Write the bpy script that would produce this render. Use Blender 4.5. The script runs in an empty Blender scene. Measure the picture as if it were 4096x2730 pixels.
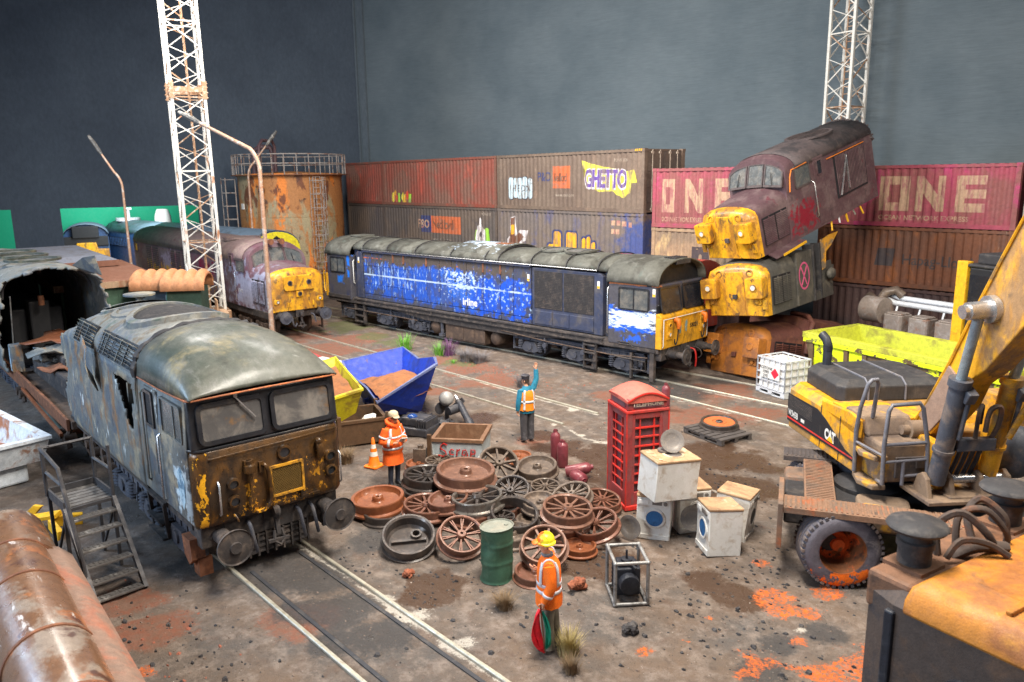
import bpy, bmesh, math, random
from mathutils import Vector, Matrix, noise
import numpy as np
R=math.radians; PI=math.pi; rnd=random.Random(7)
scene=bpy.context.scene
COL=scene.collection
def C(r,g,b):
    f=lambda c:(c/255/12.92 if c/255<=.04045 else ((c/255+.055)/1.055)**2.4)
    return (f(r),f(g),f(b),1.0)
# ------------------------------------------------------------ camera
CAMP=Vector((21.962,-21.3437,6.3674)); yaw,pit,rol=.7643,.2054,-.0124
Fw=Vector((-math.sin(yaw)*math.cos(pit),math.cos(yaw)*math.cos(pit),-math.sin(pit)))
Rt=Vector((math.cos(yaw),math.sin(yaw),0)); Up=Rt.cross(Fw)
R2=Rt*math.cos(rol)+Up*math.sin(rol); U2=-Rt*math.sin(rol)+Up*math.cos(rol)
cd=bpy.data.cameras.new('camera'); cam=bpy.data.objects.new('camera',cd); COL.objects.link(cam)
cam.matrix_world=Matrix(((R2.x,U2.x,-Fw.x,CAMP.x),(R2.y,U2.y,-Fw.y,CAMP.y),(R2.z,U2.z,-Fw.z,CAMP.z),(0,0,0,1)))
cd.sensor_width=36; cd.lens=36*3118/4096; cd.clip_start=.1; cd.clip_end=500
cd.dof.use_dof=True; cd.dof.focus_distance=15.5; cd.dof.aperture_fstop=1.15
scene.camera=cam
# ------------------------------------------------------------ light
w=bpy.data.worlds.new('World'); scene.world=w; w.use_nodes=True
bg=w.node_tree.nodes['Background']; bg.inputs[0].default_value=(.62,.76,1,1); bg.inputs[1].default_value=.12
def area(name,loc,aim,size,power,col,sy=None):
    l=bpy.data.lights.new(name,'AREA'); l.energy=power; l.color=col[:3]; l.shape='RECTANGLE'; l.size=size; l.size_y=sy or size
    o=bpy.data.objects.new(name,l); COL.objects.link(o); o.location=loc
    o.rotation_euler=(Vector(aim)-Vector(loc)).to_track_quat('-Z','Y').to_euler(); return o
area('ceiling_lamp',(16,-13,15),(11,-9,0),2.2,4800,(1,.93,.82),8)
area('back_ceiling_lamp',(2,-7,15.5),(2,4,3),7,4000,(1,.95,.88),4)
area('window_light',(-6,-29,11),(4,-12,1.5),7,3200,(.50,.72,1),5)
area('front_fill_light',(9,-31,9),(13,-16,0),5,1700,(.74,.86,1),4)  # added fill with no window of its own, lifts the dim foreground
area('right_ceiling_lamp',(27,-4,14),(15,0,1),4,1900,(1,.90,.75))
area('board_fill_light',(-28.6,-3,8.2),(-37,-3,3.5),3,1300,(.9,1,1),12)  # unseen lamp added behind the wall to brighten the green board
area('left_fill_light',(-9,-10,15),(-8,-4,2),4,1900,(1,.95,.88))  # extra unseen lamp added to brighten the maroon loco and left rear
vs=scene.view_settings; vs.view_transform='Standard'; vs.look='None'; vs.exposure=.30; vs.gamma=1
# ------------------------------------------------------------ mesh helpers
def rr(w,h,r,n=4,cx=0,cy=0):
    p=[]
    for (sx,sy,a0) in ((1,1,0),(-1,1,90),(-1,-1,180),(1,-1,270)):
        for k in range(n+1):
            a=R(a0+90*k/n); p.append((cx+sx*(w/2-r)+r*math.cos(a),cy+sy*(h/2-r)+r*math.sin(a)))
    return p
AX={'x':Matrix(((0,0,1),(1,0,0),(0,1,0))),'y':Matrix(((1,0,0),(0,0,1),(0,1,0))),'z':Matrix.Identity(3)}
# a prism/lathe polygon (a,b) extruded along c: axis x -> (c,a,b); axis y -> (a,c,b); z -> (a,b,c)
class MB:
    def __init__(s): s.v=[];s.f=[];s.M=None
    def add(s,vs,fs):
        o=len(s.v)
        if s.M is not None: vs=[s.M@Vector(q) for q in vs]
        s.v.extend([tuple(q) for q in vs]); s.f.extend([tuple(i+o for i in f) for f in fs]); return s
    def box(s,x0,x1,y0,y1,z0,z1):
        return s.add([(x,y,z) for z in(z0,z1) for y in(y0,y1) for x in(x0,x1)],[(0,2,3,1),(4,5,7,6),(0,1,5,4),(2,6,7,3),(0,4,6,2),(1,3,7,5)])
    def bx(s,c,d,rot=(0,0,0)):
        m=Matrix.Translation(c)@Matrix.Rotation(rot[2],4,'Z')@Matrix.Rotation(rot[1],4,'Y')@Matrix.Rotation(rot[0],4,'X')
        a,b,e=d[0]/2,d[1]/2,d[2]/2
        return s.add([m@Vector((x,y,z)) for z in(-e,e) for y in(-b,b) for x in(-a,a)],[(0,2,3,1),(4,5,7,6),(0,1,5,4),(2,6,7,3),(0,4,6,2),(1,3,7,5)])
    def bar(s,p0,p1,w,h=None):
        p0=Vector(p0);p1=Vector(p1);d=p1-p0;h=h or w
        z=Vector((0,0,1)) if abs(d.normalized().z)<.95 else Vector((1,0,0))
        a=d.cross(z).normalized()*w/2; b=a.cross(d).normalized()*h/2
        vs=[q+sa*a+sb*b for q in(p0,p1) for sa,sb in((-1,-1),(1,-1),(1,1),(-1,1))]
        return s.add(vs,[(3,2,1,0),(4,5,6,7),(0,1,5,4),(1,2,6,5),(2,3,7,6),(3,0,4,7)])
    def cyl(s,p0,p1,r0,r1=None,n=12,caps=True):
        r1=r0 if r1 is None else r1
        p0=Vector(p0);p1=Vector(p1);d=(p1-p0).normalized()
        z=Vector((0,0,1)) if abs(d.z)<.95 else Vector((1,0,0))
        a=d.cross(z).normalized(); b=d.cross(a)
        vs=[p0+(a*math.cos(2*PI*k/n)+b*math.sin(2*PI*k/n))*r0 for k in range(n)]+[p1+(a*math.cos(2*PI*k/n)+b*math.sin(2*PI*k/n))*r1 for k in range(n)]
        fs=[(k,(k+1)%n,n+(k+1)%n,n+k) for k in range(n)]
        if caps: fs+=[tuple(range(n))[::-1],tuple(range(n,2*n))]
        return s.add(vs,fs)
    def tube(s,pts,r,n=6,caps=True):
        P=[Vector(q) for q in pts]; rings=[];pa=None
        for i,q in enumerate(P):
            d=(P[min(i+1,len(P)-1)]-P[max(i-1,0)]).normalized()
            if pa is None:
                z=Vector((0,0,1)) if abs(d.z)<.9 else Vector((1,0,0)); a=d.cross(z).normalized()
            else: a=(pa-d*pa.dot(d)).normalized()
            b=d.cross(a); pa=a; rq=r[i] if isinstance(r,(list,tuple)) else r
            rings.append([q+(a*math.cos(2*PI*k/n)+b*math.sin(2*PI*k/n))*rq for k in range(n)])
        return s.loft(rings,True,caps,caps)
    def loft(s,rings,closed=True,c0=False,c1=False):
        n=len(rings[0]); vs=[q for r in rings for q in r]; fs=[]
        for i in range(len(rings)-1):
            for k in range(n if closed else n-1):
                k2=(k+1)%n; fs.append((i*n+k,i*n+k2,(i+1)*n+k2,(i+1)*n+k))
        if c0: fs.append(tuple(range(n))[::-1])
        if c1: fs.append(tuple(range((len(rings)-1)*n,len(rings)*n)))
        return s.add(vs,fs)
    def lathe(s,prof,n=24,o=(0,0,0),axis='z',a0=0,a1=2*PI,caps=True):
        m=AX[axis]; o=Vector(o); full=abs(a1-a0-2*PI)<1e-6; N=n if full else n+1
        rings=[]
        for r,z in prof:
            rings.append([o+m@Vector((r*math.cos(a0+(a1-a0)*k/n),r*math.sin(a0+(a1-a0)*k/n),z)) for k in range(N)])
        cp=caps and full and prof[0]!=prof[-1]; return s.loft(rings,full,cp and prof[0][0]>1e-4,cp and prof[-1][0]>1e-4)
    def prism(s,poly,axis,c0,c1,o=(0,0,0)):
        m=AX[axis]; o=Vector(o); n=len(poly)
        vs=[o+m@Vector((a,b,c)) for c in(c0,c1) for a,b in poly]
        return s.add(vs,[(k,(k+1)%n,n+(k+1)%n,n+k) for k in range(n)]+[tuple(range(n))[::-1],tuple(range(n,2*n))])
    def ring(s,po,pi,axis,c0,c1,o=(0,0,0)):
        m=AX[axis]; o=Vector(o); n=len(po)
        V=lambda p,c:[o+m@Vector((a,b,c)) for a,b in p]
        return s.loft([V(po,c0),V(po,c1),V(pi,c1),V(pi,c0),V(po,c0)],True)
    def ico(s,c,r,sub=1,jit=0,rg=rnd,sc=(1,1,1)):
        vs,fs=ICO[sub]; c=Vector(c); out=[]
        for q in vs:
            k=r*(1+rg.uniform(-jit,jit)); out.append(c+Vector((q[0]*sc[0],q[1]*sc[1],q[2]*sc[2]))*k)
        return s.add(out,fs)
    def build(s,name,mat,parent=None,smooth=38,bevel=0,thing=None,fixn=True):
        me=bpy.data.meshes.new(name); me.from_pydata(s.v,[],s.f)
        if fixn:
            bm=bmesh.new(); bm.from_mesh(me); bmesh.ops.recalc_face_normals(bm,faces=bm.faces); bm.to_mesh(me); bm.free()
        return link(name,me,mat,parent,smooth,bevel)
def link(name,me,mat,parent=None,smooth=38,bevel=0):
    for m in (mat if isinstance(mat,(list,tuple)) else [mat]): me.materials.append(m)
    if smooth:
        me.shade_smooth(); me.set_sharp_from_angle(angle=R(smooth))
    o=bpy.data.objects.new(name,me); COL.objects.link(o)
    if parent: o.parent=parent
    if bevel:
        b=o.modifiers.new('bevel','BEVEL'); b.width=bevel; b.segments=2; b.limit_method='ANGLE'; b.angle_limit=R(50)
    return o
def _ico(sub):
    bm=bmesh.new(); bmesh.ops.create_icosphere(bm,subdivisions=sub,radius=1)
    r=([tuple(v.co) for v in bm.verts],[tuple(v.index for v in f.verts) for f in bm.faces]); bm.free(); return r
ICO={k:_ico(k) for k in(1,2,3)}
def tag(o,label,cat,group=None,kind=None):
    if label: o['label']=label
    if cat: o['category']=cat
    if group: o['group']=group
    if kind: o['kind']=kind
    return o
def thing(name,loc,rz,label,cat,group=None,rx=0,ry=0):
    o=bpy.data.objects.new(name,None); COL.objects.link(o); o.empty_display_size=.2
    o.location=loc; o.rotation_euler=(rx,ry,rz); return tag(o,label,cat,group)
def children(o): return [c for c in COL.objects if c.parent==o]
def dup(o,parent=None,label=None):
    c=o.copy(); COL.objects.link(c)
    if parent: c.parent=parent
    for ch in list(o.children): dup(ch,c)
    if label: c['label']=label
    return c
def interp_prof(pts,t):
    L=[0]
    for a,b in zip(pts,pts[1:]): L.append(L[-1]+math.dist(a,b))
    d=t*L[-1]
    for i in range(len(pts)-1):
        if d<=L[i+1]+1e-9:
            k=(d-L[i])/max(L[i+1]-L[i],1e-9); return (pts[i][0]+(pts[i+1][0]-pts[i][0])*k,pts[i][1]+(pts[i+1][1]-pts[i][1])*k)
    return pts[-1]
def shell(prof,x0,x1,nx,ns,keep=None,jit=0.0,seed=1,warp=None):
    """thin body shell: profile (y,z) swept along x, cells dropped where keep() is false; torn edges jittered"""
    rg=random.Random(seed); pr=[interp_prof(prof,k/ns) for k in range(ns+1)]; mb=MB()
    alive={}
    for i in range(nx):
        for k in range(ns):
            xm=x0+(x1-x0)*(i+.5)/nx; ym,zm=[(pr[k][j]+pr[k+1][j])/2 for j in(0,1)]
            alive[i,k]=keep(xm,ym,zm) if keep else True
    vs=[];
    for i in range(nx+1):
        for k in range(ns+1):
            nb=[alive.get((i+a,k+b)) for a in(-1,0) for b in(-1,0)]
            edge=(False in nb) and (True in nb)
            x=x0+(x1-x0)*i/nx; y,z=pr[k]
            if edge: x+=rg.uniform(-jit,jit); z+=rg.uniform(-jit,jit)*.7; y+=rg.uniform(-jit,jit)*.5
            q=(x,y,z)
            if warp: q=warp(*q)
            vs.append(q)
    fs=[(i*(ns+1)+k,i*(ns+1)+k+1,(i+1)*(ns+1)+k+1,(i+1)*(ns+1)+k) for (i,k),a in alive.items() if a]
    mb.add(vs,fs)
    return mb
def solid(o,t,off=-1):
    m=o.modifiers.new('thickness','SOLIDIFY'); m.thickness=t; m.offset=off; return o
# ------------------------------------------------------------ materials
class NT:
    def __init__(s,name):
        s.m=bpy.data.materials.new(name); s.m.use_nodes=True; s.t=s.m.node_tree; s.t.nodes.clear()
        s.out=s.n('ShaderNodeOutputMaterial'); s.b=s.n('ShaderNodeBsdfPrincipled'); s.l(s.b.outputs[0],s.out.inputs[0])
    def n(s,k,**kw):
        q=s.t.nodes.new(k)
        for a,b in kw.items(): setattr(q,a,b)
        return q
    def l(s,a,b): s.t.links.new(a,b)
    def put(s,sock,v):
        if hasattr(v,'is_linked') or hasattr(v,'links'): s.l(v,sock)
        else: sock.default_value=v
    def math(s,op,a,b=None,clamp=False):
        q=s.n('ShaderNodeMath',operation=op); q.use_clamp=clamp; s.put(q.inputs[0],a)
        if b is not None: s.put(q.inputs[1],b)
        return q.outputs[0]
    def vm(s,op,a,b=None):
        q=s.n('ShaderNodeVectorMath',operation=op); s.put(q.inputs[0],a)
        if b is not None: s.put(q.inputs[1],b)
        return q.outputs[0]
    def mr(s,v,a,b,c=0,d=1,smooth=False):
        q=s.n('ShaderNodeMapRange'); q.interpolation_type='SMOOTHSTEP' if smooth else 'LINEAR'
        s.put(q.inputs[0],v)
        for i,x in enumerate((a,b,c,d)): q.inputs[i+1].default_value=x
        return q.outputs[0]
    def mix(s,f,a,b,mode='MIX'):
        q=s.n('ShaderNodeMix',data_type='RGBA',blend_type=mode); s.put(q.inputs[0],f); s.put(q.inputs[6],a); s.put(q.inputs[7],b); return q.outputs[2]
    def noise(s,vec,scale,detail=5,rough=.6,dist=0):
        q=s.n('ShaderNodeTexNoise'); s.l(vec,q.inputs['Vector']); q.inputs['Scale'].default_value=scale; q.inputs['Detail'].default_value=detail
        q.inputs['Roughness'].default_value=rough; q.inputs['Distortion'].default_value=dist; return q.outputs[0]
    def coord(s,rand=True):
        tc=s.n('ShaderNodeTexCoord'); s.obj=tc.outputs['Object']
        if not rand: return s.obj
        oi=s.n('ShaderNodeObjectInfo'); q=s.math('MULTIPLY',oi.outputs['Random'],37.0)
        return s.vm('ADD',tc.outputs['Object'],q)
    def stretch(s,vec,sc):
        return s.vm('MULTIPLY',vec,sc)
    def boxmask(s,c,h,soft=.15,na=.3,ns=6,vec=None,stretch=None,bias=0.):
        p=vec or s.obj
        d=s.vm('ABSOLUTE',s.vm('DIVIDE',s.vm('SUBTRACT',p,c),h))
        q=s.n('ShaderNodeSeparateXYZ'); s.l(d,q.inputs[0])
        m=s.math('MAXIMUM',s.math('MAXIMUM',q.outputs[0],q.outputs[1]),q.outputs[2])
        nv=s.stretch(p,stretch) if stretch else p
        nz=s.mr(s.noise(nv,ns,6,.65),.3,.7,-na,na)
        return s.mr(s.math('ADD',m,nz),1-soft-bias,1+soft-bias,1,0,True)
def wmat(name,base,layers=(),rough=.75,metal=0.,bump=.3,bscale=45,var=.25,boxes=(),rand=True,spec=.4,coat=0):
    """weathered paint/metal. layers: (colour,scale,lo,hi,stretch,strength); boxes: (colour,centre,half,soft,noise amp,noise scale,stretch)"""
    n=NT(name); v=n.coord(rand); col=base
    for (c,sc,lo,hi,st,k) in layers:
        vv=n.stretch(v,st) if st else v
        f=n.mr(n.noise(vv,sc,6,.65,.4),lo,hi,0,k,True); col=n.mix(f,col,c)
    for b in boxes:
        c,ce,h,so,na,ns=b[:6]; st=b[6] if len(b)>6 else None; k=b[7] if len(b)>7 else 1.0; bi=b[8] if len(b)>8 else 0.
        col=n.mix(n.math('MULTIPLY',n.boxmask(ce,h,so,na,ns,stretch=st,bias=bi),k),col,c)
    if var:
        fv=n.mr(n.noise(v,9,7,.7),.25,.75,1-var,1+var); fq=n.mr(n.noise(v,70,3,.6),.25,.75,1-var*.8,1+var*.8)
        mul=n.math('MULTIPLY',fv,fq)
        q=n.n('ShaderNodeCombineXYZ')
        for i in range(3): n.l(mul,q.inputs[i])
        col=n.mix(1.0,col,q.outputs[0],'MULTIPLY')
    n.put(n.b.inputs['Base Color'],col)
    n.l(n.mr(n.noise(v,7,5),.3,.7,max(rough-.14,.05),min(rough+.12,1)),n.b.inputs['Roughness'])
    n.b.inputs['Metallic'].default_value=metal; n.b.inputs['Specular IOR Level'].default_value=spec
    if coat: n.b.inputs['Coat Weight'].default_value=coat; n.b.inputs['Coat Roughness'].default_value=.2
    if bump:
        bp=n.n('ShaderNodeBump'); bp.inputs['Strength'].default_value=bump; bp.inputs['Distance'].default_value=.02
        n.l(n.noise(v,bscale,5,.7),bp.inputs['Height']); n.l(bp.outputs[0],n.b.inputs['Normal'])
    return n.m
RUST=C(122,66,36); RUSTD=C(66,40,30); RUSTO=C(186,96,40); DUST=C(140,122,104); DUSTG=C(120,116,110); SOOT=C(34,33,35); GREASE=C(44,40,38)
M={}
M['black']=wmat('sooty black metal',C(48,47,50),[(C(92,86,82),5,.5,.75,None,.6),(C(84,60,44),9,.6,.8,None,.5)],.7,0,.3)
M['under']=wmat('grimy underframe',C(54,50,50),[(C(104,92,84),4,.45,.7,None,.7),(C(92,62,44),8,.58,.78,None,.6)],.8,0,.35)
M['undblue']=wmat('blue grey underframe',C(62,64,74),[(C(104,100,100),4,.45,.7,None,.6),(C(80,60,46),8,.6,.8,None,.5)],.75,0,.35)
M['undbrown']=wmat('brown underframe',C(72,58,50),[(C(110,88,72),4,.45,.7,None,.7),(C(48,38,34),8,.58,.78,None,.6)],.8,0,.35)
M['glass']=wmat('dirty glass',C(72,76,78),[(C(118,112,104),3,.4,.7,None,.7)],.28,0,.05,var=.1,spec=.6)
M['glassw']=wmat('dusty cab glass',C(76,74,74),[(C(122,116,110),2.4,.4,.65,None,.8),(C(122,88,48),2.2,.58,.75,None,.8)],.4,0,.05,var=.1,spec=.5)
M['glassd']=wmat('dark glass',C(34,36,42),[(C(74,70,68),3,.45,.75,None,.7)],.18,0,.03,var=.1,spec=.6)
M['rubber']=wmat('black rubber',C(34,35,38),[(C(78,74,72),6,.5,.8,None,.5)],.6,0,.2)
M['rust']=wmat('rusty iron',C(112,72,52),[(C(150,96,64),5,.45,.7,None,.8),(C(70,46,38),7,.55,.75,None,.7)],.8,.1,.4)
M['rustw1']=wmat('brown rust',C(108,76,62),[(C(140,100,80),4,.45,.7,None,.7),(C(84,56,46),6,.55,.75,None,.6)],.5,.2,.2,coat=.25)
M['rustw2']=wmat('grey rust',C(92,79,70),[(C(134,116,100),4,.45,.7,None,.7),(C(70,58,52),6,.55,.75,None,.6)],.55,.2,.2,coat=.2)
M['rustw3']=wmat('orange rust',C(124,70,42),[(C(150,92,58),4,.45,.7,None,.7),(C(92,54,38),6,.55,.75,None,.6)],.5,.1,.2,coat=.3)
M['rustw4']=wmat('dark oily iron',C(66,60,58),[(C(100,88,80),4,.45,.7,None,.7),(C(84,56,44),6,.55,.75,None,.6)],.4,.3,.2,coat=.3)
M['rustw5']=wmat('red rust',C(104,68,52),[(C(136,90,76),4,.45,.7,None,.7),(C(90,52,46),6,.55,.75,None,.6)],.45,.2,.2,coat=.3)
M['bright']=wmat('worn bright steel',C(132,126,120),[(C(104,88,76),5,.45,.7,None,.8)],.35,.7,.1)
M['rail']=wmat('rail steel',C(172,166,150),[(C(126,104,84),3,.5,.75,None,.7)],.45,.4,.1)
M['galv']=wmat('galvanised white steel',C(205,208,214),[(C(150,140,130),6,.5,.75,None,.6)],.5,.2,.1)
M['white']=wmat('white enamel',C(226,224,220),[(C(180,166,148),7,.5,.75,None,.6)],.55,0,.25,bscale=60,var=.1)
M['chrome']=wmat('dull chrome',C(190,190,192),[(C(140,132,122),7,.5,.75,None,.5)],.3,.8,.1)
M['lens']=wmat('lamp lens',C(206,204,200),(),.25,0,.05,var=.05)
M['ink']=wmat('black paint',C(28,28,32),(),.6,0,0,var=.1)
M['wpaint']=wmat('white paint',C(214,212,206),[(C(170,160,150),8,.5,.75,None,.5)],.6,0,0,var=.1)
M['red']=wmat('red paint',C(176,38,34),[(C(140,34,36),5,.5,.7,None,.7)],.5,0,.1)
M['yellow']=wmat('yellow paint',C(222,168,30),[(C(150,104,40),5,.52,.72,None,.8)],.55,0,.2)
M['rubberhose']=wmat('dusty hose',C(72,60,54),[(C(124,80,54),5,.5,.7,None,.7)],.75,0,.2)
# ------------------------------------------------------------ lettering
def textmesh(body,size,bold=0.,space=1.,align='LEFT',res=3):
    cu=bpy.data.curves.new('lettering','FONT'); cu.body=body; cu.size=size; cu.offset=bold; cu.space_character=space; cu.align_x=align; cu.resolution_u=res
    o=bpy.data.objects.new('lettering',cu); COL.objects.link(o)
    dg=bpy.context.evaluated_depsgraph_get(); me=bpy.data.meshes.new_from_object(o.evaluated_get(dg)); bpy.data.objects.remove(o); bpy.data.curves.remove(cu)
    return me
def letter(name,body,size,loc,mat,parent,ux=(1,0,0),uy=(0,0,1),bold=0.,space=1.,align='CENTER',thick=.004,sx=1.):
    """flat lettering: text x axis along ux, up along uy"""
    me=textmesh(body,size,bold,space,align)
    X=Vector(ux).normalized(); Y=Vector(uy).normalized(); Z=X.cross(Y)
    me.transform(Matrix(((X.x*sx,Y.x,Z.x,loc[0]),(X.y*sx,Y.y,Z.y,loc[1]),(X.z*sx,Y.z,Z.z,loc[2]),(0,0,0,1))))
    o=link(name,me,mat,parent,0); return o
# ------------------------------------------------------------ ground sheet
_pt=np.random.RandomState(3).rand(256,256)
def vnoise(x,y):
    xi=np.floor(x).astype(int);yi=np.floor(y).astype(int);fx=x-xi;fy=y-yi
    fx=fx*fx*(3-2*fx);fy=fy*fy*(3-2*fy); g=lambda a,b:_pt[a%256,b%256]
    return (g(xi,yi)*(1-fx)+g(xi+1,yi)*fx)*(1-fy)+(g(xi,yi+1)*(1-fx)+g(xi+1,yi+1)*fx)*fy
def fbm(x,y,o=5):
    s=0;a=.5;t=0
    for k in range(o): s=s+a*vnoise(x*2**k+17*k,y*2**k+31*k);t+=a;a*=.55
    return s/t-.5
BL={'O':[(16.62,-9.86,.16),(17.23,-10.66,.22),(17.52,-10.9,.2),(17.82,-10.82,.2),(18.77,-11.11,.3),(19.0,-11.03,.28),(18.97,-11.45,.3),(17.78,-12.44,.25),(18.62,-12.0,.25),(16.58,-13.18,.1),(16.89,-12.62,.05),(12.03,-18.05,.12),(17.77,-9.9,.18),(18.04,-11.49,.1),(16.82,-11.86,.05)],
'R':[(2.91,-3.78,.8),(4.63,-4.23,.9),(1.25,-3.5,.5),(-6.78,-4.05,1.2),(-4.3,-3.14,1.0),(-1.22,-3.74,.8),(10.97,-17.69,.5),(9.54,-7.6,.5),(10.72,-.65,1.0),(11.59,-3.38,1.0),(8.93,-2.85,.8),(9.95,-17.49,.5),(12.4,-15.91,.5),(4.25,-6.3,.6),(12.71,-1.86,.8),(-3.5,-5,1.2),(0,-5.2,1),(-9,-2.5,1)],
'B':[(11.51,-7.51,.7),(11.96,-8.57,.5),(14.04,-5.63,.8),(13.23,-5.57,.7),(16.19,-10.88,.35),(16.7,-10.97,.3),(17.02,-11.02,.25),(15.04,-6.79,.6),(7.18,-7.27,.5),(5.1,-8.01,.5),(13.16,-7.83,.5),(8.16,-8.82,.5),(9.48,-7.2,.4),(12.6,-8.2,.7),(14.3,-7.6,.8),(13.2,-9.2,.5),(12.9,-6.6,.8),(10.4,-7.6,.5),(8.6,-10.6,.6),(14.6,-11.6,.6),(13.2,-14.1,.5)],
'D':[(10.5,-15.88,.5),(11.06,-15.57,.5),(9.63,-16.07,.5),(12.19,-15.78,.4),(8.11,-15.85,.6),(6.54,-15.94,.6),(4.81,-15.99,.6),(13.26,-16.03,.3),(18.23,-11.03,.25),(17.87,-11.79,.25),(17.96,-12.51,.3),(11.77,-13.01,.4),(11.01,-13.7,.4),(9.83,-1.42,.9),(8.36,-.61,.9),(5.84,.44,.9),(2.64,.57,.9),(-2.53,.79,.9),(-9.14,1.06,.9),(9.94,.75,.6),(9.85,-15.21,.7),(2.25,-15.77,.6),(-.88,-15.42,.6),(11.6,-15.2,.6),(12.6,-15.4,.5),(13.6,-15.5,.4)],  # dark tone: shade around the burnt loco painted in, plus soot and oil
'W':[(12.82,-14.78,.14),(13.12,-14.84,.12),(17.92,-11.2,.12),(8.61,-5.0,.12),(10.22,-6.54,.08),(10.87,-6.75,.1),(9.06,-6.3,.1),(13.6,-14.75,.22),(14.6,-14.7,.2),(11.09,-6.44,.12),(8.34,-17.24,.12)],
'G':[(-6.59,-1.98,.9),(-4.12,-2.4,.7),(-2.5,-2.74,.6),(-7.79,-1.62,.6),(2.51,-3.29,.3),(1.8,-3.47,.3)]}
WHL=[[(1.69,-4.33),(6.98,-4.83),(9.4,-4.9)],[(9.34,-6.25),(9.76,-6.46),(10.49,-6.73),(11.3,-6.55)],[(9.0,-.78),(13,-1.0)],[(10,-2.2),(13,-2.55)],[(10.2,-14.68),(15.7,-15.0)],[(13,-6.9),(14.6,-7.6)]]
def axis(*segs):
    a=[]
    for x0,x1,st in segs: a+=list(np.arange(x0,x1-1e-6,st))
    return np.array(a+[segs[-1][1]])
gx=axis((-62,-12,1.),(-12,1,.16),(1,21.6,.065),(21.6,36,1.2)); gy=axis((-32,-20.4,.6),(-20.4,-3,.065),(-3,3,.15),(3,36,1.1))
X,Y=np.meshgrid(gx,gy,indexing='ij')
def trackdist(X,Y):
    d=np.full(X.shape,9.)
    d=np.minimum(d,np.abs(Y-0)); d=np.minimum(d,np.abs(Y+5.2+(X-4)*.062)); d=np.minimum(d,np.abs(Y+15.27+(X-10.3)*.07)); return d
def ground_z(X,Y):
    X=np.asarray(X,float);Y=np.asarray(Y,float)
    t=np.clip((trackdist(X,Y)-.85)/.5,0,1)
    z=.10*fbm(X*.9,Y*.9,6)*t+.045*fbm(X*4,Y*4,5)*(.35+.65*t)-.012
    z=z+.10*np.exp(-((X-1)**2/30+(Y+2.6)**2/.7))*t*(1+fbm(X*3,Y*3)*2)
    return z
def gz(x,y): return float(ground_z(np.array([x]),np.array([y]))[0])
Z=ground_z(X,Y)
def mask(k,na=.8,sc=1.6,soft=.5):
    nz=fbm(X*sc+5*ord(k),Y*sc,6); f=np.zeros(X.shape)
    for (x,y,r) in BL[k]: f=np.maximum(f,1-np.hypot(X-x,Y-y)/(r*1.5)+nz*na)
    return np.clip(f/soft,0,1)
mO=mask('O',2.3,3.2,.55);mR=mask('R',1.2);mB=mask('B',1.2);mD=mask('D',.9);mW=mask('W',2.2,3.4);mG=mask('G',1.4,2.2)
nz=fbm(X*5,Y*5,5); mO*=.7; mB=np.clip(mB*1.25,0,1)
for ln in WHL:
    for (x0,y0),(x1,y1) in zip(ln,ln[1:]):
        L2=(x1-x0)**2+(y1-y0)**2; t=np.clip(((X-x0)*(x1-x0)+(Y-y0)*(y1-y0))/L2,0,1); dd=np.hypot(X-x0-t*(x1-x0),Y-y0-t*(y1-y0))
        mW=np.maximum(mW,np.clip(1.3-dd/.07+nz*2.2,0,1))
nx,ny=X.shape
idx=np.arange(nx*ny).reshape(nx,ny)
F4=np.stack([idx[:-1,:-1],idx[1:,:-1],idx[1:,1:],idx[:-1,1:]],-1).reshape(-1,4)
me=bpy.data.meshes.new('ground'); me.vertices.add(nx*ny); me.vertices.foreach_set('co',np.stack([X,Y,Z],-1).astype(np.float32).ravel())
me.loops.add(F4.size); me.loops.foreach_set('vertex_index',F4.astype(np.int32).ravel()); me.polygons.add(len(F4))
me.polygons.foreach_set('loop_start',(np.arange(len(F4))*4).astype(np.int32)); me.update(calc_edges=True); me.validate()
for nm,ch in(('dirt_a',(mO,mR,mB)),('dirt_shade_b',(mD,mW,mG))):
    at=me.attributes.new(nm,'FLOAT_COLOR','POINT'); at.data.foreach_set('color',np.stack([*ch,np.ones_like(mO)],-1).astype(np.float32).ravel())
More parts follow.
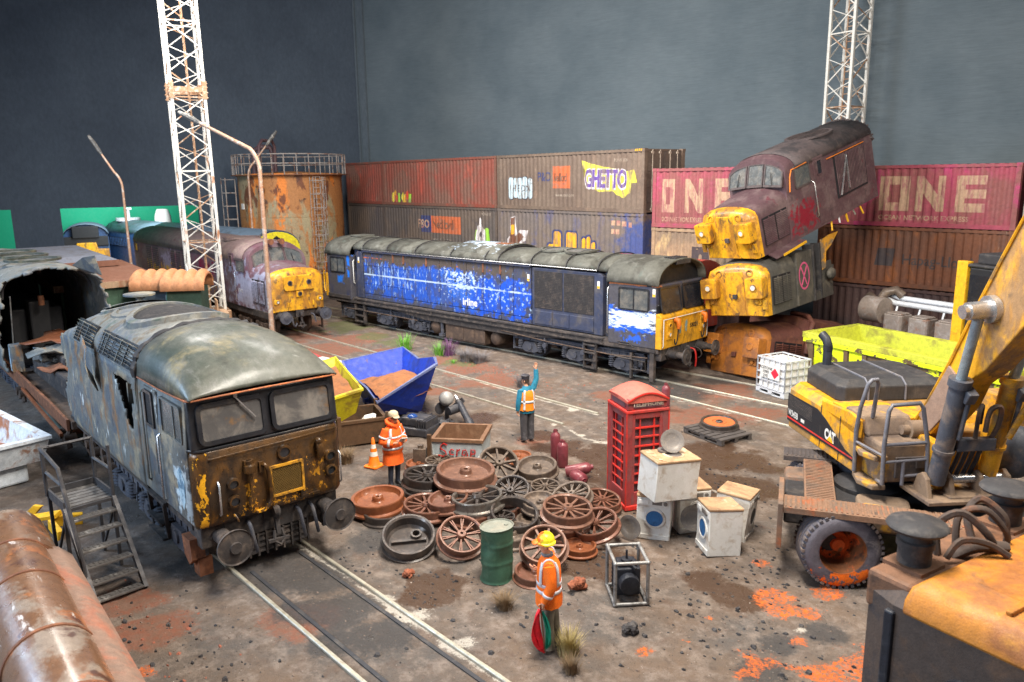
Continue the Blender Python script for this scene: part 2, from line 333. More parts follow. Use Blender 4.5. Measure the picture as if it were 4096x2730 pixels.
def ground_mat():
    n=NT('yard earth'); v=n.coord(False)
    a=n.n('ShaderNodeAttribute',attribute_name='dirt_a'); b=n.n('ShaderNodeAttribute',attribute_name='dirt_shade_b')
    sa=n.n('ShaderNodeSeparateColor'); n.l(a.outputs['Color'],sa.inputs[0]); sb=n.n('ShaderNodeSeparateColor'); n.l(b.outputs['Color'],sb.inputs[0])
    col=n.mix(n.mr(n.noise(v,.8,8,.65),.35,.65),C(92,86,82),C(112,94,80))
    col=n.mix(n.mr(n.noise(v,3.1,8,.72),.48,.64,0,.75),col,C(140,126,116)); col=n.mix(n.mr(n.noise(v,7.5,8,.75,.6),.52,.68,0,.7),col,C(76,64,57))
    col=n.mix(n.mr(n.noise(v,2.3,8,.7,.5),.54,.7,0,.6),col,C(92,70,58))
    fine=n.noise(v,13,9,.78); th=lambda m,lo=.35,hi=.6,k=1.: n.mr(n.math('ADD',m,n.mr(fine,.25,.75,-.62,.62)),lo,hi,0,k,True)
    col=n.mix(th(sa.outputs[1],.3,.9,.85),col,n.mix(n.mr(n.noise(v,6,6),.4,.6),C(132,80,60),C(120,88,72)))
    col=n.mix(th(sa.outputs[2],.3,.8,.9),col,C(74,52,36))
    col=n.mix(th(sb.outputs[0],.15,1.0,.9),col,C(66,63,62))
    col=n.mix(th(sb.outputs[2],.4,.8,.8),col,C(96,98,64))
    col=n.mix(n.mr(n.math('ADD',sb.outputs[1],n.mr(n.noise(v,34,6,.75),.25,.75,-.55,.55)),.5,1.05,0,.75,True),col,C(196,188,176))
    col=n.mix(n.mr(n.math('ADD',sa.outputs[0],n.mr(n.noise(v,20,8,.8),.25,.75,-.8,.8)),.4,.85,0,.97,True),col,n.mix(n.mr(n.noise(v,9,6),.4,.62),C(222,104,28),C(158,88,52)))
    sp=n.n('ShaderNodeTexVoronoi'); sp.inputs['Scale'].default_value=28; n.l(v,sp.inputs['Vector'])
    dark=n.math('MULTIPLY',n.mr(sp.outputs['Distance'],.10,.2,1,0),n.mr(n.noise(v,4,4),.44,.56))
    col=n.mix(n.math('MULTIPLY',dark,.85),col,C(46,40,38))
    s2=n.n('ShaderNodeTexVoronoi'); s2.inputs['Scale'].default_value=19; n.l(n.vm('ADD',v,(5.3,2.1,.7)),s2.inputs['Vector'])
    lite=n.math('MULTIPLY',n.mr(s2.outputs['Distance'],.05,.1,1,0),n.mr(n.noise(v,3,4),.5,.56))
    col=n.mix(n.math('MULTIPLY',lite,.8),col,C(214,206,196))
    g=n.mr(n.noise(v,60,4,.7),.25,.75,.8,1.2); q=n.n('ShaderNodeCombineXYZ')
    for i in range(3): n.l(g,q.inputs[i])
    col=n.mix(1.,col,q.outputs[0],'MULTIPLY'); n.put(n.b.inputs['Base Color'],col)
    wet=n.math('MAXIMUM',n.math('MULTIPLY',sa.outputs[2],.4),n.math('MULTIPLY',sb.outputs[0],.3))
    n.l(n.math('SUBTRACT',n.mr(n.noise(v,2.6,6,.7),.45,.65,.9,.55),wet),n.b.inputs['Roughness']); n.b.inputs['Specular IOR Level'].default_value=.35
    bp=n.n('ShaderNodeBump'); bp.inputs['Strength'].default_value=.9; bp.inputs['Distance'].default_value=.035
    n.l(n.math('ADD',n.noise(v,22,8,.75),n.math('MULTIPLY',n.noise(v,90,3,.7),.4)),bp.inputs['Height']); n.l(bp.outputs[0],n.b.inputs['Normal'])
    return n.m
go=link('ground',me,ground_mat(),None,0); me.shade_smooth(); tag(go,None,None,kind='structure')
# ------------------------------------------------------------ rails sunk in the yard
def line_rail(x0,y0,x1,y1,name='rail',zz=.035):
    mb=MB(); n=max(2,int(math.hypot(x1-x0,y1-y0)/1.2))
    d=Vector((x1-x0,y1-y0,0)).normalized(); p=Vector((-d.y,d.x,0))
    rings=[]
    for i in range(n+1):
        q=Vector((x0+(x1-x0)*i/n,y0+(y1-y0)*i/n,0))
        rings.append([q+p*a+Vector((0,0,b)) for a,b in((-.06,-.12),(-.035,-.08),(-.032,zz-.012),(-.022,zz),(.022,zz),(.032,zz-.012),(.035,-.08),(.06,-.12))])
    mb.loft(rings,True,True,True); o=mb.build(name,M['rail'],None,30); tag(o,None,None,kind='structure'); return o
TA=lambda x,o:(x,-15.27-(x-10.3)*.07+o)
line_rail(*TA(-14,-.68),*TA(21,-.68)); line_rail(*TA(-14,.68),*TA(21,.68))
line_rail(-26,0-.7,9.2,-.7); line_rail(9.2,-.7,20,-1.1); line_rail(-26,.7,16,.7)
TBk=lambda x,o:(x,-5.2-(x-4)*.062+o)
line_rail(*TBk(-26,-.68),*TBk(9.3,-.68)); line_rail(*TBk(-26,.68),*TBk(9.4,.68))
line_rail(9.6,-2.02,16,-2.7)
# sunk panels between the rails in front of the burnt loco
mb=MB()
for sgn in(-.46,.46):
    mb.loft([[(x,TA(x,sgn+a)[1],b) for a,b in((-.03,-.03),(-.03,.008),(.03,.008),(.03,-.03))] for x in(10.5,13,16,21)],True,True,True)
o=mb.build('check_rail',wmat('check rail',C(58,58,62),[(C(96,90,84),4,.5,.7,None,.7)],.6,.2),None); tag(o,None,None,kind='structure')
# ------------------------------------------------------------ backscene walls
def wall_mat(name,a,b,horiz):
    n=NT(name); v=n.coord(False); col=n.mix(n.mr(n.noise(v,.25,5,.6),.35,.65),a,b)
    st=n.stretch(v,(.25,.25,5) if horiz else (1,1,.6)); f=n.mr(n.noise(st,6,6,.7),.3,.7,.86,1.14)
    q=n.n('ShaderNodeCombineXYZ')
    for i in range(3): n.l(f,q.inputs[i])
    col=n.mix(1.,col,q.outputs[0],'MULTIPLY'); n.put(n.b.inputs['Base Color'],col); n.b.inputs['Roughness'].default_value=.75; n.b.inputs['Specular IOR Level'].default_value=.25
    bp=n.n('ShaderNodeBump'); bp.inputs['Strength'].default_value=.25; bp.inputs['Distance'].default_value=.05
    n.l(n.noise(st,14,5,.7),bp.inputs['Height']); n.l(bp.outputs[0],n.b.inputs['Normal']); return n.m
M['wallL']=wall_mat('dark slate board',C(62,71,83),C(72,82,94),False); M['wallR']=wall_mat('brushed slate board',C(84,95,102),C(98,108,114),True)
ca=Vector((-22.06,10.16,0)); cb=Vector((-29.5,-16,0)); cdv=(cb-ca).normalized(); cn=Vector((-cdv.y,cdv.x,0))*-1
def wframe(mb,o,d):
    mb.M=Matrix(((d.x,-d.y,0,o.x),(d.y,d.x,0,o.y),(0,0,1,0),(0,0,0,1)))
mb=MB(); wframe(mb,ca,cdv)
U1,U2w,U3=10.34,17.65,20.0
mb.box(0,U1,-.3,0,-.3,5.03); mb.box(0,60,-.3,0,5.03,24); mb.box(U2w,U3,-.3,0,-.3,5.03)
o=mb.build('backscene_wall',M['wallL'],None,0); tag(o,'dark blue grey backscene wall with low openings on the left','wall')
dr=Vector((math.cos(R(9)),math.sin(R(9)),0))
mb=MB(); wframe(mb,ca+dr*.02,dr); mb.box(.0,62,0,.3,-.3,26)
o=mb.build('backscene_wall',M['wallR'],None,0); tag(o,'grey brushed backscene wall behind the shipping containers','wall')
mb=MB(); wframe(mb,ca+dr*.05,dr); mb.box(.45,.95,-.16,-.02,-.2,24); mb.box(.05,.2,-.1,-.02,-.2,24)
o=mb.build('corner_batten',wall_mat('batten slate',C(84,93,101),C(94,103,110),False),None,0); tag(o,'upright grey batten in the corner where the two backscene walls meet','batten')
# green board seen through the openings
mb=MB(); mb.M=Matrix(((cdv.x,-cdv.y,0,ca.x-9),(cdv.y,cdv.x,0,ca.y+1.),(0,0,1,0),(0,0,0,1))); mb.box(-6,46,-.2,0,-.2,9)
o=mb.build('green_board',wmat('green board',C(18,150,112),(),.7,0,.05,var=.04),None,0); tag(o,'plain bright green board seen through the wall openings','board')
# ------------------------------------------------------------ locomotive parts
def bogie(parent,xc,axles,mat,springs=True,r=.5,both=False):
    L=axles[-1]-axles[0]; wh=None
    for sy in (-1,1):
        mb=MB(); y=sy*1.06
        mb.box(xc+axles[0]-.8,xc+axles[-1]+.8,min(y,y+.09*sy),max(y,y+.09*sy),.66,.86)
        mb.box(xc+axles[0]-.8,xc+axles[-1]+.8,min(y,y+.15*sy),max(y,y+.15*sy),.84,.88)
        for i in range(int((L+1.4)/.3)):
            mb.bx((xc+axles[0]-.65+i*.3,y+.1*sy,.75),(.03,.03,.16))
        for a in (axles[0]-.9,axles[-1]+.9): mb.bar((xc+a,y,.86),(xc+a,y,.25),.07); mb.bar((xc+a,y,.3),(xc+a+(.3 if a<0 else -.3),y,.3),.05)
        if sy<0 or both:
            mb.tube([(xc+axles[0]-.5,y-.12,.92),(xc,y-.14,.80),(xc+axles[-1]+.5,y-.12,.93)],.022,5)
        mb.build('bogie_frame',mat,parent,30)
        for a in axles:
            x=xc+a
            if wh is None:
                mb=MB(); mb.lathe([(.08,-.09),(.16,-.09),(.17,-.05),(r-.1,-.04),(r-.09,-.07),(r,-.07),(r,.04),(r+.03,.05),(r+.03,.08),(.1,.07)],28,(0,0,0),'y')
                wh=mb.build('wheel',mat,parent,35); wheels0=wh
                o=wh
            else:
                o=wh.copy(); COL.objects.link(o)
            o.location=(x,sy*.72,r+.035); o.rotation_euler=(0,0,0 if sy<0 else PI)
        if sy<0 or both:
            for a in axles:
                x=xc+a; mb=MB()
                mb.prism([(x-.42,.34),(x-.2,.26),(x+.2,.26),(x+.42,.34),(x+.24,.62),(x-.24,.62)],'y',0,1,(0,0,0)); 
                mb.v=[(vx,y+sy*(.02+.14*vy),vz) for vx,vy,vz in mb.v]
                mb.cyl((x,y+.1*sy,.46),(x,y+.2*sy,.46),.12,n=12)
                mb.build('axle_box',mat,parent,30)
                if springs:
                    for d in(-.46,.46):
                        mb=MB(); 
                        for k in range(5): mb.lathe([(.085,-.018),(.125,0),(.085,.018)],10,(x+d,y+sy*.1,.36+k*.065))
                        mb.cyl((x+d,y+sy*.1,.3),(x+d,y+sy*.1,.66),.08,n=8)
                        mb.build('spring',mat,parent,60)
                mb=MB(); mb.bar((x+.72,y+.05*sy,.82),(x+.66,y+.08*sy,.3),.05); mb.bar((x+.66,y+.08*sy,.55),(x+.56,y+.03*sy,.5),.12,.2); mb.build('brake_gear',mat,parent,30)
def buffer(parent,x,y,z,mat,r=.27,ln=.62,hm=None):
    mb=MB(); mb.cyl((x-ln,y,z),(x-ln+.03,y,z),.2,n=4); mb.lathe([(.13,0),(.13,.3),(.1,.31),(.1,ln-.06)],14,(x-ln,y,z),'x'); o=mb.build('buffer',mat,parent,35)
    mb=MB(); mb.lathe([(.0,-.005),(.09,.0),(.1,-.03),(r-.02,-.05),(r,-.03),(r,-.07),(.1,-.1)][::-1],24,(x+.03,y,z),'x'); mb.build('buffer_head',hm or mat,o,35); return o
def hose(parent,pts,r,mat,name='hose'):
    P=[Vector(p) for p in pts]; out=[]
    for i in range(len(P)-1):
        p0=P[max(i-1,0)];p1=P[i];p2=P[i+1];p3=P[min(i+2,len(P)-1)]
        for k in range(5):
            t=k/5; out.append(.5*((2*p1)+(p2-p0)*t+(2*p0-5*p1+4*p2-p3)*t*t+(3*p1-p0-3*p2+p3)*t**3))
    out.append(P[-1]); mb=MB(); mb.tube(out,r,6); return mb.build(name,mat,parent,60)
def coupling(parent,x,mat):
    mb=MB(); mb.bx((x-.03,0,1.0),(.08,.34,.3)); mb.lathe([(.09,-.05),(.13,0),(.09,.05)],10,(x+.12,0,.98),'y'); mb.bar((x+.1,0,.98),(x+.16,0,.6),.07)
    mb.tube([(x+.14,-.06,.66),(x+.2,-.09,.5),(x+.22,0,.42),(x+.2,.09,.5),(x+.14,.06,.66)],.03,6); mb.bar((x+.2,-.2,.52),(x+.2,.16,.5),.05)
    mb.build('coupling',mat,parent,35)
def sidewin(parent,x0,x1,z0,z1,y,sy,fm,gm,name='window',bars=(),r=.07,fw=.05,dep=.035):
    """framed window on a side wall (plane y)"""
    cx,cz=(x0+x1)/2,(z0+z1)/2; w_,h_=x1-x0,z1-z0
    mb=MB(); mb.ring(rr(w_,h_,r),rr(w_-2*fw,h_-2*fw,max(r-fw,.02)),'y',-.01*sy,dep*sy,(0,0,0)); mb.v=[(a+cx,b+y,c+cz) for a,b,c in mb.v]
    f=mb.build(name,fm,parent,30)
    mb=MB(); mb.prism(rr(w_-2*fw+.01,h_-2*fw+.01,max(r-fw,.02)),'y',-.02*sy,dep*.35*sy); mb.v=[(a+cx,b+y,c+cz) for a,b,c in mb.v]; mb.build('pane',gm,f,30)
    for b in bars:
        mb=MB(); xx=x0+w_*b; mb.box(xx-.02,xx+.02,min(y,y+dep*.8*sy),max(y,y+dep*.8*sy),z0+fw*.8,z1-fw*.8); mb.build('glazing_bar',fm,f,0)
    return f
def frontwin(parent,y0,y1,z0,z1,xat,fm,gm,name='windscreen',r=.07,fw=.06,rake=0.,dep=.035,shear=0.):
    cy,cz=(y0+y1)/2,(z0+z1)/2;w_,h_=y1-y0,z1-z0
    def place(v): return [(a+xat-(c)*rake,b+cy,c+cz+shear*b) for a,b,c in v]
    mb=MB(); mb.ring(rr(w_,h_,r),rr(w_-2*fw,h_-2*fw,max(r-fw,.03)),'x',-.02,dep); mb.v=place(mb.v); f=mb.build(name,fm,parent,30)
    mb=MB(); mb.prism(rr(w_-2*fw+.01,h_-2*fw+.01,max(r-fw,.03)),'x',-.03,dep*.35); mb.v=place(mb.v); mb.build('pane',gm,f,30)
    return f
def handrail(parent,pts,r=.018,mat=None,name='handrail'):
    mb=MB(); mb.tube(pts,r,6); return mb.build(name,mat or M['chrome'],parent,60)
def roundlamp(parent,x,y,z,r,rim,lens,name='headlamp',dep=.06):
    mb=MB(); mb.lathe([(r*.72,0),(r*.72,dep),(r,dep*.9),(r*1.08,0)],18,(x,y,z),'x'); o=mb.build(name,rim,parent,40)
    mb=MB(); mb.cyl((x,y,z),(x+dep*.55,y,z),r*.72,n=16); mb.build('lens',lens,o,40); return o
# ============================================================ burnt out loco in the foreground (cab half)
M['b56side']=wmat('scorched grey paint',C(104,106,104),[(C(80,88,98),1.1,.46,.6,None,.85),(C(156,144,122),1.6,.5,.64,None,.85),(C(134,98,62),2.0,.54,.66,(1,1,.4),.9),(C(206,210,208),2.0,.635,.68,(1.6,1.6,.5),.9),(C(52,54,60),2.6,.58,.7,None,.8)],.6,.1,.3,
   boxes=[(C(190,206,214),(-.36,-1.3,1.55),(.26,.4,.36),.25,.7,5),(C(176,196,208),(-.12,-1.3,1.38),(.14,.4,.3),.3,.9,9)],rand=False)
M['b56roof']=wmat('scorched cab roof',C(84,84,76),[(C(52,60,52),.55,.42,.62,None,.9),(C(132,120,86),.9,.54,.68,(1,1,.6),.85),(C(104,104,100),1.6,.52,.68,(1,2.5,.6),.6),(C(48,48,42),1.3,.55,.75,None,.8),(C(150,150,144),3.4,.62,.74,None,.45)],.5,.0,.22,rand=False,coat=.14)
M['b56body']=wmat('ash dusted roof',C(120,118,112),[(C(96,102,110),1.2,.46,.6,None,.85),(C(104,88,66),1.8,.54,.64,None,.85),(C(78,92,82),2.4,.56,.66,None,.8),(C(146,144,138),2.0,.52,.66,None,.7),(C(74,76,80),3.6,.6,.7,None,.8)],.75,.05,.35,rand=False)
M['b56front']=wmat('burnt yellow end',C(78,54,28),[(C(118,78,30),1.7,.47,.66,(1,1,.6),.85),(C(44,35,28),2.0,.46,.62,(1,1,.5),.92),(C(140,92,34),4,.6,.74,None,.7)],.36,.25,.25,
   boxes=[(C(240,174,36),(.1,-1.15,1.56),(.3,.06,.50),.1,1.5,9,(1,1,.6),1.,.3),(C(220,156,40),(0,-.42,1.44),(.3,.10,.20),.12,2.2,14,(1,1,.6),.7,.95),(C(214,150,38),(0,.78,1.46),(.3,.12,.24),.12,2.2,14,(1,1,.6),.7,.9),(C(216,152,38),(0,-.1,1.13),(.3,.36,.05),.12,2.2,14,None,1.,.5)],rand=False,coat=.25)
M['b56blk']=wmat('black window surround',C(34,35,40),[(C(84,76,66),2.5,.5,.75,None,.6)],.4,.1,.2,rand=False,coat=.3)
M['orusty']=wmat('rusty gutter edge',C(150,92,62),[(C(196,112,62),5,.45,.65,None,.8)],.6,.1,.3)
M['mesh']=wmat('grey wire mesh',C(116,116,114),[(C(80,80,82),8,.45,.65,None,.7)],.5,.3,.2)
t56=thing('scrap_locomotive',(10.5,-15.29,.0),R(-5),'burnt grey diesel locomotive cab half with rusty yellow front and black windscreens','locomotive')
W=1.27
def sec56(x,hw,ze,zr,zb=1.03,n=9):
    p=[(x,-hw+.04,zb),(x,-hw,zb+.1),(x,-hw,2.2),(x,-hw+.03,ze)]
    for k in range(1,n): 
        a=PI*k/n; p.append((x,-(hw-.03)*math.cos(a),ze+(zr-ze)*math.sin(a)**.9))
    p+=[(x,hw-.03,ze),(x,hw,2.2),(x,hw,zb+.1),(x,hw-.04,zb)]; return p
# cab sides
prof=[(-W+.05,.98),(-W,1.1),(-W,2.2),(-W+.04,3.06)]
def hole56(x,y,z):
    if y>0: return True
    if x<-7.75-.25*math.sin(z*5): return False
    if -3.75+1.0*(2.8-z)<x<-2.62-.06*math.sin(z*9) and 2.0<z<2.84: return False
    return True
o=solid(shell(prof,-8.2,-2.35,58,22,hole56,.025,5).build('bodyside',M['b56side'],t56,30,fixn=False),.04,-1)
o=solid(shell([(-a,b) for a,b in prof[::-1]],-8.2,-2.35,40,10,lambda x,y,z:x>-7.6-.2*math.sin(z*6),.05,6).build('bodyside',M['b56side'],t56,30,fixn=False),.04,-1)
for s_ in(-1,1):
    mb=MB(); mb.loft([[(x,s_*(W-.06),.98),(x,s_*W,1.08),(x,s_*W,2.2),(x,s_*(W-.04),3.08)] for x in(-2.35,-1.5,-.7,-.02)],False); solid(mb.build('cab_side',M['b56side'],t56,30,fixn=False),.04,0)
# front end: lower rusty face, upper black screen band
def facering(xc,hw,z0,z1,rd):
    p=rr(2*hw,z1-z0,rd,5,0,(z0+z1)/2); return [(xc,a,b) for a,b in p]
mb=MB(); mb.loft([facering(-.06,W,.98,2.3,.12),facering(.06,W-.005,.99,2.3,.13),facering(.15,W-.06,1.03,2.29,.14),facering(.19,W-.16,1.12,2.26,.12)],True,False,True); mb.build('front_panel',M['b56front'],t56,60)
rk=.09
mb=MB(); mb.prism([(-.04,2.27),(.14,2.3),(.145,2.36),(.06,3.1),(-.04,3.1)],'y',-W+.02,W-.02); mb.build('screen_surround',M['b56blk'],t56,30,.03)
mb=MB(); mb.tube([(.0,-W-.005,2.3),(.12,-W+.06,2.3),(.17,-W+.16,2.3),(.175,0,2.3),(.17,W-.16,2.3),(.12,W-.06,2.3)],.025,6); mb.build('waist_rail',M['b56blk'],t56,60)
for y0,y1 in((-1.14,-.03),(.05,1.16)):
    f=frontwin(t56,y0,y1,2.37,3.03,.125,M['b56blk'],M['glassw'],rake=.11,r=.13,fw=.07,dep=.04)
mb=MB(); mb.bar((.15,-.52,3.06),(.19,-.22,2.68),.02); mb.bar((.17,-.52,3.07),(.14,-.5,3.09),.05); mb.build('wiper',M['chrome'],t56,0)
# domed cab roof
def rs(x):
    t=max(0,min(1,(x+1.75)/1.97)); zr=3.12+.76*(1-t**2.2)**.62; ze=3.06+.06*t; hw=W-.01-.02*t**3
    p=[]
    for k in range(17):
        a=PI*k/16; p.append((x,-hw*math.cos(a) if abs(math.cos(a))<1 else -hw*math.cos(a),ze+(zr-ze)*math.sin(a)**.72))
    return p
mb=MB(); mb.loft([rs(x) for x in(-2.28,-1.9,-1.5,-1.1,-.75,-.45,-.2,-.02,.1,.17,.2)],False); solid(mb.build('cab_roof',M['b56roof'],t56,60,fixn=False),.03,0)
mb=MB(); mb.tube([(-2.25,-W-.005,3.07),(-1,-W-.01,3.08),(.1,-W+.0,3.115),(.19,-W+.06,3.12),(.215,-.6,3.135),(.22,0,3.14),(.215,.6,3.135),(.19,W-.06,3.12),(.1,W,3.115),(-2,W,3.07)],.016,6); mb.build('gutter',M['orusty'],t56,60)
# body roof
rp=[(-W+.03,3.0)]+[(-(W-.02)*math.cos(PI*k/14),3.04+.80*math.sin(PI*k/14)**.8) for k in range(15)]
def dz(x): return -.06*max(0,-4.9-x)**1.8
def droop(x,y,z): return (x,y,z+dz(x)*max(0,min(1,(z-3.05)/.5)))
def roofkeep(x,y,z):
    if x<-7.9+.35*math.sin(y*4)+.2*math.sin(y*11): return False
    return True
solid(shell(rp,-8.4,-2.42,50,30,roofkeep,.06,8,droop).build('body_roof',M['b56body'],t56,40,fixn=False),.04,0)
mb=MB(); rg=random.Random(4)
prv=None; rings=[]
for k in range(45):
    a=PI*k/44; j=rg.uniform(-.012,.02); x=-2.36+rg.uniform(-.02,.02); r=.045+rg.uniform(0,.02)
    c=(x,-(W-.0+j)*math.cos(a),3.04+(.81+j)*math.sin(a)**.8); rings.append(c)
mb.tube(rings,[.055+rg.uniform(0,.03) for _ in rings],6); mb.build('torn_seam',M['black'],t56,30)
mb=MB(); mb.tube([(-2.36,-W-.01,3.05),(-2.4,-W-.02,2.6),(-2.32,-W-.01,2.1),(-2.36,-W-.01,1.5),(-2.35,-W,1.05)],.02,6); mb.build('torn_seam',M['b56body'],t56,30)
# roof louvres: three banks
def rooffr(a):  # outward point & tangent on the roof arc
    return (-(W-.02)*math.cos(a),3.04+.80*math.sin(a)**.8)
for (x0,x1) in((-6.55,-5.2),(-4.68,-3.95),(-3.82,-2.5)):
    mb=MB(); y0,z0=rooffr(R(4)); y1,z1=rooffr(R(31))
    n_=Vector((0,-(z1-z0),(y1-y0))).normalized(); n_=-n_ if n_.y>0 else n_
    def q(x,t,h): return Vector((x,y0+(y1-y0)*t,z0+(z1-z0)*t))+n_*h
    mb.loft([[q(x0-.04,-.06,.0),q(x1+.04,-.06,.0),q(x1+.04,1.06,.0),q(x0-.04,1.06,.0)],[q(x0-.04,-.06,.055),q(x1+.04,-.06,.055),q(x1+.04,1.06,.055),q(x0-.04,1.06,.055)],[q(x0,0,.055),q(x1,0,.055),q(x1,1,.055),q(x0,1,.055)],[q(x0,0,.045),q(x1,0,.045),q(x1,1,.045),q(x0,1,.045)]],True,False,True)
    g=mb.build('roof_grille',M['b56blk'],t56,0)
    for k in range(6):
        t=.06+k*.165; mb=MB(); mb.loft([[q(x0+.01,t,.05),q(x0+.01,t+.08,.115),q(x0+.01,t+.09,.09),q(x0+.01,t+.03,.045)],[q(x1-.01,t,.05),q(x1-.01,t+.08,.115),q(x1-.01,t+.09,.09),q(x1-.01,t+.03,.045)]],True,True,True); mb.build('slat',M['b56body'],g,0)
    for f in(.33,.66):
        mb=MB(); xx=x0+(x1-x0)*f; mb.loft([[q(xx-.015,0,.1),q(xx+.015,0,.1),q(xx+.015,0,.07),q(xx-.015,0,.07)],[q(xx-.015,1,.1),q(xx+.015,1,.1),q(xx+.015,1,.07),q(xx-.015,1,.07)]],True,True,True); mb.build('grille_bar',M['b56side'],g,0)
# round roof fan with mesh
def onroof(x,y,h): 
    c=max(-1,min(1,-y/(W-.02))); a=math.acos(c); return Vector((x,y,3.04+.80*math.sin(a)**.8+h+dz(x)))
def roofdisc(xc,yc,r,h0,h1,name,mat,parent,inner=0,n=30):
    mb=MB(); ring=lambda rad,h:[onroof(xc+rad*math.cos(2*PI*k/n),yc+rad*.94*math.sin(2*PI*k/n),h) for k in range(n)]
    if inner: mb.loft([ring(r,h0),ring(r,h1),ring(inner,h1),ring(inner,h0)],True)
    else:
        rings=[ring(r,h1),ring(r*.66,h1),ring(r*.33,h1),ring(.01,h1)]; mb.loft(rings,True)
    return mb.build(name,mat,parent,50)
fr=roofdisc(-3.9,.05,1.0,-.01,.12,'fan_ring',M['b56body'],t56,.86); 
roofdisc(-3.9,.05,.87,0,.035,'fan_well',M['mesh'],fr)
mb=MB()
for k in range(-15,16):
    for ax in(0,1):
        s=k*.055; h=math.sqrt(max(0,.85**2-s*s))
        if h<.06: continue
        n_=10; a=[]
        for i in range(n_+1):
            u=-h+2*h*i/n_; a.append(onroof(-3.9+(s if ax else u),.05+(u if ax else s)*.94,.06+.01*ax))
        mb.tube(a,.013,3,False)
mb.build('fan_mesh',M['black'],fr,0)
roofdisc(-5.2,.12,1.0,-.01,.05,'hatch_ring',M['b56body'],t56,.9); roofdisc(-6.35,.15,.95,-.01,.07,'hatch_ring',M['b56body'],t56,.85); roofdisc(-6.75,.15,.8,-.01,.1,'hatch_plate',M['b56body'],t56)
mb=MB(); mb.cyl((-6.9,.2,3.87),(-6.9,.2,3.91),.34,n=20); mb.cyl((-6.9,.2,3.6),(-6.9,.2,3.87),.05,n=6); mb.bar((-7.1,.0,3.63),(-6.75,.3,3.85),.03); mb.bar((-6.6,.4,3.63),(-6.95,.1,3.85),.03); mb.build('exhaust_cap',M['b56side'],t56,30)
# torn flap by the side
rg=random.Random(2)
fl=shell([(0,0),(0,.5),(0,1)],0,1,6,10,lambda a,b,c:True,.0,1,lambda x,y,z:(-5.2+x*.5+.15*z-.3*z*z+rg.uniform(-.02,.02),-W-.05-.16*math.sin(z*2.6)-.05*x,2.55+z*.85-.2*x))
solid(fl.build('torn_flap',M['b56side'],t56,30,fixn=False),.02,0)
# torn side mesh and inside struts
mb=MB()
for k in range(14):
    for s_ in(-1,1):
        x=-4.3+k*.07; mb.bar((x,-W-.014,1.75),(x+s_*.26-.3,-W-.014,2.6),.014)
mb.build('torn_mesh',M['mesh'],t56,0)
for (a,b) in(((-3.6,-1.1,1.6),(-3.3,-1.15,2.75)),((-3.1,-1.1,1.6),(-2.75,-1.15,2.8)),((-2.7,-1.2,1.9),(-2.62,-1.24,2.9))):
    mb=MB(); mb.bar(a,b,.07); mb.build('strut',M['b56side'],t56,0)
mb=MB(); mb.box(-7.6,-2.3,-.7,.7,1.05,2.3); mb.build('engine_remains',M['black'],t56,0)
# cab door, windows
mb=MB(); mb.box(-1.93,-1.30,-W-.02,-W+.02,1.12,3.0); d=mb.build('cab_door',M['b56side'],t56,0,.015)
sidewin(d,-1.86,-1.42,2.32,2.96,-W-.02,-1,M['b56blk'],M['ink'],fw=.05,r=.06)
mb=MB(); mb.box(-1.75,-1.5,-W-.035,-W-.01,1.5,2.05); mb.build('door_panel',M['b56side'],d,0,.01)
handrail(t56,[(-1.22,-W-.01,2.3),(-1.22,-W-.07,2.26),(-1.22,-W-.07,1.15),(-1.22,-W-.01,1.1)])
handrail(t56,[(-2.0,-W-.01,2.9),(-2.0,-W-.06,2.85),(-2.0,-W-.06,1.3),(-2.0,-W-.01,1.25)],.02,M['b56body'])
sidewin(t56,-1.08,-.12,2.36,2.98,-W,-1,M['b56side'],M['glass'],name='cab_window',bars=(.62,),r=.06,fw=.035)
mb=MB(); mb.prism([(-.52,1.82),(-.38,1.95),(-.2,1.72),(-.24,1.38),(-.34,1.22),(-.52,1.5)],'y',-W-.035,-W,(0,0,0)); mb.build('torn_badge',wmat('pale blue flaking paint',C(166,190,202),[(C(84,116,140),5,.5,.62,None,.9)],.6,0,.5),t56,0,.01)
# front furniture
for (y,z) in((-.69,1.66),(-.69,1.37),(1.02,1.72),(1.02,1.46)): roundlamp(t56,.19,y,z,.1,M['b56front'],M['glassd'],'tail_lamp' if z<1.5 else 'marker_lamp',.07)
roundlamp(t56,.19,.2,1.98,.12,M['b56front'],M['glassd'],'headlamp',.05)
mb=MB(); mb.ring(rr(.6,.54,.03),rr(.52,.46,.02),'x',0,.045); mb.v=[(a+.185,b+.22,c+1.52) for a,b,c in mb.v]; g=mb.build('front_grille',wmat('yellow grille frame',C(196,140,40),[(C(90,64,34),5,.45,.65,None,.9)],.5,0,.2),t56,0)
mb=MB()
for k in range(-12,13):
    for s_ in(-1,1):
        u0=k*.045
        a=[]; 
        for z in(-.23,.23):
            a.append((u0+s_*z))
        ya,yb=a; za,zb=-.23,.23
        lo,hi=-.26,.26
        if max(ya,yb)<lo or min(ya,yb)>hi: continue
        def cl(y_,z_): 
            yy=max(lo,min(hi,y_)); return (yy,(yy-u0)/s_)
        (ya,za),(yb,zb)=cl(ya,za),cl(yb,zb)
        mb.bar((.205,.22+ya,1.52+za),(.205,.22+yb,1.52+zb),.012)
mb.build('grille_mesh',wmat('brass mesh',C(116,92,50),(),.5,.3,.1),g,0)
mb=MB(); mb.box(.17,.19,-.05,.49,1.28,1.76); mb.build('grille_back',M['black'],g,0)
mb=MB(); mb.lathe([(.09,0),(.1,.03),(.09,.12),(.05,.14),(.05,.2)][::-1],12,(.25,-.42,1.80)); mb.bx((.21,-.42,1.9),(.08,.16,.2)); mb.build('jumper_socket',M['b56front'],t56,35)
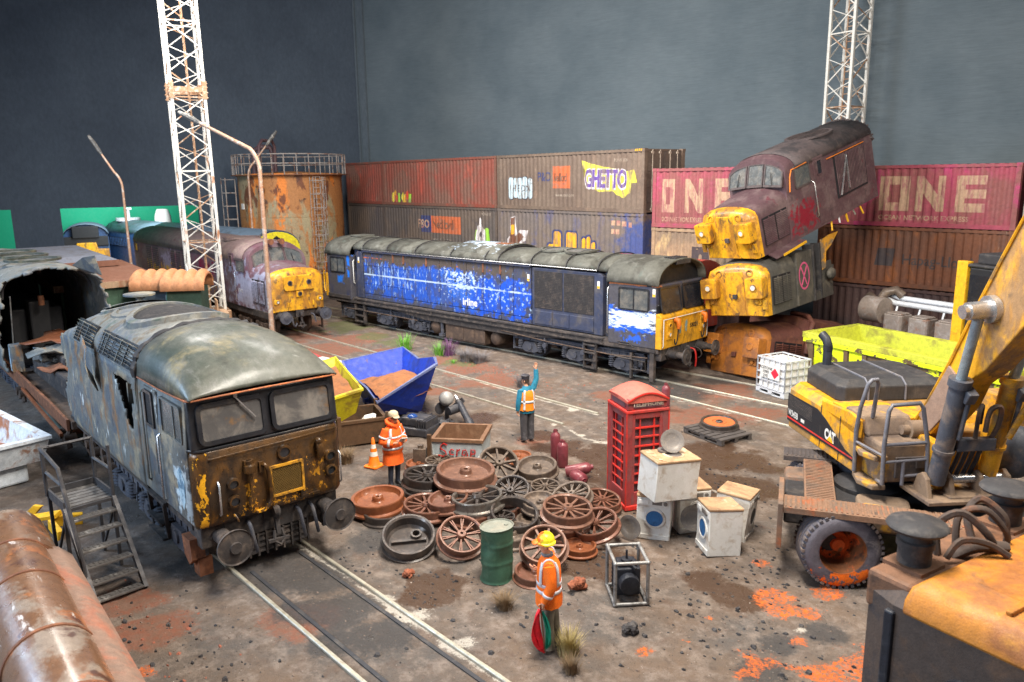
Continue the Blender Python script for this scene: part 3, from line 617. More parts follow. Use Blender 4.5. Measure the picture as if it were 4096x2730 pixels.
hose(t56,[(.25,-.42,1.82),(.26,-.42,1.5),(.25,-.46,1.25),(.22,-.44,1.15)],.026,M['b56front'],'jumper_cable')
hose(t56,[(.2,-.2,1.86),(.27,-.16,1.86),(.27,-.12,1.7),(.27,-.1,1.3),(.26,-.2,1.12),(.23,-.36,1.1)],.036,M['b56front'],'air_pipe')
mb=MB(); mb.bx((.2,-.21,1.83),(.06,.08,.18)); mb.build('pipe_bracket',M['b56front'],t56,0)
mb=MB(); mb.tube([(.2,.82,1.75),(.27,.82,1.8),(.28,.81,1.95),(.26,.8,2.02)],[.05,.06,.065,.05],8); mb.ico((.27,.8,2.05),.065,2); mb.build('horn',M['b56front'],t56,50)
handrail(t56,[(.17,-1.04,2.14),(.23,-1.0,2.15),(.24,0,2.17),(.23,1.14,2.2),(.17,1.17,2.2)],.02,M['b56front'])
for y in(-.92,1.2): handrail(t56,[(.18,y,1.75),(.24,y,1.72),(.24,y,1.22),(.18,y,1.18)],.016)
mb=MB(); mb.bx((.22,.62,1.13),(.05,.32,.04)); mb.bx((.22,.45,1.18),(.05,.03,.12)); mb.build('foot_step',M['b56front'],t56,0)
handrail(t56,[(.18,-.7,1.14),(.25,-.68,1.08),(.25,-.66,1.02)],.016,M['b56front'],'hook')
# buffer beam and gear
mb=MB(); mb.box(-.5,.02,-1.2,1.2,.62,1.0); mb.box(-.5,-.3,-1.1,1.1,.35,.65); mb.build('buffer_beam',M['under'],t56,0,.02)
for y in(-.9,.92): buffer(t56,.66,y,.80,M['under'],.29,.66)
coupling(t56,.04,M['under'])
for y,s_ in((.42,1),(.66,1),(-.45,1)):
    hose(t56,[(.02,y,.9),(.16,y,.86),(.2,y+.03,.6),(.16,y+.08,.38)],.032,M['undblue'])
mb=MB(); mb.box(-.1,-.02,-.62,.62,.28,.6)
for k in range(9): mb.box(-.03,.03,-.6+k*.15,-.57+k*.15,.22,.62)
for k in range(4): mb.box(-.03,.0,-.62,.62,.26+k*.1,.29+k*.1)
mb.build('snow_grid',M['under'],t56,0)
mb=MB(); mb.prism([(-.55,.75),(-.2,.75),(-.15,.42),(-.3,.3),(-.5,.42)],'y',-1.32,-1.1); mb.box(-.4,-.15,-1.22,-1.0,.1,.4); mb.build('life_guard',M['rust'],t56,0)
mb=MB(); mb.box(-2.35,-1.45,-1.3,-1.12,.92,.98); mb.bar((-2.3,-1.28,.95),(-2.3,-1.24,.3),.06); mb.bar((-1.5,-1.28,.95),(-1.5,-1.24,.3),.06); mb.box(-2.3,-1.5,-1.35,-1.15,.56,.6); mb.box(-2.3,-1.5,-1.35,-1.15,.28,.32); mb.build('cab_step',M['under'],t56,0)
bogie(t56,-2.6,(-1.7,0,1.45),M['undblue'],True)
mb=MB(); mb.box(-8.3,.0,-.6,.6,.75,1.06); mb.box(-8.3,-.3,-1.22,-1.05,.86,1.02); mb.build('chassis_frame',M['under'],t56,0)
for x in(-7.2,-6.5,-5.8,-5.2):
    mb=MB(); mb.tube([(x,-1.15,.95),(x+.05,-1.2,.75),(x+.2,-1.2,.5),(x+.22,-1.15,.35)],.05,6); mb.cyl((x+.2,-1.25,.62),(x+.2,-1.05,.62),.1,n=10); mb.build('brake_rigging',M['undbrown'],t56,40)
# ============================================================ rear half of the burnt loco
tR=thing('scrap_locomotive',t56.location+Matrix.Rotation(R(-5),3,'Z')@Vector((-14.2,-.1,0)),R(-5),'burnt out rear half of a locomotive with open dark torn shell on flat frame','locomotive')
rg=random.Random(12)
W2=1.4; full=[(-W2,1.0),(-W2-.02,2.2),(-W2+.02,2.95)]+[(-(W2)*math.cos(PI*k/16),3.05+.88*math.sin(PI*k/16)**.8) for k in range(1,16)]+[(W2-.02,2.95),(W2+.02,2.2),(W2,1.0)]
def keepR(x,y,z):
    e=.1+.25*math.sin(y*5+z*3)+.18*math.sin(z*13)+.1*math.sin(y*17)
    if y<-1 and z<2.9: e-=.5
    if y>1.0 and z<2.3: e-=.35+.3*math.sin(z*9)
    return x<e-.2
solid(shell(full,-9.5,.3,90,60,keepR,.06,9).build('body_shell',M['b56body'],tR,40,fixn=False),.05,-1)
mb=MB(); mb.box(-9.4,-9.2,-1.2,1.2,1,3.6); mb.build('bulkhead',M['ink'],tR,0)
mb=MB(); mb.box(-9,-.6,-1.2,1.2,.98,1.06); mb.build('floor_plate',M['ink'],tR,0)
mb=MB(); mb.box(-9,-3.2,-.75,.75,1.06,2.4); mb.box(-3.2,-2.6,-.3,.3,1.06,2.7); mb.build('burnt_engine',M['ink'],tR,0,.05)
mb=MB(); mb.cyl((-1.9,-.05,2.65),(-1.9,-.05,2.95),.09,n=10); mb.build('pipe_end',M['rust'],tR)
for k in range(5):
    mb=MB(); x=-.9-k*1.6; mb.tube([(x,-(W-.06)*math.cos(PI*j/12),3.05+.9*math.sin(PI*j/12)**.8) for j in range(13)],.035,5); mb.build('roof_rib',M['black'],tR,40)
mb=MB(); mb.bar((-.3,-1.1,3.2),(-.7,-1.15,1.3),.03); mb.build('hanging_cable',M['mesh'],tR,0)
mb=MB(); mb.loft([[(.0,.55,4.0),(.05,.95,3.72)],[(.5,.75,4.25),(.55,1.05,3.75)],[(.75,1.0,4.3),(.72,1.15,3.7)]],False); solid(mb.build('torn_flap',M['b56side'],tR,0,fixn=False),.03,0)
roofdisc_=None
for k in range(3):
    mb=MB(); mb.lathe([(.7,.0),(.7,.07),(.8,.07),(.8,0),(.7,0)],28,(-2.6-k*1.9,0,4.0)); mb.build('roof_ring',M['b56roof'],tR,40)
mb=MB(); mb.box(-10,6.4,-1.22,1.22,.78,.97); mb.build('frame_bed',M['undbrown'],tR,0,.02)
mb=MB(); mb.prism([(-9.8,.74),(6.3,.74),(6.3,1.02),(4.6,1.08),(-.4,1.12),(-9.8,1.12)],'y',-1.31,-1.24); mb.build('side_sill',M['rust'],tR,0,.01)
mb=MB(); mb.bar((1.5,-1.38,.84),(6.2,-1.42,.66),.07); mb.build('bent_angle',M['rustw3'],tR,0)
mb=MB(); mb.bx((.05,-1.2,1.45),(.4,.3,.8)); mb.build('end_post',M['b56side'],tR,0,.03)
mb=MB(); mb.box(.2,4.4,-.85,.85,.97,1.55); mb.box(.6,3.2,-.6,.7,1.55,1.85); mb.build('burnt_machinery',M['under'],tR,0,.06)
# underframe box and brake gear seen beside the white skip
mb=MB(); mb.prism([(-1.15,.78),(-1.2,.5),(-1.0,.16),(-.6,.12),(-.6,.78)],'x',1.7,5.2); mb.box(1.7,5.2,-1.22,-1.16,.44,.49); mb.build('fuel_tank',wmat('green grey tank',C(70,80,74),[(C(104,100,90),4,.5,.7,None,.7)],.7,0,.2),tR,0,.02)
mb=MB(); mb.box(5.2,5.5,-1.2,-.7,.4,.8); mb.build('tank_end_box',M['rust'],tR,0,.02)
bogie(tR,-2.4,(-1.9,0,1.7),M['undblue'],True)
for x in(.4,.9,5.7,6.2):
    mb=MB(); mb.tube([(x,-1.2,.8),(x,-1.3,.6),(x+.15,-1.3,.35)],.06,6); mb.lathe([(.12,0),(.12,.25),(.06,.27)],10,(x,-1.38,.55),'y'); mb.build('brake_cylinder',M['undbrown'],tR,40)
def scrap_sheet(c,sx,sy,rz,mat,seed,h=.1,name='scrap_sheet',label=None,tilt=(0,0)):
    rg=random.Random(seed); mb=MB(); n=5
    mb.loft([[(sx*(i/n-.5)*(1+rg.uniform(-.2,.2)),sy*(k/n-.5)*(1+rg.uniform(-.15,.15)),h*math.sin(i*1.7+k*1.1+seed)*.5+rg.uniform(-.02,.02)) for k in range(n+1)] for i in range(n+1)],False)
    o=mb.build(name,mat,None,30,fixn=False); o.location=c; o.rotation_euler=(tilt[0],tilt[1],rz); solid(o,.03,0); return o
fw=lambda x,y,z:tR.location+Matrix.Rotation(R(-5),3,'Z')@Vector((x,y,z))
o=scrap_sheet(fw(.9,-.1,2.05),2.2,1.3,.4,M['rustw3'],3,.08,tilt=(.1,-.08)); tag(o,'long rusty orange steel plate lying on the burnt loco frame','scrap metal','scrap on the loco frame')
o=scrap_sheet(fw(2.2,-.35,1.92),1.5,1.1,1.1,M['b56side'],5,.2,'crumpled_metal'); tag(o,'crumpled grey sheet lying on the burnt loco frame','scrap metal','scrap on the loco frame')
o=scrap_sheet(fw(3.1,-.55,1.6),1.1,.8,.5,M['rust'],8,.16,'crumpled_metal'); tag(o,'crumpled brown plate near the torn side of the burnt loco','scrap metal','scrap on the loco frame')
mb=MB(); rg=random.Random(5)
for k in range(9): mb.ico((rg.uniform(-.3,.3),rg.uniform(-.2,.2),rg.uniform(.05,.2)),rg.uniform(.08,.17),1,.3,rg)
o=mb.build('scrap_lump',M['mesh'],None,0); o.location=fw(1.9,-.75,1.6); tag(o,'heap of pale melted metal lumps on the burnt loco frame','scrap metal','scrap on the loco frame')
mb=MB(); mb.cyl((-.5,0,0),(.5,.1,.02),.02,n=6); o=mb.build('bright_rod',M['chrome'],None); o.location=fw(2.6,-.6,1.68); tag(o,'thin bright metal rod lying across the loco frame','rod')
# ============================================================ blue mainline loco
BLU=C(34,84,190); NAV=C(40,50,88); GRM=C(84,80,82)
M['l58door']=wmat('rubbed blue doors',C(62,66,84),[(C(84,80,80),1.5,.5,.7,None,.7),(C(44,54,96),2.4,.5,.7,None,.6)],.55,.05,.2,
   boxes=[(C(36,80,176),(-3.0,-1.3,2.25),(3.25,.9,.72),.25,.6,2.2),(C(26,76,186),(1.9,-1.3,2.1),(1.65,.9,.62),.2,.8,2.5),(C(44,92,184),(-.3,-1.3,2.4),(.9,.9,.7),.3,.6,3),(C(60,66,92),(-1.4,-1.3,2.2),(5,.9,1),.3,2.2,1.3,(2.2,1,.5),.6,.9),
          (C(160,190,226),(-4.2,-1.3,2.4),(2.1,.9,.6),.15,3.0,5,(2.4,1,.45),.75,1.45),(C(196,210,226),(-.1,-1.3,2.5),(.7,.9,.35),.2,2.4,6,(1,1,2.2),.8,.85),(C(170,196,228),(1.9,-1.3,2.2),(1.5,.9,.6),.12,3.2,6,None,.7,1.75),
          (C(168,186,206),(-1.4,-1.3,2.34),(4.9,.9,.028),.2,.5,3),(C(188,96,60),(-3.2,-1.3,3.06),(3.2,.9,.022),.2,1.2,4),(C(78,70,66),(-1.4,-1.3,3.12),(5,.9,.2),.3,1.3,3,(1.5,1,.7))],rand=False)
M['l58']=wmat('grimy navy paint',C(54,60,82),[(C(86,82,82),1.6,.45,.68,None,.85),(C(98,86,74),4,.56,.74,(1,1,.4),.6)],.55,.05,.2,rand=False)
M['l58cab']=wmat('grimy cab paint',C(72,70,76),[(C(50,56,86),1.8,.5,.68,None,.7),(C(96,88,80),3,.55,.75,None,.6)],.55,.05,.2,
   boxes=[(C(28,84,196),(7.95,-1.35,1.95),(.85,.3,.34),.15,.5,4),(C(190,202,214),(8.0,-1.35,1.99),(.72,.3,.20),.08,1.3,5,(.6,1,3.0),1.,-.3),(C(40,88,190),(8.05,-1.35,1.36),(.3,.3,.08),.3,1.6,6),
          (C(34,110,210),(-7.9,-1.35,2.0),(.2,.3,.16),.3,.5,4),(C(34,110,210),(-7.25,-1.35,2.9),(.1,.3,.3),.2,.7,4),(C(34,110,210),(-7.25,-1.35,2.3),(.08,.3,.16),.2,.7,4),
          (C(200,116,64),(8.0,-1.35,3.08),(.95,.3,.03),.2,.6,6),(C(200,116,64),(-8.0,-1.35,3.2),(.95,.3,.03),.2,.6,6)],rand=False)
M['l58roof']=wmat('grey dusty roof',C(88,87,80),[(C(60,58,52),1.1,.47,.6,None,.85),(C(118,118,112),1.7,.52,.7,None,.7),(C(88,98,92),2.5,.55,.7,None,.5)],.7,.05,.2,
   boxes=[(C(168,182,198),(.3,.1,3.9),(.8,.6,.5),.3,1.3,4)],rand=False)
M['l58front']=wmat('worn yellow end',C(206,150,34),[(C(120,92,40),2.2,.5,.66,(1,1,.5),.85),(C(92,74,44),4,.58,.72,None,.8),(C(110,140,140),3.2,.64,.7,None,.7)],.45,.05,.15,rand=False,coat=.15)
t58=thing('diesel_locomotive',(0,0,.02),0,'grimy dark blue diesel locomotive with bright blue rubbed side doors and yellow end','locomotive')
def arc_roof(x,hw,ze,zr,n=14,pw=.85): return [(x,-hw*math.cos(PI*k/n),ze+(zr-ze)*math.sin(PI*k/n)**pw) for k in range(n+1)]
# frame
mb=MB(); mb.box(-9,9,-1.3,1.3,1.16,1.24); mb.box(-9.0,9.0,-1.33,-1.22,.98,1.2) ; mb.build('sole_bar',M['under'],t58,0,.015)
mb=MB(); mb.prism([(-4.6,1.0),(5.6,1.0),(3.0,.78),(-2.2,.78)],'y',-1.3,-1.2); mb.box(-9,9,-.9,.9,.8,1.16); mb.build('main_frame',M['under'],t58,0,.01)
mb=MB()
mb.box(-6.9,6.9,-1.37,-1.30,1.02,1.06); mb.box(-6.9,6.9,-1.37,-1.3,1.18,1.23)
mb.build('frame_flange',M['under'],t58,0)
for k in range(9):
    mb=MB(); mb.box(-6.8+k*1.7,-6.75+k*1.7,-1.36,-1.3,1.06,1.18); mb.build('frame_rib',M['under'],t58,0)
# body core
mb=MB(); mb.box(-7.0,7.0,-1.02,1.16,1.24,3.3); mb.build('body_core',M['l58'],t58,0)
def strip_roof(x0,x1,hw,ze,zr,name='roof_panel'):
    mb=MB(); mb.loft([arc_roof(x0,hw,ze,zr),arc_roof(x1,hw,ze,zr)],False); o=mb.build(name,M['l58roof'],t58,60,fixn=False); solid(o,.04,1); return o
xs=[-7.05,-6.3,-4.6,-2.75,-.6,1.3,2.0,3.6,5.2,6.55,7.1]
for a,b in zip(xs,xs[1:]): strip_roof(a+.015,b-.015,1.2,3.38,3.84)
for x in xs[1:-1]:
    mb=MB(); mb.tube([(x,-1.2*math.cos(PI*k/14),3.42+.47*math.sin(PI*k/14)**.85) for k in range(15)],.022,5); mb.build('roof_seam',M['black'],t58,60)
mb=MB(); mb.box(-6.3,3.62,-1.27,-1.17,3.30,3.40); mb.build('cant_rail',M['l58'],t58,0,.01)
mb=MB(); mb.tube([(-6.3,-1.28,3.40),(6.55,-1.28,3.40)],.016,5); mb.build('gutter',M['chrome'],t58,60)
# side doors: individual panels
dx=[-6.3,-5.72,-5.0,-4.2,-3.5,-2.95,-2.05,-1.25,-.55,.3,1.2,2.1,2.75,3.62]
for i,(a,b) in enumerate(zip(dx,dx[1:])):
    mb=MB(); mb.box(a+.012,b-.012,-1.2,-1.08,1.5,3.28); mb.box(a+.012,b-.012,-1.19,-1.08,1.27,1.48)
    if i<5:
        for z in(1.95,2.75): mb.box(a+.03,b-.03,-1.215,-1.2,z-.012,z+.012)
    o=mb.build('door_panel',M['l58door'],t58,0,.012)
    if i in(3,4,6,10,11):
        mb=MB(); mb.box(a-.03,a+.05,-1.225,-1.19,2.95,3.3); mb.build('hinge',M['rust'],o,0)
    mb=MB(); mb.box(b-.06,b-.03,-1.225,-1.2,2.0,2.12); mb.build('door_handle',M['chrome'],o,0)
letter('lettering','irline',.40,(.05,-1.206,1.62),M['wpaint'],t58,bold=.01,align='LEFT')
# logo of three broken rings
mb=MB()
for cx in(-.62,-.08,.42):
    for k in range(16):
        if k%5==4: continue
        a=2*PI*k/16; r0,r1=.24,.33
        p=[(cx+r*math.cos(a+d),2.55+r*math.sin(a+d)) for r,d in((r0,0),(r1,0),(r1,.34),(r0,.34))]
        mb.prism(p,'y',-1.207,-1.2)
mb.build('ring_logo',wmat('worn pale blue logo',C(176,196,222),[(C(50,92,180),7,.45,.6,None,.9)],.6),t58,0)
# radiator section
mb=MB(); mb.box(3.66,6.5,-1.2,-1.05,1.27,3.3); rad=mb.build('radiator_house',M['l58'],t58,0,.02)
mb=MB(); mb.box(3.78,5.05,-1.215,-1.19,1.9,3.2); mb.box(5.12,6.4,-1.215,-1.19,1.9,3.2); mb.build('radiator_mesh',M['black'],rad,0)
mb=MB()
for x0,x1 in((3.78,5.05),(5.12,6.4)):
    k=x0+.04
    while k<x1: mb.box(k,k+.012,-1.222,-1.21,1.9,3.2); k+=.055
    z=1.93
    while z<3.2: mb.box(x0,x1,-1.226,-1.214,z,z+.012); z+=.055
mb.build('mesh_wire',M['under'],rad,0)
for a,b in((3.78,4.6),(4.65,5.35),(5.4,6.4)):
    mb=MB(); mb.box(a,b,-1.222,-1.19,1.33,1.8); mb.build('lower_panel',M['l58'],rad,0,.015)
for (x,z) in((3.5,2.95),(6.6,2.95),(8.82,2.9),(-6.62,2.95)):
    mb=MB(); y=-1.212 if abs(x)<6.5 else (-1.22 if abs(x)<7 else -1.358); mb.box(x-.05,x+.05,y-.006,y+.004,z-.15,z+.1); o=mb.build('warning_sticker',M['wpaint'],t58,0)
    mb=MB(); mb.box(x-.045,x+.045,y-.011,y-.005,z-.14,z-.06); mb.build('sticker_patch',M['yellow'],o,0)
for (a,b) in((6.42,6.78),(-6.8,-6.36)):
    mb=MB(); mb.prism([(a,1.26),(b,1.26),(b,3.2),(b-.1,3.3),(a+.1,3.3),(a,3.2)],'y',-1.22,-.95); mb.build('end_panel',M['l58'],t58,0,.02)
for s_,x0 in((1,6.8),(-1,-7.1)):
    mb=MB(); mb.box(x0,x0+.3,-1.08,-1.0,1.25,3.35); d=mb.build('vestibule_door',M['l58'],t58,0)
    sidewin(d,x0+.05,x0+.28,2.45,3.1,-1.08,-1,M['rubber'],M['glassd'],r=.05,fw=.03)
handrail(t58,[(6.98,-1.18,2.9),(6.98,-1.24,2.85),(6.98,-1.24,1.4),(6.98,-1.18,1.35)],.02,M['chrome'])
handrail(t58,[(-7.02,-1.18,2.9),(-7.02,-1.24,2.85),(-7.02,-1.24,1.9),(-7.02,-1.18,1.85)],.02,M['wpaint'])
# cabs
for s_ in(1,-1):
    X=lambda x: x*s_
    mb=MB(); mb.loft([[(X(x),-1.35,1.12),(X(x),-1.35,3.1),(X(x),1.35,3.1),(X(x),1.35,1.12)] for x in(7.1,8.9)],True,True,True)
    cab=mb.build('cab',M['l58cab'],t58,0,.03)
    def cr(x,dz=0): return [(X(x),-1.38*math.cos(PI*k/16),3.1+.74*math.sin(PI*k/16)**.8+dz) for k in range(17)]
    mb=MB(); mb.loft([cr(7.05),cr(8.4),cr(9.0,-.01)],False); o=mb.build('cab_roof',M['l58roof'],t58,60,fixn=False); solid(o,.05,0)
    mb=MB(); p=[(y*.985,z-.02) for _,y,z in cr(8.8)]+[(1.33,3.0),(-1.33,3.0)]; mb.prism(p,'x',X(8.55),X(8.72)); mb.build('roof_end',M['ink'],t58,0)
    # raked screens
    wv=[(X(8.905),-1.31,2.18),(X(8.72),-1.31,3.1),(X(8.72),1.31,3.1),(X(8.905),1.31,2.18)]
    mb=MB(); mb.loft([[(X(8.60),-1.34,2.14),(X(8.60),1.34,2.14),(X(8.60),1.34,3.12),(X(8.60),-1.34,3.12)],[(X(8.96),-1.34,2.14),(X(8.96),1.34,2.14),(X(8.78),1.34,3.12),(X(8.78),-1.34,3.12)]],True,True,True); mb.build('screen_surround',M['b56blk'],t58,0,.02)
    if s_==1:
        for y0,y1 in((-1.22,-.06),(.06,1.22)): frontwin(t58,y0,y1,2.24,3.04,8.965,M['b56blk'],M['glassd'],rake=.19,r=.08,fw=.06)
        mb=MB(); mb.bar((8.97,-.5,2.3),(8.9,-.5,2.8),.02); mb.build('wiper',M['chrome'],t58,0)
        mb=MB(); mb.box(8.9,9.12,-1.36,1.36,1.14,2.12); mb.prism([(8.9,2.12),(9.12,2.12),(9.02,2.24),(8.9,2.24)],'y',-1.36,1.36); mb.build('yellow_end',M['l58front'],t58,0,.02)
        mb=MB()
        for y in(-1.3,1.3): mb.tube([(9.13,y,1.2),(9.16,y,1.25),(9.16,y,2.05)],.014,5)
        mb.tube([(9.16,-1.3,2.07),(9.16,1.3,2.07)],.014,5); mb.build('handrail',M['wpaint'],t58,60)
        for y in(-.95,1.02):
            mb=MB(); mb.bx((9.14,y,1.72),(.05,.3,.62)); lb=mb.build('lamp_box',M['l58front'],t58,0,.02)
            for z in(1.86,1.58): roundlamp(lb,9.165,y,z,.085,M['l58front'],M['glassd'] if z>1.7 else M['lens'],'lamp',.03)
        for y in(-.62,.98):
            mb=MB(); mb.tube([(9.13,y,2.0),(9.26,y,1.98),(9.27,y,1.86),(9.26,y,1.72)],[.09,.09,.075,.05],8); mb.build('air_socket',wmat('orange socket',C(214,112,30),[(C(150,80,40),5,.5,.7,None,.6)],.5),t58,50)
            hose(t58,[(9.26,y,1.74),(9.25,y-.03,1.4),(9.22,y-.08,1.22),(9.2,y-.12,1.4)],.02,M['ink'],'jumper_cable')
        letter('number','58021',.2,(9.125,.52,1.62),M['ink'],t58,(0,1,0),(0,0,1),.006)
        for (y,z,h_) in((-.3,1.68,.18),(.06,1.72,.2)):
            mb=MB(); mb.lathe([(.0,.006),(h_*.5,.006),(h_*.5,0)],16,(9.122,y,z),'x'); mb.v=[(a,y+(b-y)*.7,z+(c-z)*2) for a,b,c in mb.v]; mb.build('faded_patch',wmat('faded grey blue',C(110,140,146),[(C(160,130,50),6,.5,.6,None,.7)],.5),t58,0)
        sidewin(t58,7.5,8.65,2.26,2.98,-1.35,-1,M['b56blk'],M['glass'],'cab_window',(.5,),.08,.05)
        mb=MB(); mb.box(8.72,9.0,-.4,.4,3.68,3.82)
        for k in range(5): mb.box(8.5+k*.09,8.55+k*.09,-.35,.35,3.8,3.88)
        mb.build('roof_vent',M['black'],t58,0)
        mb=MB(); mb.box(7.35,8.9,-1.37,-1.35,1.02,1.12); mb.build('cab_skirt',M['under'],t58,0)
        mb=MB(); mb.tube([(7.5,-1.38,1.22),(7.95,-1.38,1.22),(8.1,-1.38,1.1)],.018,5); mb.tube([(7.55,-1.38,1.15),(8.0,-1.38,1.15)],.018,5)
        for x in(7.6,7.75,7.9): mb.bar((x,-1.38,1.12),(x,-1.38,1.22),.015)
        mb.build('foot_grille',M['under'],t58,0)
    else:
        sidewin(t58,-8.62,-7.48,2.3,3.0,-1.35,-1,M['b56blk'],M['glass'],'cab_window',(.5,),.06,.05)
        mb=MB(); mb.box(-9.1,-8.9,-1.36,1.36,1.14,2.2); mb.build('yellow_end',M['l58front'],t58,0,.02)
        mb=MB(); mb.box(-8.2,-7.4,-.5,.3,3.84,3.92); mb.build('roof_hatch',M['l58roof'],t58,0,.02)
        mb=MB(); mb.box(-8.9,-7.2,-1.38,-1.3,1.14,1.3); mb.build('cab_skirt',M['under'],t58,0,.01)
        handrail(t58,[(-9.08,-1.38,2.3),(-9.14,-1.4,2.25),(-9.14,-1.4,1.4),(-9.08,-1.38,1.35)],.025,M['yellow'])
mb=MB(); mb.loft([arc_roof(-.6,1.05,3.5,3.95),arc_roof(2.0,1.05,3.5,3.95)],False); solid(mb.build('roof_cover',M['l58roof'],t58,60,fixn=False),.03,0)
mb=MB(); mb.box(1.0,1.7,-.35,.0,3.9,3.98); mb.build('roof_hatch',M['rust'],t58,0,.02)
for xc in(3.9,5.0):
    mb=MB(); 
    ring=lambda r,h:[(xc+r*math.cos(2*PI*k/24),-.1+r*.95*math.sin(2*PI*k/24),3.38+.46*math.sin(math.acos(max(-1,min(1,(.1-r*.95*math.sin(2*PI*k/24))/1.2))))**.85+h) for k in range(24)]
    mb.loft([ring(.62,.03),ring(.62,.09),ring(.54,.09),ring(.54,.045)],True); o=mb.build('fan_ring',M['l58roof'],t58,50)
    mb=MB(); mb.loft([ring(.54,.05),ring(.27,.05),ring(.02,.05)],True); mb.build('fan_mesh',M['mesh'],o,50)
# buffers, couplings
for y in(-.87,.87): buffer(t58,9.75,y,.95,M['under'],.25,.66)
mb=MB(); mb.box(8.75,9.06,-1.25,1.25,.75,1.12); mb.build('buffer_beam',M['under'],t58,0,.02); coupling(t58,9.1,M['under'])
hose(t58,[(9.1,.3,.95),(9.3,.32,.9),(9.34,.36,.6),(9.3,.4,.35)],.03,M['red']); hose(t58,[(9.1,.55,.95),(9.3,.6,.9),(9.34,.7,.7),(9.2,.75,.55)],.02,M['under'])
for y in(-.87,.87): buffer(t58,-9.75,y,.95,M['under'],.25,.66) if False else None
for x in(6.35,7.95): 
    mb=MB(); 
    if x<7: 
        mb.box(x-.28,x-.22,-1.34,-1.25,-.0+.1,.98); mb.prism([(x+.22,.98),(x+.28,.98),(x+.26,.1),(x+.05,.1)],'y',-1.34,-1.28)
        for z in(.14,.38,.64,.9): mb.box(x-.25,x+.24,-1.38,-1.2,z,z+.04)
    else:
        mb.box(x,x+.08,-1.34,-1.25,.08,.9); mb.box(x+.75,x+.9,-1.34,-1.2,.08,1.0)
        mb.tube([(x-.6,-1.36,.72),(x+.6,-1.36,.68),(x+.62,-1.36,.4),(x+.1,-1.36,.38)],.02,5)
    mb.build('step_ladder',M['under'],t58,0)
mb=MB(); mb.box(-6.95,-6.85,-1.34,-1.22,.15,.95); mb.box(-6.3,-6.2,-1.34,-1.22,.15,.95)
for z in(.18,.45,.72): mb.box(-6.9,-6.25,-1.38,-1.2,z,z+.05)
mb.build('step_ladder',M['under'],t58,0)
bogie(t58,5.65,(-2.1,-.05,1.95),M['undblue']); bogie(t58,-5.3,(-2.1,.4,2.55),M['undblue'])
mb=MB(); mb.box(-.95,1.25,-1.25,-.3,.18,.78); o=mb.build('fuel_tank',M['undbrown'],t58,0,.03)
for x in(-.4,.2,.8):
    mb=MB(); mb.box(x,x+.5,-1.265,-1.25,.25,.7); mb.build('tank_cover',M['undbrown'],o,0,.01)
mb=MB(); mb.lathe([(.0,-.02),(.2,.0),(.27,.08),(.27,.9),(.2,.98),(0,1.0)][::1],18,(1.75,-1.2,.5),'y'); mb.build('air_tank',M['undbrown'],t58,50)
mb=MB(); mb.lathe([(.0,-.02),(.22,.0),(.29,.08),(.29,.9),(.2,.98),(0,1.0)],18,(-1.62,-1.22,.55),'y'); mb.build('air_tank',M['undbrown'],t58,50)
mb=MB(); mb.cyl((-1.18,-1.2,.25),(-1.18,-1.2,.85),.07,n=8); mb.bx((-1.18,-1.2,.28),(.2,.2,.12)); mb.build('valve',M['undblue'],t58)
mb=MB(); mb.tube([(2.2,-1.3,.9),(4.5,-1.33,.78),(7.2,-1.32,.72),(8.6,-1.3,.8)],.022,5); mb.tube([(-7.6,-1.32,.72),(-5,-1.33,.72),(-2.6,-1.3,.7)],.022,5); mb.build('brake_pipe',M['undbrown'],t58,60)
for x in(-4.4,-2.9,4.3,6.0):
    mb=MB(); mb.bar((x,-1.25,.98),(x+.05,-1.3,.45),.05); mb.cyl((x+.04,-1.35,.62),(x+.04,-1.25,.62),.09,n=10); mb.build('brake_lever',M['undblue'],t58)
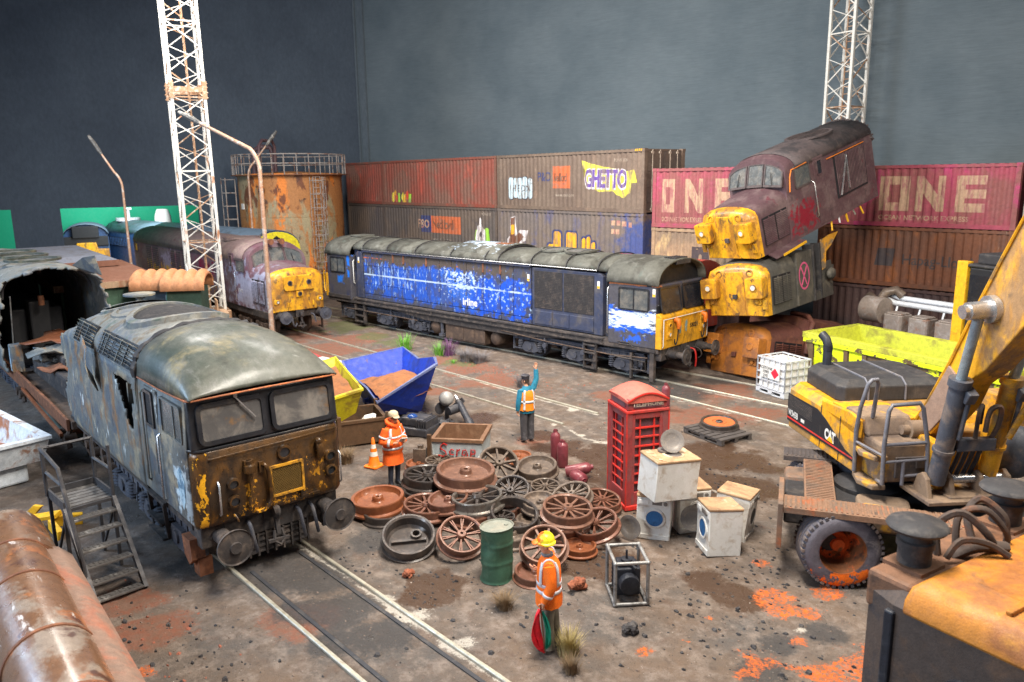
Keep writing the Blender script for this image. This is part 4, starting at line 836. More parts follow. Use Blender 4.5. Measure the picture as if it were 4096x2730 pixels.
# ============================================================ nose-cab locomotives
def nose_sec(x,hw,ze,zt,zb):
    p=[(x,-hw,zb),(x,-hw,ze)]
    for k in range(1,8):
        a=PI*k/8; p.append((x,-hw*math.cos(a)*.99,ze+(zt-ze)*math.sin(a)**.75))
    return p+[(x,hw,ze),(x,hw,zb)]
def nose_cab(t,L,mats,hw=1.2,zb=1.1,box='split',roof=True,mouth=None,ztop=2.68,grille=(-1.9,-.55),cut=False):
    """nose, cab and body of an end-cab diesel; local x forward, nose tip at x=0"""
    my,ms,mr,mw,mfr=mats
    ze=ztop-.38
    mb=MB(); mb.loft([nose_sec(0.02,hw*.78,ze-.12,ztop-.22,zb+.04),nose_sec(-.03,hw*.9,ze-.05,ztop-.1,zb+.01),nose_sec(-.12,hw*.97,ze,ztop-.02,zb),nose_sec(-.34,hw,ze+.02,ztop+.02,zb)],True,True,False); nose=mb.build('nose',my,t,50)
    mb=MB(); mb.loft([nose_sec(x,hw+.06*((-x-.34)/1.5),ze+.02+.06*((-x-.34)/1.5),ztop+.02+.2*((-x-.34)/1.5),zb) for x in(-.345,-.9,-1.9)],True,False,True); mb.build('nose_side',ms,t,45)
    # nose side louvres
    for sy in(-1,1):
        for (a,b) in ((grille[0],(grille[0]+grille[1])/2-.02),((grille[0]+grille[1])/2+.02,grille[1])):
            y=sy*(hw+.04); mb=MB(); mb.box(a,b,min(y,y+sy*.02),max(y,y+sy*.02),zb+.3,ze-.08); g=mb.build('louvre_grille',M['ink'],t,0)
            mb=MB(); n=15
            for i in range(n):
                z=zb+.34+i*(ze-.46-zb)/n; mb.prism([(0,z),(.035,z-.005),(0,z+.03)],'x',a+.02,b-.02); 
            mb.v=[(x,y+sy*(.018+yy),z) for x,yy,z in mb.v]; mb.box((a+b)/2-.012,(a+b)/2+.012,min(y,y+sy*.055),max(y,y+sy*.055),zb+.32,ze-.1); mb.build('louvre',ms,g,0)
    if box=='split':
        for y in(-.84,.80):
            mb=MB(); mb.prism(rr(.60,.66,.06,3,y,1.9),'x',-.12,.27); bx_=mb.build('headcode_box',my,nose,0,.02)
            roundlamp(bx_,.27,y-.02,1.93,.12,my,mw,'headlamp',.03)
        mb=MB(); mb.prism([(-.36,zb+.03),(.36,zb+.03),(.32,ztop-.22),(-.32,ztop-.22)],'x',-.02,.045); mb.build('nose_door',my,nose,0,.02)
        for y in(-.56,.56):
            mb=MB(); mb.lathe([(.09,0),(.09,.025),(.12,.02),(.125,0)],16,(.01,y,2.36),'x'); mb.build('marker_disc',my,nose,40)
        for y in(-.8,.8):
            mb=MB(); mb.bx((0.03,y,1.45),(.06,.26,.2)); mb.lathe([(.05,0),(.06,.06)],10,(.06,y,1.45),'x'); mb.bx((0.03,y+.25*(1 if y>0 else -1),1.35),(.05,.16,.3)); mb.build('lamp_bracket',my,nose,0)
        mb=MB(); mb.bx((.06,.02,1.62),(.1,.16,.14)); mb.build('lamp_iron',mfr,nose,0)
    else:
        mb=MB(); mb.prism(rr(1.3,.62,.1,4,0,2.28),'x',-.1,.13); bx_=mb.build('headcode_box',my,nose,0,.03)
        for y in(-.4,.42): roundlamp(bx_,.13,y,2.29,.1,mfr,M['glassd'],'headlamp',.03)
        mb=MB(); mb.bx((.06,.02,1.82),(.08,.3,.26)); mb.build('lamp_bracket',my,nose,0,.02); roundlamp(t,.1,.02,1.82,.09,mfr,M['glassd'],'lamp',.03)
        for y in(-.92,.92):
            mb=MB(); mb.prism(rr(.28,.2,.04,3,y,1.55),'x',-.04,.04); o=mb.build('tail_lamp',my,nose,0,.01); roundlamp(o,.04,y,1.55,.06,mfr,mw,'lamp',.02)
        for y in(-.5,-.42,.6):
            mb=MB(); mb.bx((.05,y,1.4),(.06,.06,.2)); mb.build('bracket',my,nose,0)
    # cab
    hwb=hw+.12; zc=3.05 if box!='split' else 3.25
    if roof:
        def cs(x,zr,hw_=hwb): return [(x,-hw_,zb),(x,-hw_,zc)]+[(x,-hw_*math.cos(PI*k/14),zc+(zr-zc)*math.sin(PI*k/14)**.85) for k in range(1,14)]+[(x,hw_,zc),(x,hw_,zb)]
        def csw(): # windscreen bulkhead leaning back
            out=[]
            for (x,y,z) in cs(-1.72,3.78,hwb-.04): out.append((-1.72-max(0,(z-2.75))*.42,y,z))
            return out
        mb=MB(); mb.loft([csw(),[(x-.07*1,y*1.02,z+.02*(z>3)) for x,y,z in csw()],cs(-2.3,3.86),cs(-L,3.86)],True,True,True) if not cut else mb.loft([csw(),[(x-.07,y*1.02,z+.02*(z>3)) for x,y,z in csw()],cs(-2.3,3.86),cs(-L,3.86)],True,True,False)
        body=mb.build('body',ms,t,45)
        mb=MB(); mb.loft([[(x,y*1.01,z+.012) for x,y,z in cs(xx,3.86)[1:-1] if z>3.0] for xx in(-2.45,-3.2,-4.2,-L+.02)],False); solid(mb.build('roof_sheet',mr,t,60,fixn=False),.02,1)
        # three windscreens
        for (y0,y1,dz) in((-1.1,-.36,.0),(-.32,.32,.0),(.36,1.1,.0)):
            cy=(y0+y1)/2; mb=MB(); pts=[]
            zl=2.92+(.0 if abs(cy)<.1 else .0); 
            top=lambda y: zc+(3.78-zc)*max(0,1-(y/(hwb-.02))**2)**.42-.16
            poly=[(y0,zl-.06*abs(y0)),(y1,zl-.06*abs(y1))]+[(y1+(y0-y1)*k/5,top(y1+(y0-y1)*k/5)) for k in range(6)]
            xw=lambda z:-1.72-max(0,z-2.75)*.42
            c=(cy,sum(p[1] for p in poly)/len(poly)); inn=[(c[0]+(p[0]-c[0])*.86,c[1]+(p[1]-c[1])*.86) for p in poly]
            mb.loft([[(xw(z)-.02,y,z) for y,z in poly],[(xw(z)+.035,y,z) for y,z in poly],[(xw(z)+.035,y,z) for y,z in inn],[(xw(z)-.02,y,z) for y,z in inn]],True)
            f=mb.build('windscreen',mfr if mfr is not M['black'] else ms,t,40)
            mb=MB(); mb.loft([[(xw(z)+.012,y,z) for y,z in inn]],True,False,True); mb.build('pane',M['glass'],f,0)
        for yy in(-.7,.7): mb=MB(); mb.bar((xw(3.0)+.06,yy,2.95),(xw(3.3)+.05,yy*.9,3.35),.02); mb.build('wiper',M['ink'],t,0)
        for sy in(-1,1):
            sidewin(t,-3.2,-2.3,2.6,zc+.12,sy*hwb,sy,mfr,M['glass'],'cab_window',(),.08,.05)
            mb=MB(); y=sy*hwb; mb.box(-4.0,-3.4,min(y,y+sy*.03),max(y,y+sy*.03),zb+.1,3.35); d=mb.build('cab_door',ms,t,0,.015)
            sidewin(d,-3.86,-3.54,2.72,3.25,y+sy*.03,sy,ms,M['glassd'],'door_window',(),.06,.04)
            handrail(t,[(-3.3,y,2.6),(-3.3,y+sy*.06,2.55),(-3.3,y+sy*.06,1.4),(-3.3,y,1.35)],.018,M['chrome'])
    return nose
M['nosey']=wmat('chipped yellow nose',C(208,150,26),[(C(150,102,40),1.4,.46,.58,(1,1,.45),.92),(C(104,78,46),3.0,.54,.63,(1,1,.5),.92),(C(232,174,32),1.2,.52,.64,None,.7),(C(74,58,46),6,.58,.66,(1,1,.6),.85)],.45,.0,.3,coat=.2)
M['noseo']=wmat('rusty yellow nose',C(168,104,40),[(C(122,80,54),1.5,.46,.62,None,.9),(C(206,132,36),1.3,.55,.68,None,.7),(C(88,66,52),4,.6,.75,None,.7)],.6,.0,.3)
M['maroon']=wmat('dusty maroon paint',C(92,44,54),[(C(116,92,90),1.2,.44,.62,None,.85),(C(128,106,100),3,.55,.72,None,.6),(C(116,26,40),2.2,.66,.72,None,.8)],.55,0,.2)
M['maroon2']=wmat('dirty purple brown paint',C(84,62,66),[(C(110,92,92),1.5,.46,.64,None,.7),(C(92,28,44),1.7,.62,.7,None,.8),(C(60,52,54),4,.56,.7,None,.7)],.5,0,.2,
   boxes=[(C(120,20,38),(-2.6,1.25,1.62),(.55,.5,.38),.3,1.1,5)],rand=False)
M['mroof']=wmat('sooty roof',C(78,68,68),[(C(54,50,52),2,.48,.62,None,.9),(C(108,96,92),3,.56,.72,None,.6)],.7,0,.3)
M['greycab']=wmat('sooty grey cab',C(74,72,68),[(C(104,98,88),1.6,.48,.66,None,.8),(C(52,50,50),3.5,.55,.7,None,.7)],.65,0,.25)
M['rustmar']=wmat('rusty maroon cab',C(98,60,52),[(C(130,88,66),1.6,.48,.66,None,.7),(C(70,60,84),1.2,.56,.72,None,.6),(C(66,48,44),3.5,.55,.7,None,.7)],.55,0,.25)
# maroon loco on the middle road
t37=thing('maroon_locomotive',(-6.4,-4.42,.02),R(-6.5),'faded maroon diesel locomotive with yellow nose standing behind the lattice mast','locomotive')
M['l37side']=wmat('faded maroon side',C(96,64,74),[(C(108,92,96),1.1,.42,.6,None,.85),(C(108,86,82),3,.55,.72,None,.6),(C(108,34,56),1.8,.6,.68,None,.8)],.6,0,.2,
   boxes=[(C(140,124,140),(-13.,-1.3,2.2),(.6,.5,.6),.3,1.2,3),(C(214,160,44),(-7.7,-1.3,1.55),(.8,.5,.32),.3,1.8,5),(C(206,150,44),(-13.6,-1.3,1.65),(1.6,.5,.3),.3,1.9,4),(C(112,20,50),(-7.4,-1.3,2.2),(.9,.5,.5),.25,1.0,3),(C(140,140,160),(-1.9,-1.3,1.9),(1.8,.5,.7),.4,1.1,2.5)],rand=False)
M['l37roof']=wmat('dusty maroon roof',C(120,100,98),[(C(140,122,112),2,.45,.65,None,.7),(C(104,44,54),2.4,.6,.7,None,.7),(C(92,84,84),4,.56,.7,None,.6)],.75,0,.25)
nose_cab(t37,19.2,(M['nosey'],M['l37side'],M['l37roof'],M['lens'],M['mroof']),1.18,1.12,'box',True,ztop=2.85,grille=(-1.75,-.5))
for x0,x1 in((-12.2,-10.6),(-16.6,-14.3),(-10.4,-9.1)):
    mb=MB(); mb.box(x0,x1,-1.33,-1.29,1.6,2.95); g=mb.build('side_grille',M['mroof'],t37,0)
    mb=MB()
    for k in range(12): mb.box(x0+.04,x1-.04,-1.35,-1.33,1.66+k*.105,1.70+k*.105)
    mb.box((x0+x1)/2-.03,(x0+x1)/2+.03,-1.36,-1.33,1.6,2.95); mb.build('slat',M['l37side'],g,0)
sidewin(t37,-18.9,-18.3,2.5,3.0,-1.3,-1,M['mroof'],M['glassd'],'cab_window')
letter('lettering','EWS',.62,(-13.4,-1.315,1.42),M['yellow'],t37,bold=.02); letter('lettering','E W',.6,(-7.7,-1.315,1.4),M['yellow'],t37,bold=.02)
letter('number','37 670',.2,(-2.9,-1.315,1.72),M['wpaint'],t37)
mb=MB(); mb.cyl((-2.1,-.28,3.86),(-1.75,-.28,3.86),.06,.13,12); mb.cyl((-2.1,.2,3.86),(-1.75,.2,3.86),.06,.13,12); mb.build('horn',M['rust'],t37,40)
mb=MB(); mb.lathe([(.75,0),(.75,.06),(.85,.06),(.85,0),(.75,0)],26,(-5.4,-.1,3.84)); mb.build('fan_ring',M['l37roof'],t37,40)
mb=MB(); mb.box(-18.8,-.2,-1.25,1.25,.82,1.12); mb.build('main_frame',M['under'],t37,0,.03)
for y in(-.87,.87): buffer(t37,.62,y,.98,M['under'],.26,.6,M['undblue'])
coupling(t37,.0,M['under']); hose(t37,[(.0,-.4,.95),(.15,-.42,.9),(.2,-.4,.62),(.14,-.3,.5),(.1,-.2,.62)],.035,M['undblue']); hose(t37,[(0,.5,.95),(.15,.55,.9),(.2,.6,.6)],.03,M['undblue'])
bogie(t37,-3.0,(-1.9,0,1.9),M['undbrown']); bogie(t37,-15.5,(-1.9,0,1.9),M['undbrown'])
# ============================================================ stack of three cut cabs
def wreck(name,loc,rot,label,grp=None,sc=1.):
    o=bpy.data.objects.new(name,None); COL.objects.link(o); o.location=loc; o.rotation_euler=tuple(R(a) for a in rot); o.scale=(sc,sc,sc); return tag(o,label,'loco cab',grp)
tc=wreck('cut_cab',(10.104,1.2,-.90),(3.7,-11.2,-103.7),'rusty orange nosed cut locomotive cab at the bottom of the stack','cut cabs piled up')
nose_cab(tc,4.5,(M['noseo'],M['rustmar'],M['rustmar'],M['noseo'],M['rustmar']),1.08,.95,'split',False,ztop=2.65,grille=(-1.85,-.5))
mb=MB(); mb.loft([[(x,-1.2,.95),(x,-1.2,2.95),(x,-.6,3.1),(x,.6,3.1),(x,1.2,2.95),(x,1.2,.95)] for x in(-1.95,-4.3)],True,True,True); mb.build('body',M['rustmar'],tc,40)
mb=MB(); mb.tube([(-1.95,1.23,1.9),(-1.97,1.24,2.5),(-2.15,1.2,2.9),(-2.3,.9,3.12),(-2.35,.2,3.2)],.09,8); mb.build('screen_pillar',M['rustmar'],tc,50)
sidewin(tc,-3.1,-2.3,1.9,2.75,1.2,1,M['rustmar'],M['ink'],'cab_window'); sidewin(tc,-3.9,-3.4,1.6,2.8,1.2,1,M['maroon'],M['maroon2'],'door_panel')
mb=MB(); rg=random.Random(3)
for k in range(26): mb.ico((-4.3+rg.uniform(-.06,.06),1.15+rg.uniform(-.1,.1),1.1+k*.075),rg.uniform(.03,.06),1,.5,rg)
mb.build('torn_edge',M['galv'],tc,0)
tm=wreck('cut_cab',(10.5,.98,1.15),(6.1,2.8,-91.7),'sooty grey cut locomotive cab with pink cross sprayed on its side','cut cabs piled up',.95)
nose_cab(tm,4.5,(M['nosey'],M['greycab'],M['greycab'],M['lens'],M['black']),1.08,.95,'split',False,ztop=2.65,grille=(-1.6,-.42))
mb=MB(); mb.loft([[(x,-1.2,.95),(x,-1.2,2.75),(x,1.2,2.75),(x,1.2,.95)] for x in(-1.95,-3.1)],True,True,True); mb.build('body',M['greycab'],tm,0,.03)
solid(shell([(1.2,.95),(1.2,1.5),(1.19,2.2)],-4.7,-3.1,14,8,lambda x,y,z:not(-3.75<x<-3.25 and z>1.25) and x>-4.55-.1*math.sin(z*7),.05,4).build('torn_side',M['greycab'],tm,0,fixn=False),.04,0)
mb=MB(); mb.box(-3.72,-3.6,.9,1.24,.95,2.9); mb.box(-3.2,-3.1,.9,1.25,.95,2.9); mb.box(-3.75,-3.1,.7,1.22,1.2,1.28); mb.build('door_frame',M['black'],tm,0,.02)
mb=MB(); mb.loft([[(-3.75,1.24,1.95),(-3.75,1.22,3.0)],[(-3.98,1.26,2.0),(-4.02,1.24,3.02)],[(-4.0,1.28,2.55),(-4.3,1.26,3.1)],[(-4.4,1.3,2.75),(-5.0,1.3,3.15)]],False); solid(mb.build('torn_panel',wmat('sooty yellow panel',C(196,140,40),[(C(110,100,88),1.4,.5,.6,None,.95)],.6,0,.2),tm,0,fixn=False),.03,0)
mb=MB(); mb.ico((-4.2,1.35,1.75),.3,2,.05,rnd,(1,.4,.7)); mb.build('driver_seat',M['greycab'],tm,50)
mb=MB(); mb.box(-4.4,-2,-1.1,1.0,.95,1.2); mb.bar((-4.3,-1.1,1.2),(-4.2,-1.1,2.9),.1); mb.bar((-4.3,.5,1.2),(-4.3,.3,2.9),.06); mb.build('cab_floor',M['black'],tm,0)
for pts,rr_ in(([(-2.45+.36*math.cos(2*PI*k/24),1.215,1.92+.44*math.sin(2*PI*k/24)) for k in range(25)],.035),([(-2.65,1.215,2.22),(-2.25,1.215,1.62)],.04),([(-2.62,1.215,1.62),(-2.25,1.215,2.22)],.04)):
    mb=MB(); mb.tube([(a,1.197,c) for a,b,c in pts],rr_,5); mb.v=[(a,1.2+(b-1.2)*.25,c) for a,b,c in mb.v]; mb.build('pink_cross',wmat('pink spray',C(206,84,130),[(C(120,76,86),9,.5,.7,None,.6)],.7,0,.3),tm,0)
tt=wreck('cut_cab',(9.98,1.62,2.92),(3.5,15.5,-100.0),'maroon cut locomotive cab tipped nose down at the top of the stack','cut cabs piled up',.94)
nose_cab(tt,7.1,(M['nosey'],M['maroon2'],M['mroof'],M['lens'],M['mroof']),1.08,.95,'split',True,ztop=2.65,grille=(-1.75,-.45),cut=True)
mb=MB(); mb.loft([[(-7.05,1.18,1.0),(-7.05,-1.18,1.0),(-7.05,-1.18,3.0),(-7.05,0,3.8),(-7.05,1.18,3.0)]],True,False,True); mb.build('inner_bulkhead',M['ink'],tt,0)
mb=MB(); mb.box(-6.5,-4.6,1.18,1.23,1.6,3.15); g=mb.build('side_grille',M['ink'],tt,0,.01)
for k in range(20):
    mb=MB(); x=-6.43+k*.09; mb.prism([(x,1.22),(x+.03,1.265),(x+.042,1.23)],'z',1.68,3.08); mb.build('slat',M['maroon2'],g,0)
mb=MB(); mb.bar((-4.7,1.3,1.7),(-5.3,1.28,2.95),.05,.03); mb.bar((-5.28,1.27,1.8),(-5.28,1.27,3.0),.06,.04); mb.build('loose_bar',M['chrome'],tt,0)
mb=MB(); mb.tube([(-1.95,1.235,2.62),(-2.05,1.24,3.1),(-2.2,1.22,3.3),(-3.05,1.225,3.33)],.022,5); mb.build('orange_line',wmat('orange trim',C(220,124,46),(),.5,0,.05),tt,60); mb=MB(); mb.tube([(-4.2,1.23,3.12),(-6.5,1.23,3.12)],.018,5); mb.build('orange_line',wmat('orange trim',C(220,124,46),(),.5,0,.05),tt,60)
mb=MB(); mb.loft([[(-.5,1.1,.94),(-.5,1.42,.8)],[(-1.3,1.12,.94),(-1.3,1.46,.82)],[(-2.15,1.14,.95),(-2.2,1.4,.86)]],False); solid(mb.build('skirt_flap',M['maroon2'],tt,0,fixn=False),.03,0)
mb=MB(); mb.bar((-.8,1.475,.83),(-2.1,1.46,.86),.02,.08); mb.build('yellow_edge',M['yellow'],tt,0)
mb=MB(); mb.lathe([(.72,0),(.72,.06),(.82,.06),(.82,0),(.72,0)],26,(-5.0,.12,3.83)); g=mb.build('fan_ring',M['mroof'],tt,40)
mb=MB()
for k in range(-9,10):
    s=k*.075; h=math.sqrt(max(0,.72**2-s*s)); mb.bar((-5+s,.12-h,3.88),(-5+s,.12+h,3.88),.014); mb.bar((-5-h,.12+s,3.89),(-5+h,.12+s,3.89),.014)
mb.build('fan_mesh',M['mroof'],g,0)
mb=MB(); rg=random.Random(8)
for k in range(40):
    a=PI*k/39; mb.bx((-7.1+rg.uniform(-.1,.06),-1.2*math.cos(a),3.05+.82*math.sin(a)**.85),(rg.uniform(.08,.25),.12,.05),(rg.uniform(-1,1),rg.uniform(-.6,.6),rg.uniform(-.5,.5)))
mb.build('torn_edge',M['mroof'],tt,0)
for k in range(5):
    mb=MB(); mb.bar((-4.1-k*.45,1.15,.95),(-4.0-k*.5,1.2,.62+.12*(k%2)),.05); mb.build('bent_bracket',M['chrome'] if k%2 else M['yellow'],tt,0)
# ============================================================ shipping containers
PITCH=.29
def bp(L):
    xs=[];d=[];x=.16
    while x<L-.3:
        xs+= [x,x+.07,x+.145,x+.215]; d+=[0,.0,.04,.04]; x+=PITCH
    return [0]+xs+[L],[0]+d+[0]
def depth_at(xs,d,x):
    i=max(0,min(len(xs)-2,np.searchsorted(xs,x)-1)); t=(x-xs[i])/max(xs[i+1]-xs[i],1e-6); return d[i]+(d[i+1]-d[i])*min(max(t,0),1)
def container(p0,p1,z0,h,mat,label,doors=False,depth=2.35,grp='stacked shipping containers',frame=None):
    L=math.dist(p0,p1); a=math.atan2(p1[1]-p0[1],p1[0]-p0[0])
    t=thing('shipping_container',(p0[0],p0[1],z0),a,label,'container',grp); fm=frame or mat
    xs,ds=bp(L); mb=MB()
    mb.loft([[(x,.02+d,.13) for x,d in zip(xs,ds)],[(x,.02+d,h-.11) for x,d in zip(xs,ds)]],False)
    mb.box(.02,L-.02,depth-.1,depth-.02,.02,h-.02); mb.box(.03,L-.03,.2,depth-.1,.02,.1); mb.box(.02,.1,.1,depth-.1,.05,h-.05)
    if not doors: mb.box(L-.1,L-.02,.1,depth-.1,.05,h-.05)
    mb.build('side_panel',mat,t,0,fixn=False)
    mb=MB(); x=.1; mb.box(.05,L-.05,.05,depth-.05,h-.09,h-.04)
    while x<L-.3: mb.box(x,x+.16,.02,depth-.02,h-.05,h-.005); x+=PITCH
    mb.build('roof',fm,t,0)
    for y in(0,depth-.16):
        for x in(0,L-.15):
            mb=MB(); mb.box(x,x+.15,y,y+.16,0,h); mb.box(x-.012,x+.162,y-.012,y+.172,0,.12); mb.box(x-.012,x+.162,y-.012,y+.172,h-.12,h+.0); mb.build('corner_post',fm,t,0)
    mb=MB(); mb.box(.15,L-.15,-.005,.08,h-.12,h-.02); mb.build('top_rail',fm,t,0)
    mb=MB(); mb.box(.15,L-.15,-.005,.1,.0,.15); mb.build('bottom_rail',fm,t,0)
    if doors:
        for k in(0,1):
            y0=.17+k*(depth-.34)/2; y1=y0+(depth-.34)/2-.02
            mb=MB(); mb.box(L-.12,L-.05,y0,y1,.1,h-.1)
            for z in(.4,1.0,1.6): mb.box(L-.05,L-.02,y0+.06,y1-.06,z,z+.3)
            d=mb.build('door',M['cDark'],t,0,.01)
            for f in(.28,.72):
                yy=y0+(y1-y0)*f; mb=MB(); mb.cyl((L+.01,yy,.05),(L+.01,yy,h-.05),.02,n=8)
                for z in(.15,h-.15): mb.bx((L,yy,z),(.06,.1,.08))
                mb.build('lock_rod',M['paleg'],d,50)
    t['_xs']=0; del t['_xs']; t_data[t.name]=(xs,ds,L,h); return t
t_data={}
def decal(t,polys,mat,lift,name='graffiti'):
    """flat print laid on the corrugated side: polygons (x,z) cut at every fold"""
    xs,ds,L,h=t_data[t.name]; bm=bmesh.new()
    if isinstance(polys,bpy.types.Mesh):
        bm.from_mesh(polys); bpy.data.meshes.remove(polys)
    else:
        for p in polys:
            vs=[bm.verts.new((a,0,b)) for a,b in p]; f=bm.faces.new(vs)
        bmesh.ops.triangulate(bm,faces=bm.faces)
    x0=min(v.co.x for v in bm.verts); x1=max(v.co.x for v in bm.verts)
    for x in xs:
        if x0<x<x1: bmesh.ops.bisect_plane(bm,geom=bm.verts[:]+bm.edges[:]+bm.faces[:],dist=1e-5,plane_co=(x,0,0),plane_no=(1,0,0))
    for v in bm.verts: v.co.y=.02+depth_at(xs,ds,v.co.x)-lift
    bmesh.ops.recalc_face_normals(bm,faces=bm.faces)
    for f in bm.faces:
        if f.normal.y>0: f.normal_flip()
    me=bpy.data.meshes.new(name); bm.to_mesh(me); bm.free(); return link(name,me,mat,t,0)
def dtext(t,body,size,x,z,mat,lift,bold=.0,space=1.,sx=1.,shear=0.,name='lettering',rot=0.):
    me=textmesh(body,size,bold,space); c,s_=math.cos(rot),math.sin(rot)
    me.transform(Matrix(((sx*c,shear-s_,0,x),(0,0,1,0),(sx*s_,c,0,z),(0,0,0,1)))); return decal(t,me,mat,lift,name)
def blob(cx,cz,rx,rz,n=14,j=.0,seed=1,rot=0):
    rg=random.Random(seed); out=[]
    for k in range(n):
        a=2*PI*k/n; q=1+rg.uniform(-j,j); u,v=rx*q*math.cos(a),rz*q*math.sin(a); out.append((cx+u*math.cos(rot)-v*math.sin(rot),cz+u*math.sin(rot)+v*math.cos(rot)))
    return out
def cmat(name,a,b,c,**k):
    return wmat(name,a,[(b,.5,.42,.6,None,.9),(c,1.2,.54,.7,(1,1,.5),.7),(C(200,186,160),5,.66,.76,(6,1,.5),.5)],.7,.05,.15,**k)
M['cRed']=cmat('faded red container',C(124,66,54),C(110,80,68),C(160,70,54)); M['cBrn']=cmat('dusty brown container',C(110,94,82),C(98,82,72),C(126,104,88))
M['cDark']=cmat('sooty brown container',C(84,76,72),C(98,84,74),C(70,64,66)); M['cBlu']=cmat('dusty blue brown container',C(104,94,90),C(112,98,88),C(62,72,120),boxes=[(C(64,76,124),(9.3,0,1.0),(.9,.6,1.1),.5,.9,2)],rand=False)
M['cPink']=cmat('faded magenta container',C(150,66,82),C(128,78,74),C(180,48,112)); M['cTan']=cmat('pale tan container',C(150,126,100),C(120,104,88),C(196,170,120))
M['cHap']=cmat('rusty brown container',C(112,70,50),C(96,66,54),C(150,88,44)); M['cDk2']=cmat('dark brown container',C(82,62,60),C(70,56,58),C(98,68,56))
M['cGry']=cmat('grey white container',C(176,172,166),C(150,140,130),C(190,184,176)); M['cOr']=cmat('orange container',C(190,120,40),C(150,100,60),C(206,140,40))
def gsp(n,c): return wmat(n,c,[(C(116,100,88),1.6,.46,.60,(5,1,.7),.8),(C(104,90,80),4,.58,.68,None,.7)],.7,0,.1)
M['pale']=wmat('faded cream print',C(168,138,114),[(C(146,88,92),3,.46,.62,(3,1,.6),.85)],.7,0,0); M['paleg']=wmat('faded grey print',C(160,146,132),[(C(112,90,80),3,.5,.7,None,.8)],.7,0,0)
M['dkp']=wmat('dark faded print',C(66,58,60),[(C(96,70,56),3,.5,.7,None,.8)],.7,0,0); M['orp']=wmat('orange print',C(178,92,56),[(C(120,96,84),2,.5,.7,None,.8)],.7,0,0)
M['gw']=gsp('white spray',C(206,198,198)); M['gv']=gsp('violet spray',C(92,66,140))
M['gy']=gsp('lime yellow spray',C(204,192,66)); M['gb']=gsp('pale blue spray',C(176,196,206))
M['gk']=gsp('dark outline spray',C(46,42,52)); M['gor']=gsp('yellow orange spray',C(220,158,32)); M['gg']=gsp('green spray',C(140,190,60)); M['gr']=gsp('red spray',C(180,58,40)); M['gbr']=gsp('brown spray',C(104,62,44)); M['gn']=wmat('navy spray',C(54,58,96),[(C(90,84,92),3,.5,.7,None,.6)],.6,0,0)
H3=2.47
LS=[((-20.6,8.0),(-15.7,7.15)),((-15.64,7.11),(-5.04,5.86)),((-4.96,5.85),(4.45,4.4))]
gh=container(*LS[2],4.98,H3,M['cBrn'],'brown container with purple GHETTO graffiti at the top of the left stack',doors=True,frame=M['cBrn'])
rd=container(*LS[1],4.98,H3,M['cRed'],'faded red container beside the one with GHETTO graffiti, top row')
container(*LS[0],4.98,H3,M['cRed'],'red brown container half hidden behind the rusty tank, top row')
po=container(*LS[1],2.5,H3,M['cDark'],'sooty brown container lettered P&O Nedlloyd, middle row')
gb_=container(*LS[2],2.5,H3,M['cBlu'],'bluish brown container with yellow graffiti, middle row under the GHETTO one')
container(*LS[0],2.5,H3,M['cDark'],'dark brown container behind the rusty tank, middle row')
for i,(a,b) in enumerate(LS): container(a,b,.0,H3,M['cDk2'],('dark container at ground level behind the rusty tank','dark container at ground level behind the blue loco roof, left one','dark container at ground level behind the blue loco roof, right one')[i])
Lr=t_data[rd.name][2]
for k in range(9): decal(rd,[blob(1.05+k*.22,.42+.12*math.sin(k*2),.16,.3,10,.3,k)],[M['gy'],M['gor'],M['gr'],M['gg'],M['gk']][k%5],.004+.001*k)
# GHETTO
Lg=t_data[gh.name][2]; q=Lg/9.52
def P(px,py): # photograph zoom pixel -> container x,z
    return ((px-1000)/985*Lg*(1+.16*(1-(px-1000)/985)*1.0) if True else 0, 2.47*(1-(py-(85-60*(px-1000)/985))/((345+85*(px-1000)/985))))
spl=[P(1578,110),P(1640,130),P(1720,150),P(1790,160),P(1860,180),P(1915,165),P(1925,225),P(1935,250),P(1900,255),P(1890,320),P(1850,355),P(1800,330),P(1780,310),P(1690,315),P(1640,290),P(1598,275),P(1610,200),P(1585,150)]
decal(gh,[spl],M['gy'],.004)
x0,z0=P(1600,280); x1,_=P(1890,300)
dtext(gh,'GHETTO',.98,x0-.05,z0-.02,M['gw'],.008,.085,.92,(x1-x0)/3.9,0,'graffiti',-.02); dtext(gh,'GHETTO',.98,x0-.05,z0,M['gv'],.012,.03,.92,(x1-x0)/3.9,0,'graffiti',-.02)
hx,hz=P(1075,372)
for k,(w_,h_) in enumerate(((.34,1.0),(.34,.9),(.36,.95),(.34,1.0),(.28,.95))): 
    decal(gh,[rr(w_*1.15,h_*1.08,.13,4,hx+.2+k*.36,hz+.52+.02*(k%2))],M['gk'],.004+.001*k); decal(gh,[rr(w_,h_,.12,4,hx+.2+k*.36,hz+.52+.02*(k%2))],M['gb'],.010+.001*k)
dtext(gh,'HEON',.42,hx+.32,hz+.38,M['gk'],.018,.0,1.25,1.,0,'graffiti')
ax,az=P(1382,295); decal(gh,[[(ax,az),(ax+1.15,az),(ax+1.15,az+.95),(ax,az+.95)]],M['orp'],.004,'painted_panel'); dtext(gh,'Nedlloyd',.5,ax+.05,az+.3,M['gbr'],.008,.01,.85,.55); dtext(gh,'P&O',.55,ax-1.05,az+.32,M['gn'],.004,.01,1,.85); dtext(gh,'www.ponl.com',.2,ax+.2,az-.35,M['paleg'],.004)
dtext(gh,'PONU 134',.17,Lg-1.7,2.0,M['paleg'],.004); 
mb=MB(); 
for k in range(4): mb.prism([(Lg-.5+k*.1,2.38),(Lg-.45+k*.1,2.38),(Lg-.41+k*.1,2.46),(Lg-.46+k*.1,2.46)],'y',-.02,-.014)
mb.build('hazard_stripe',M['yellow'],gh,0)
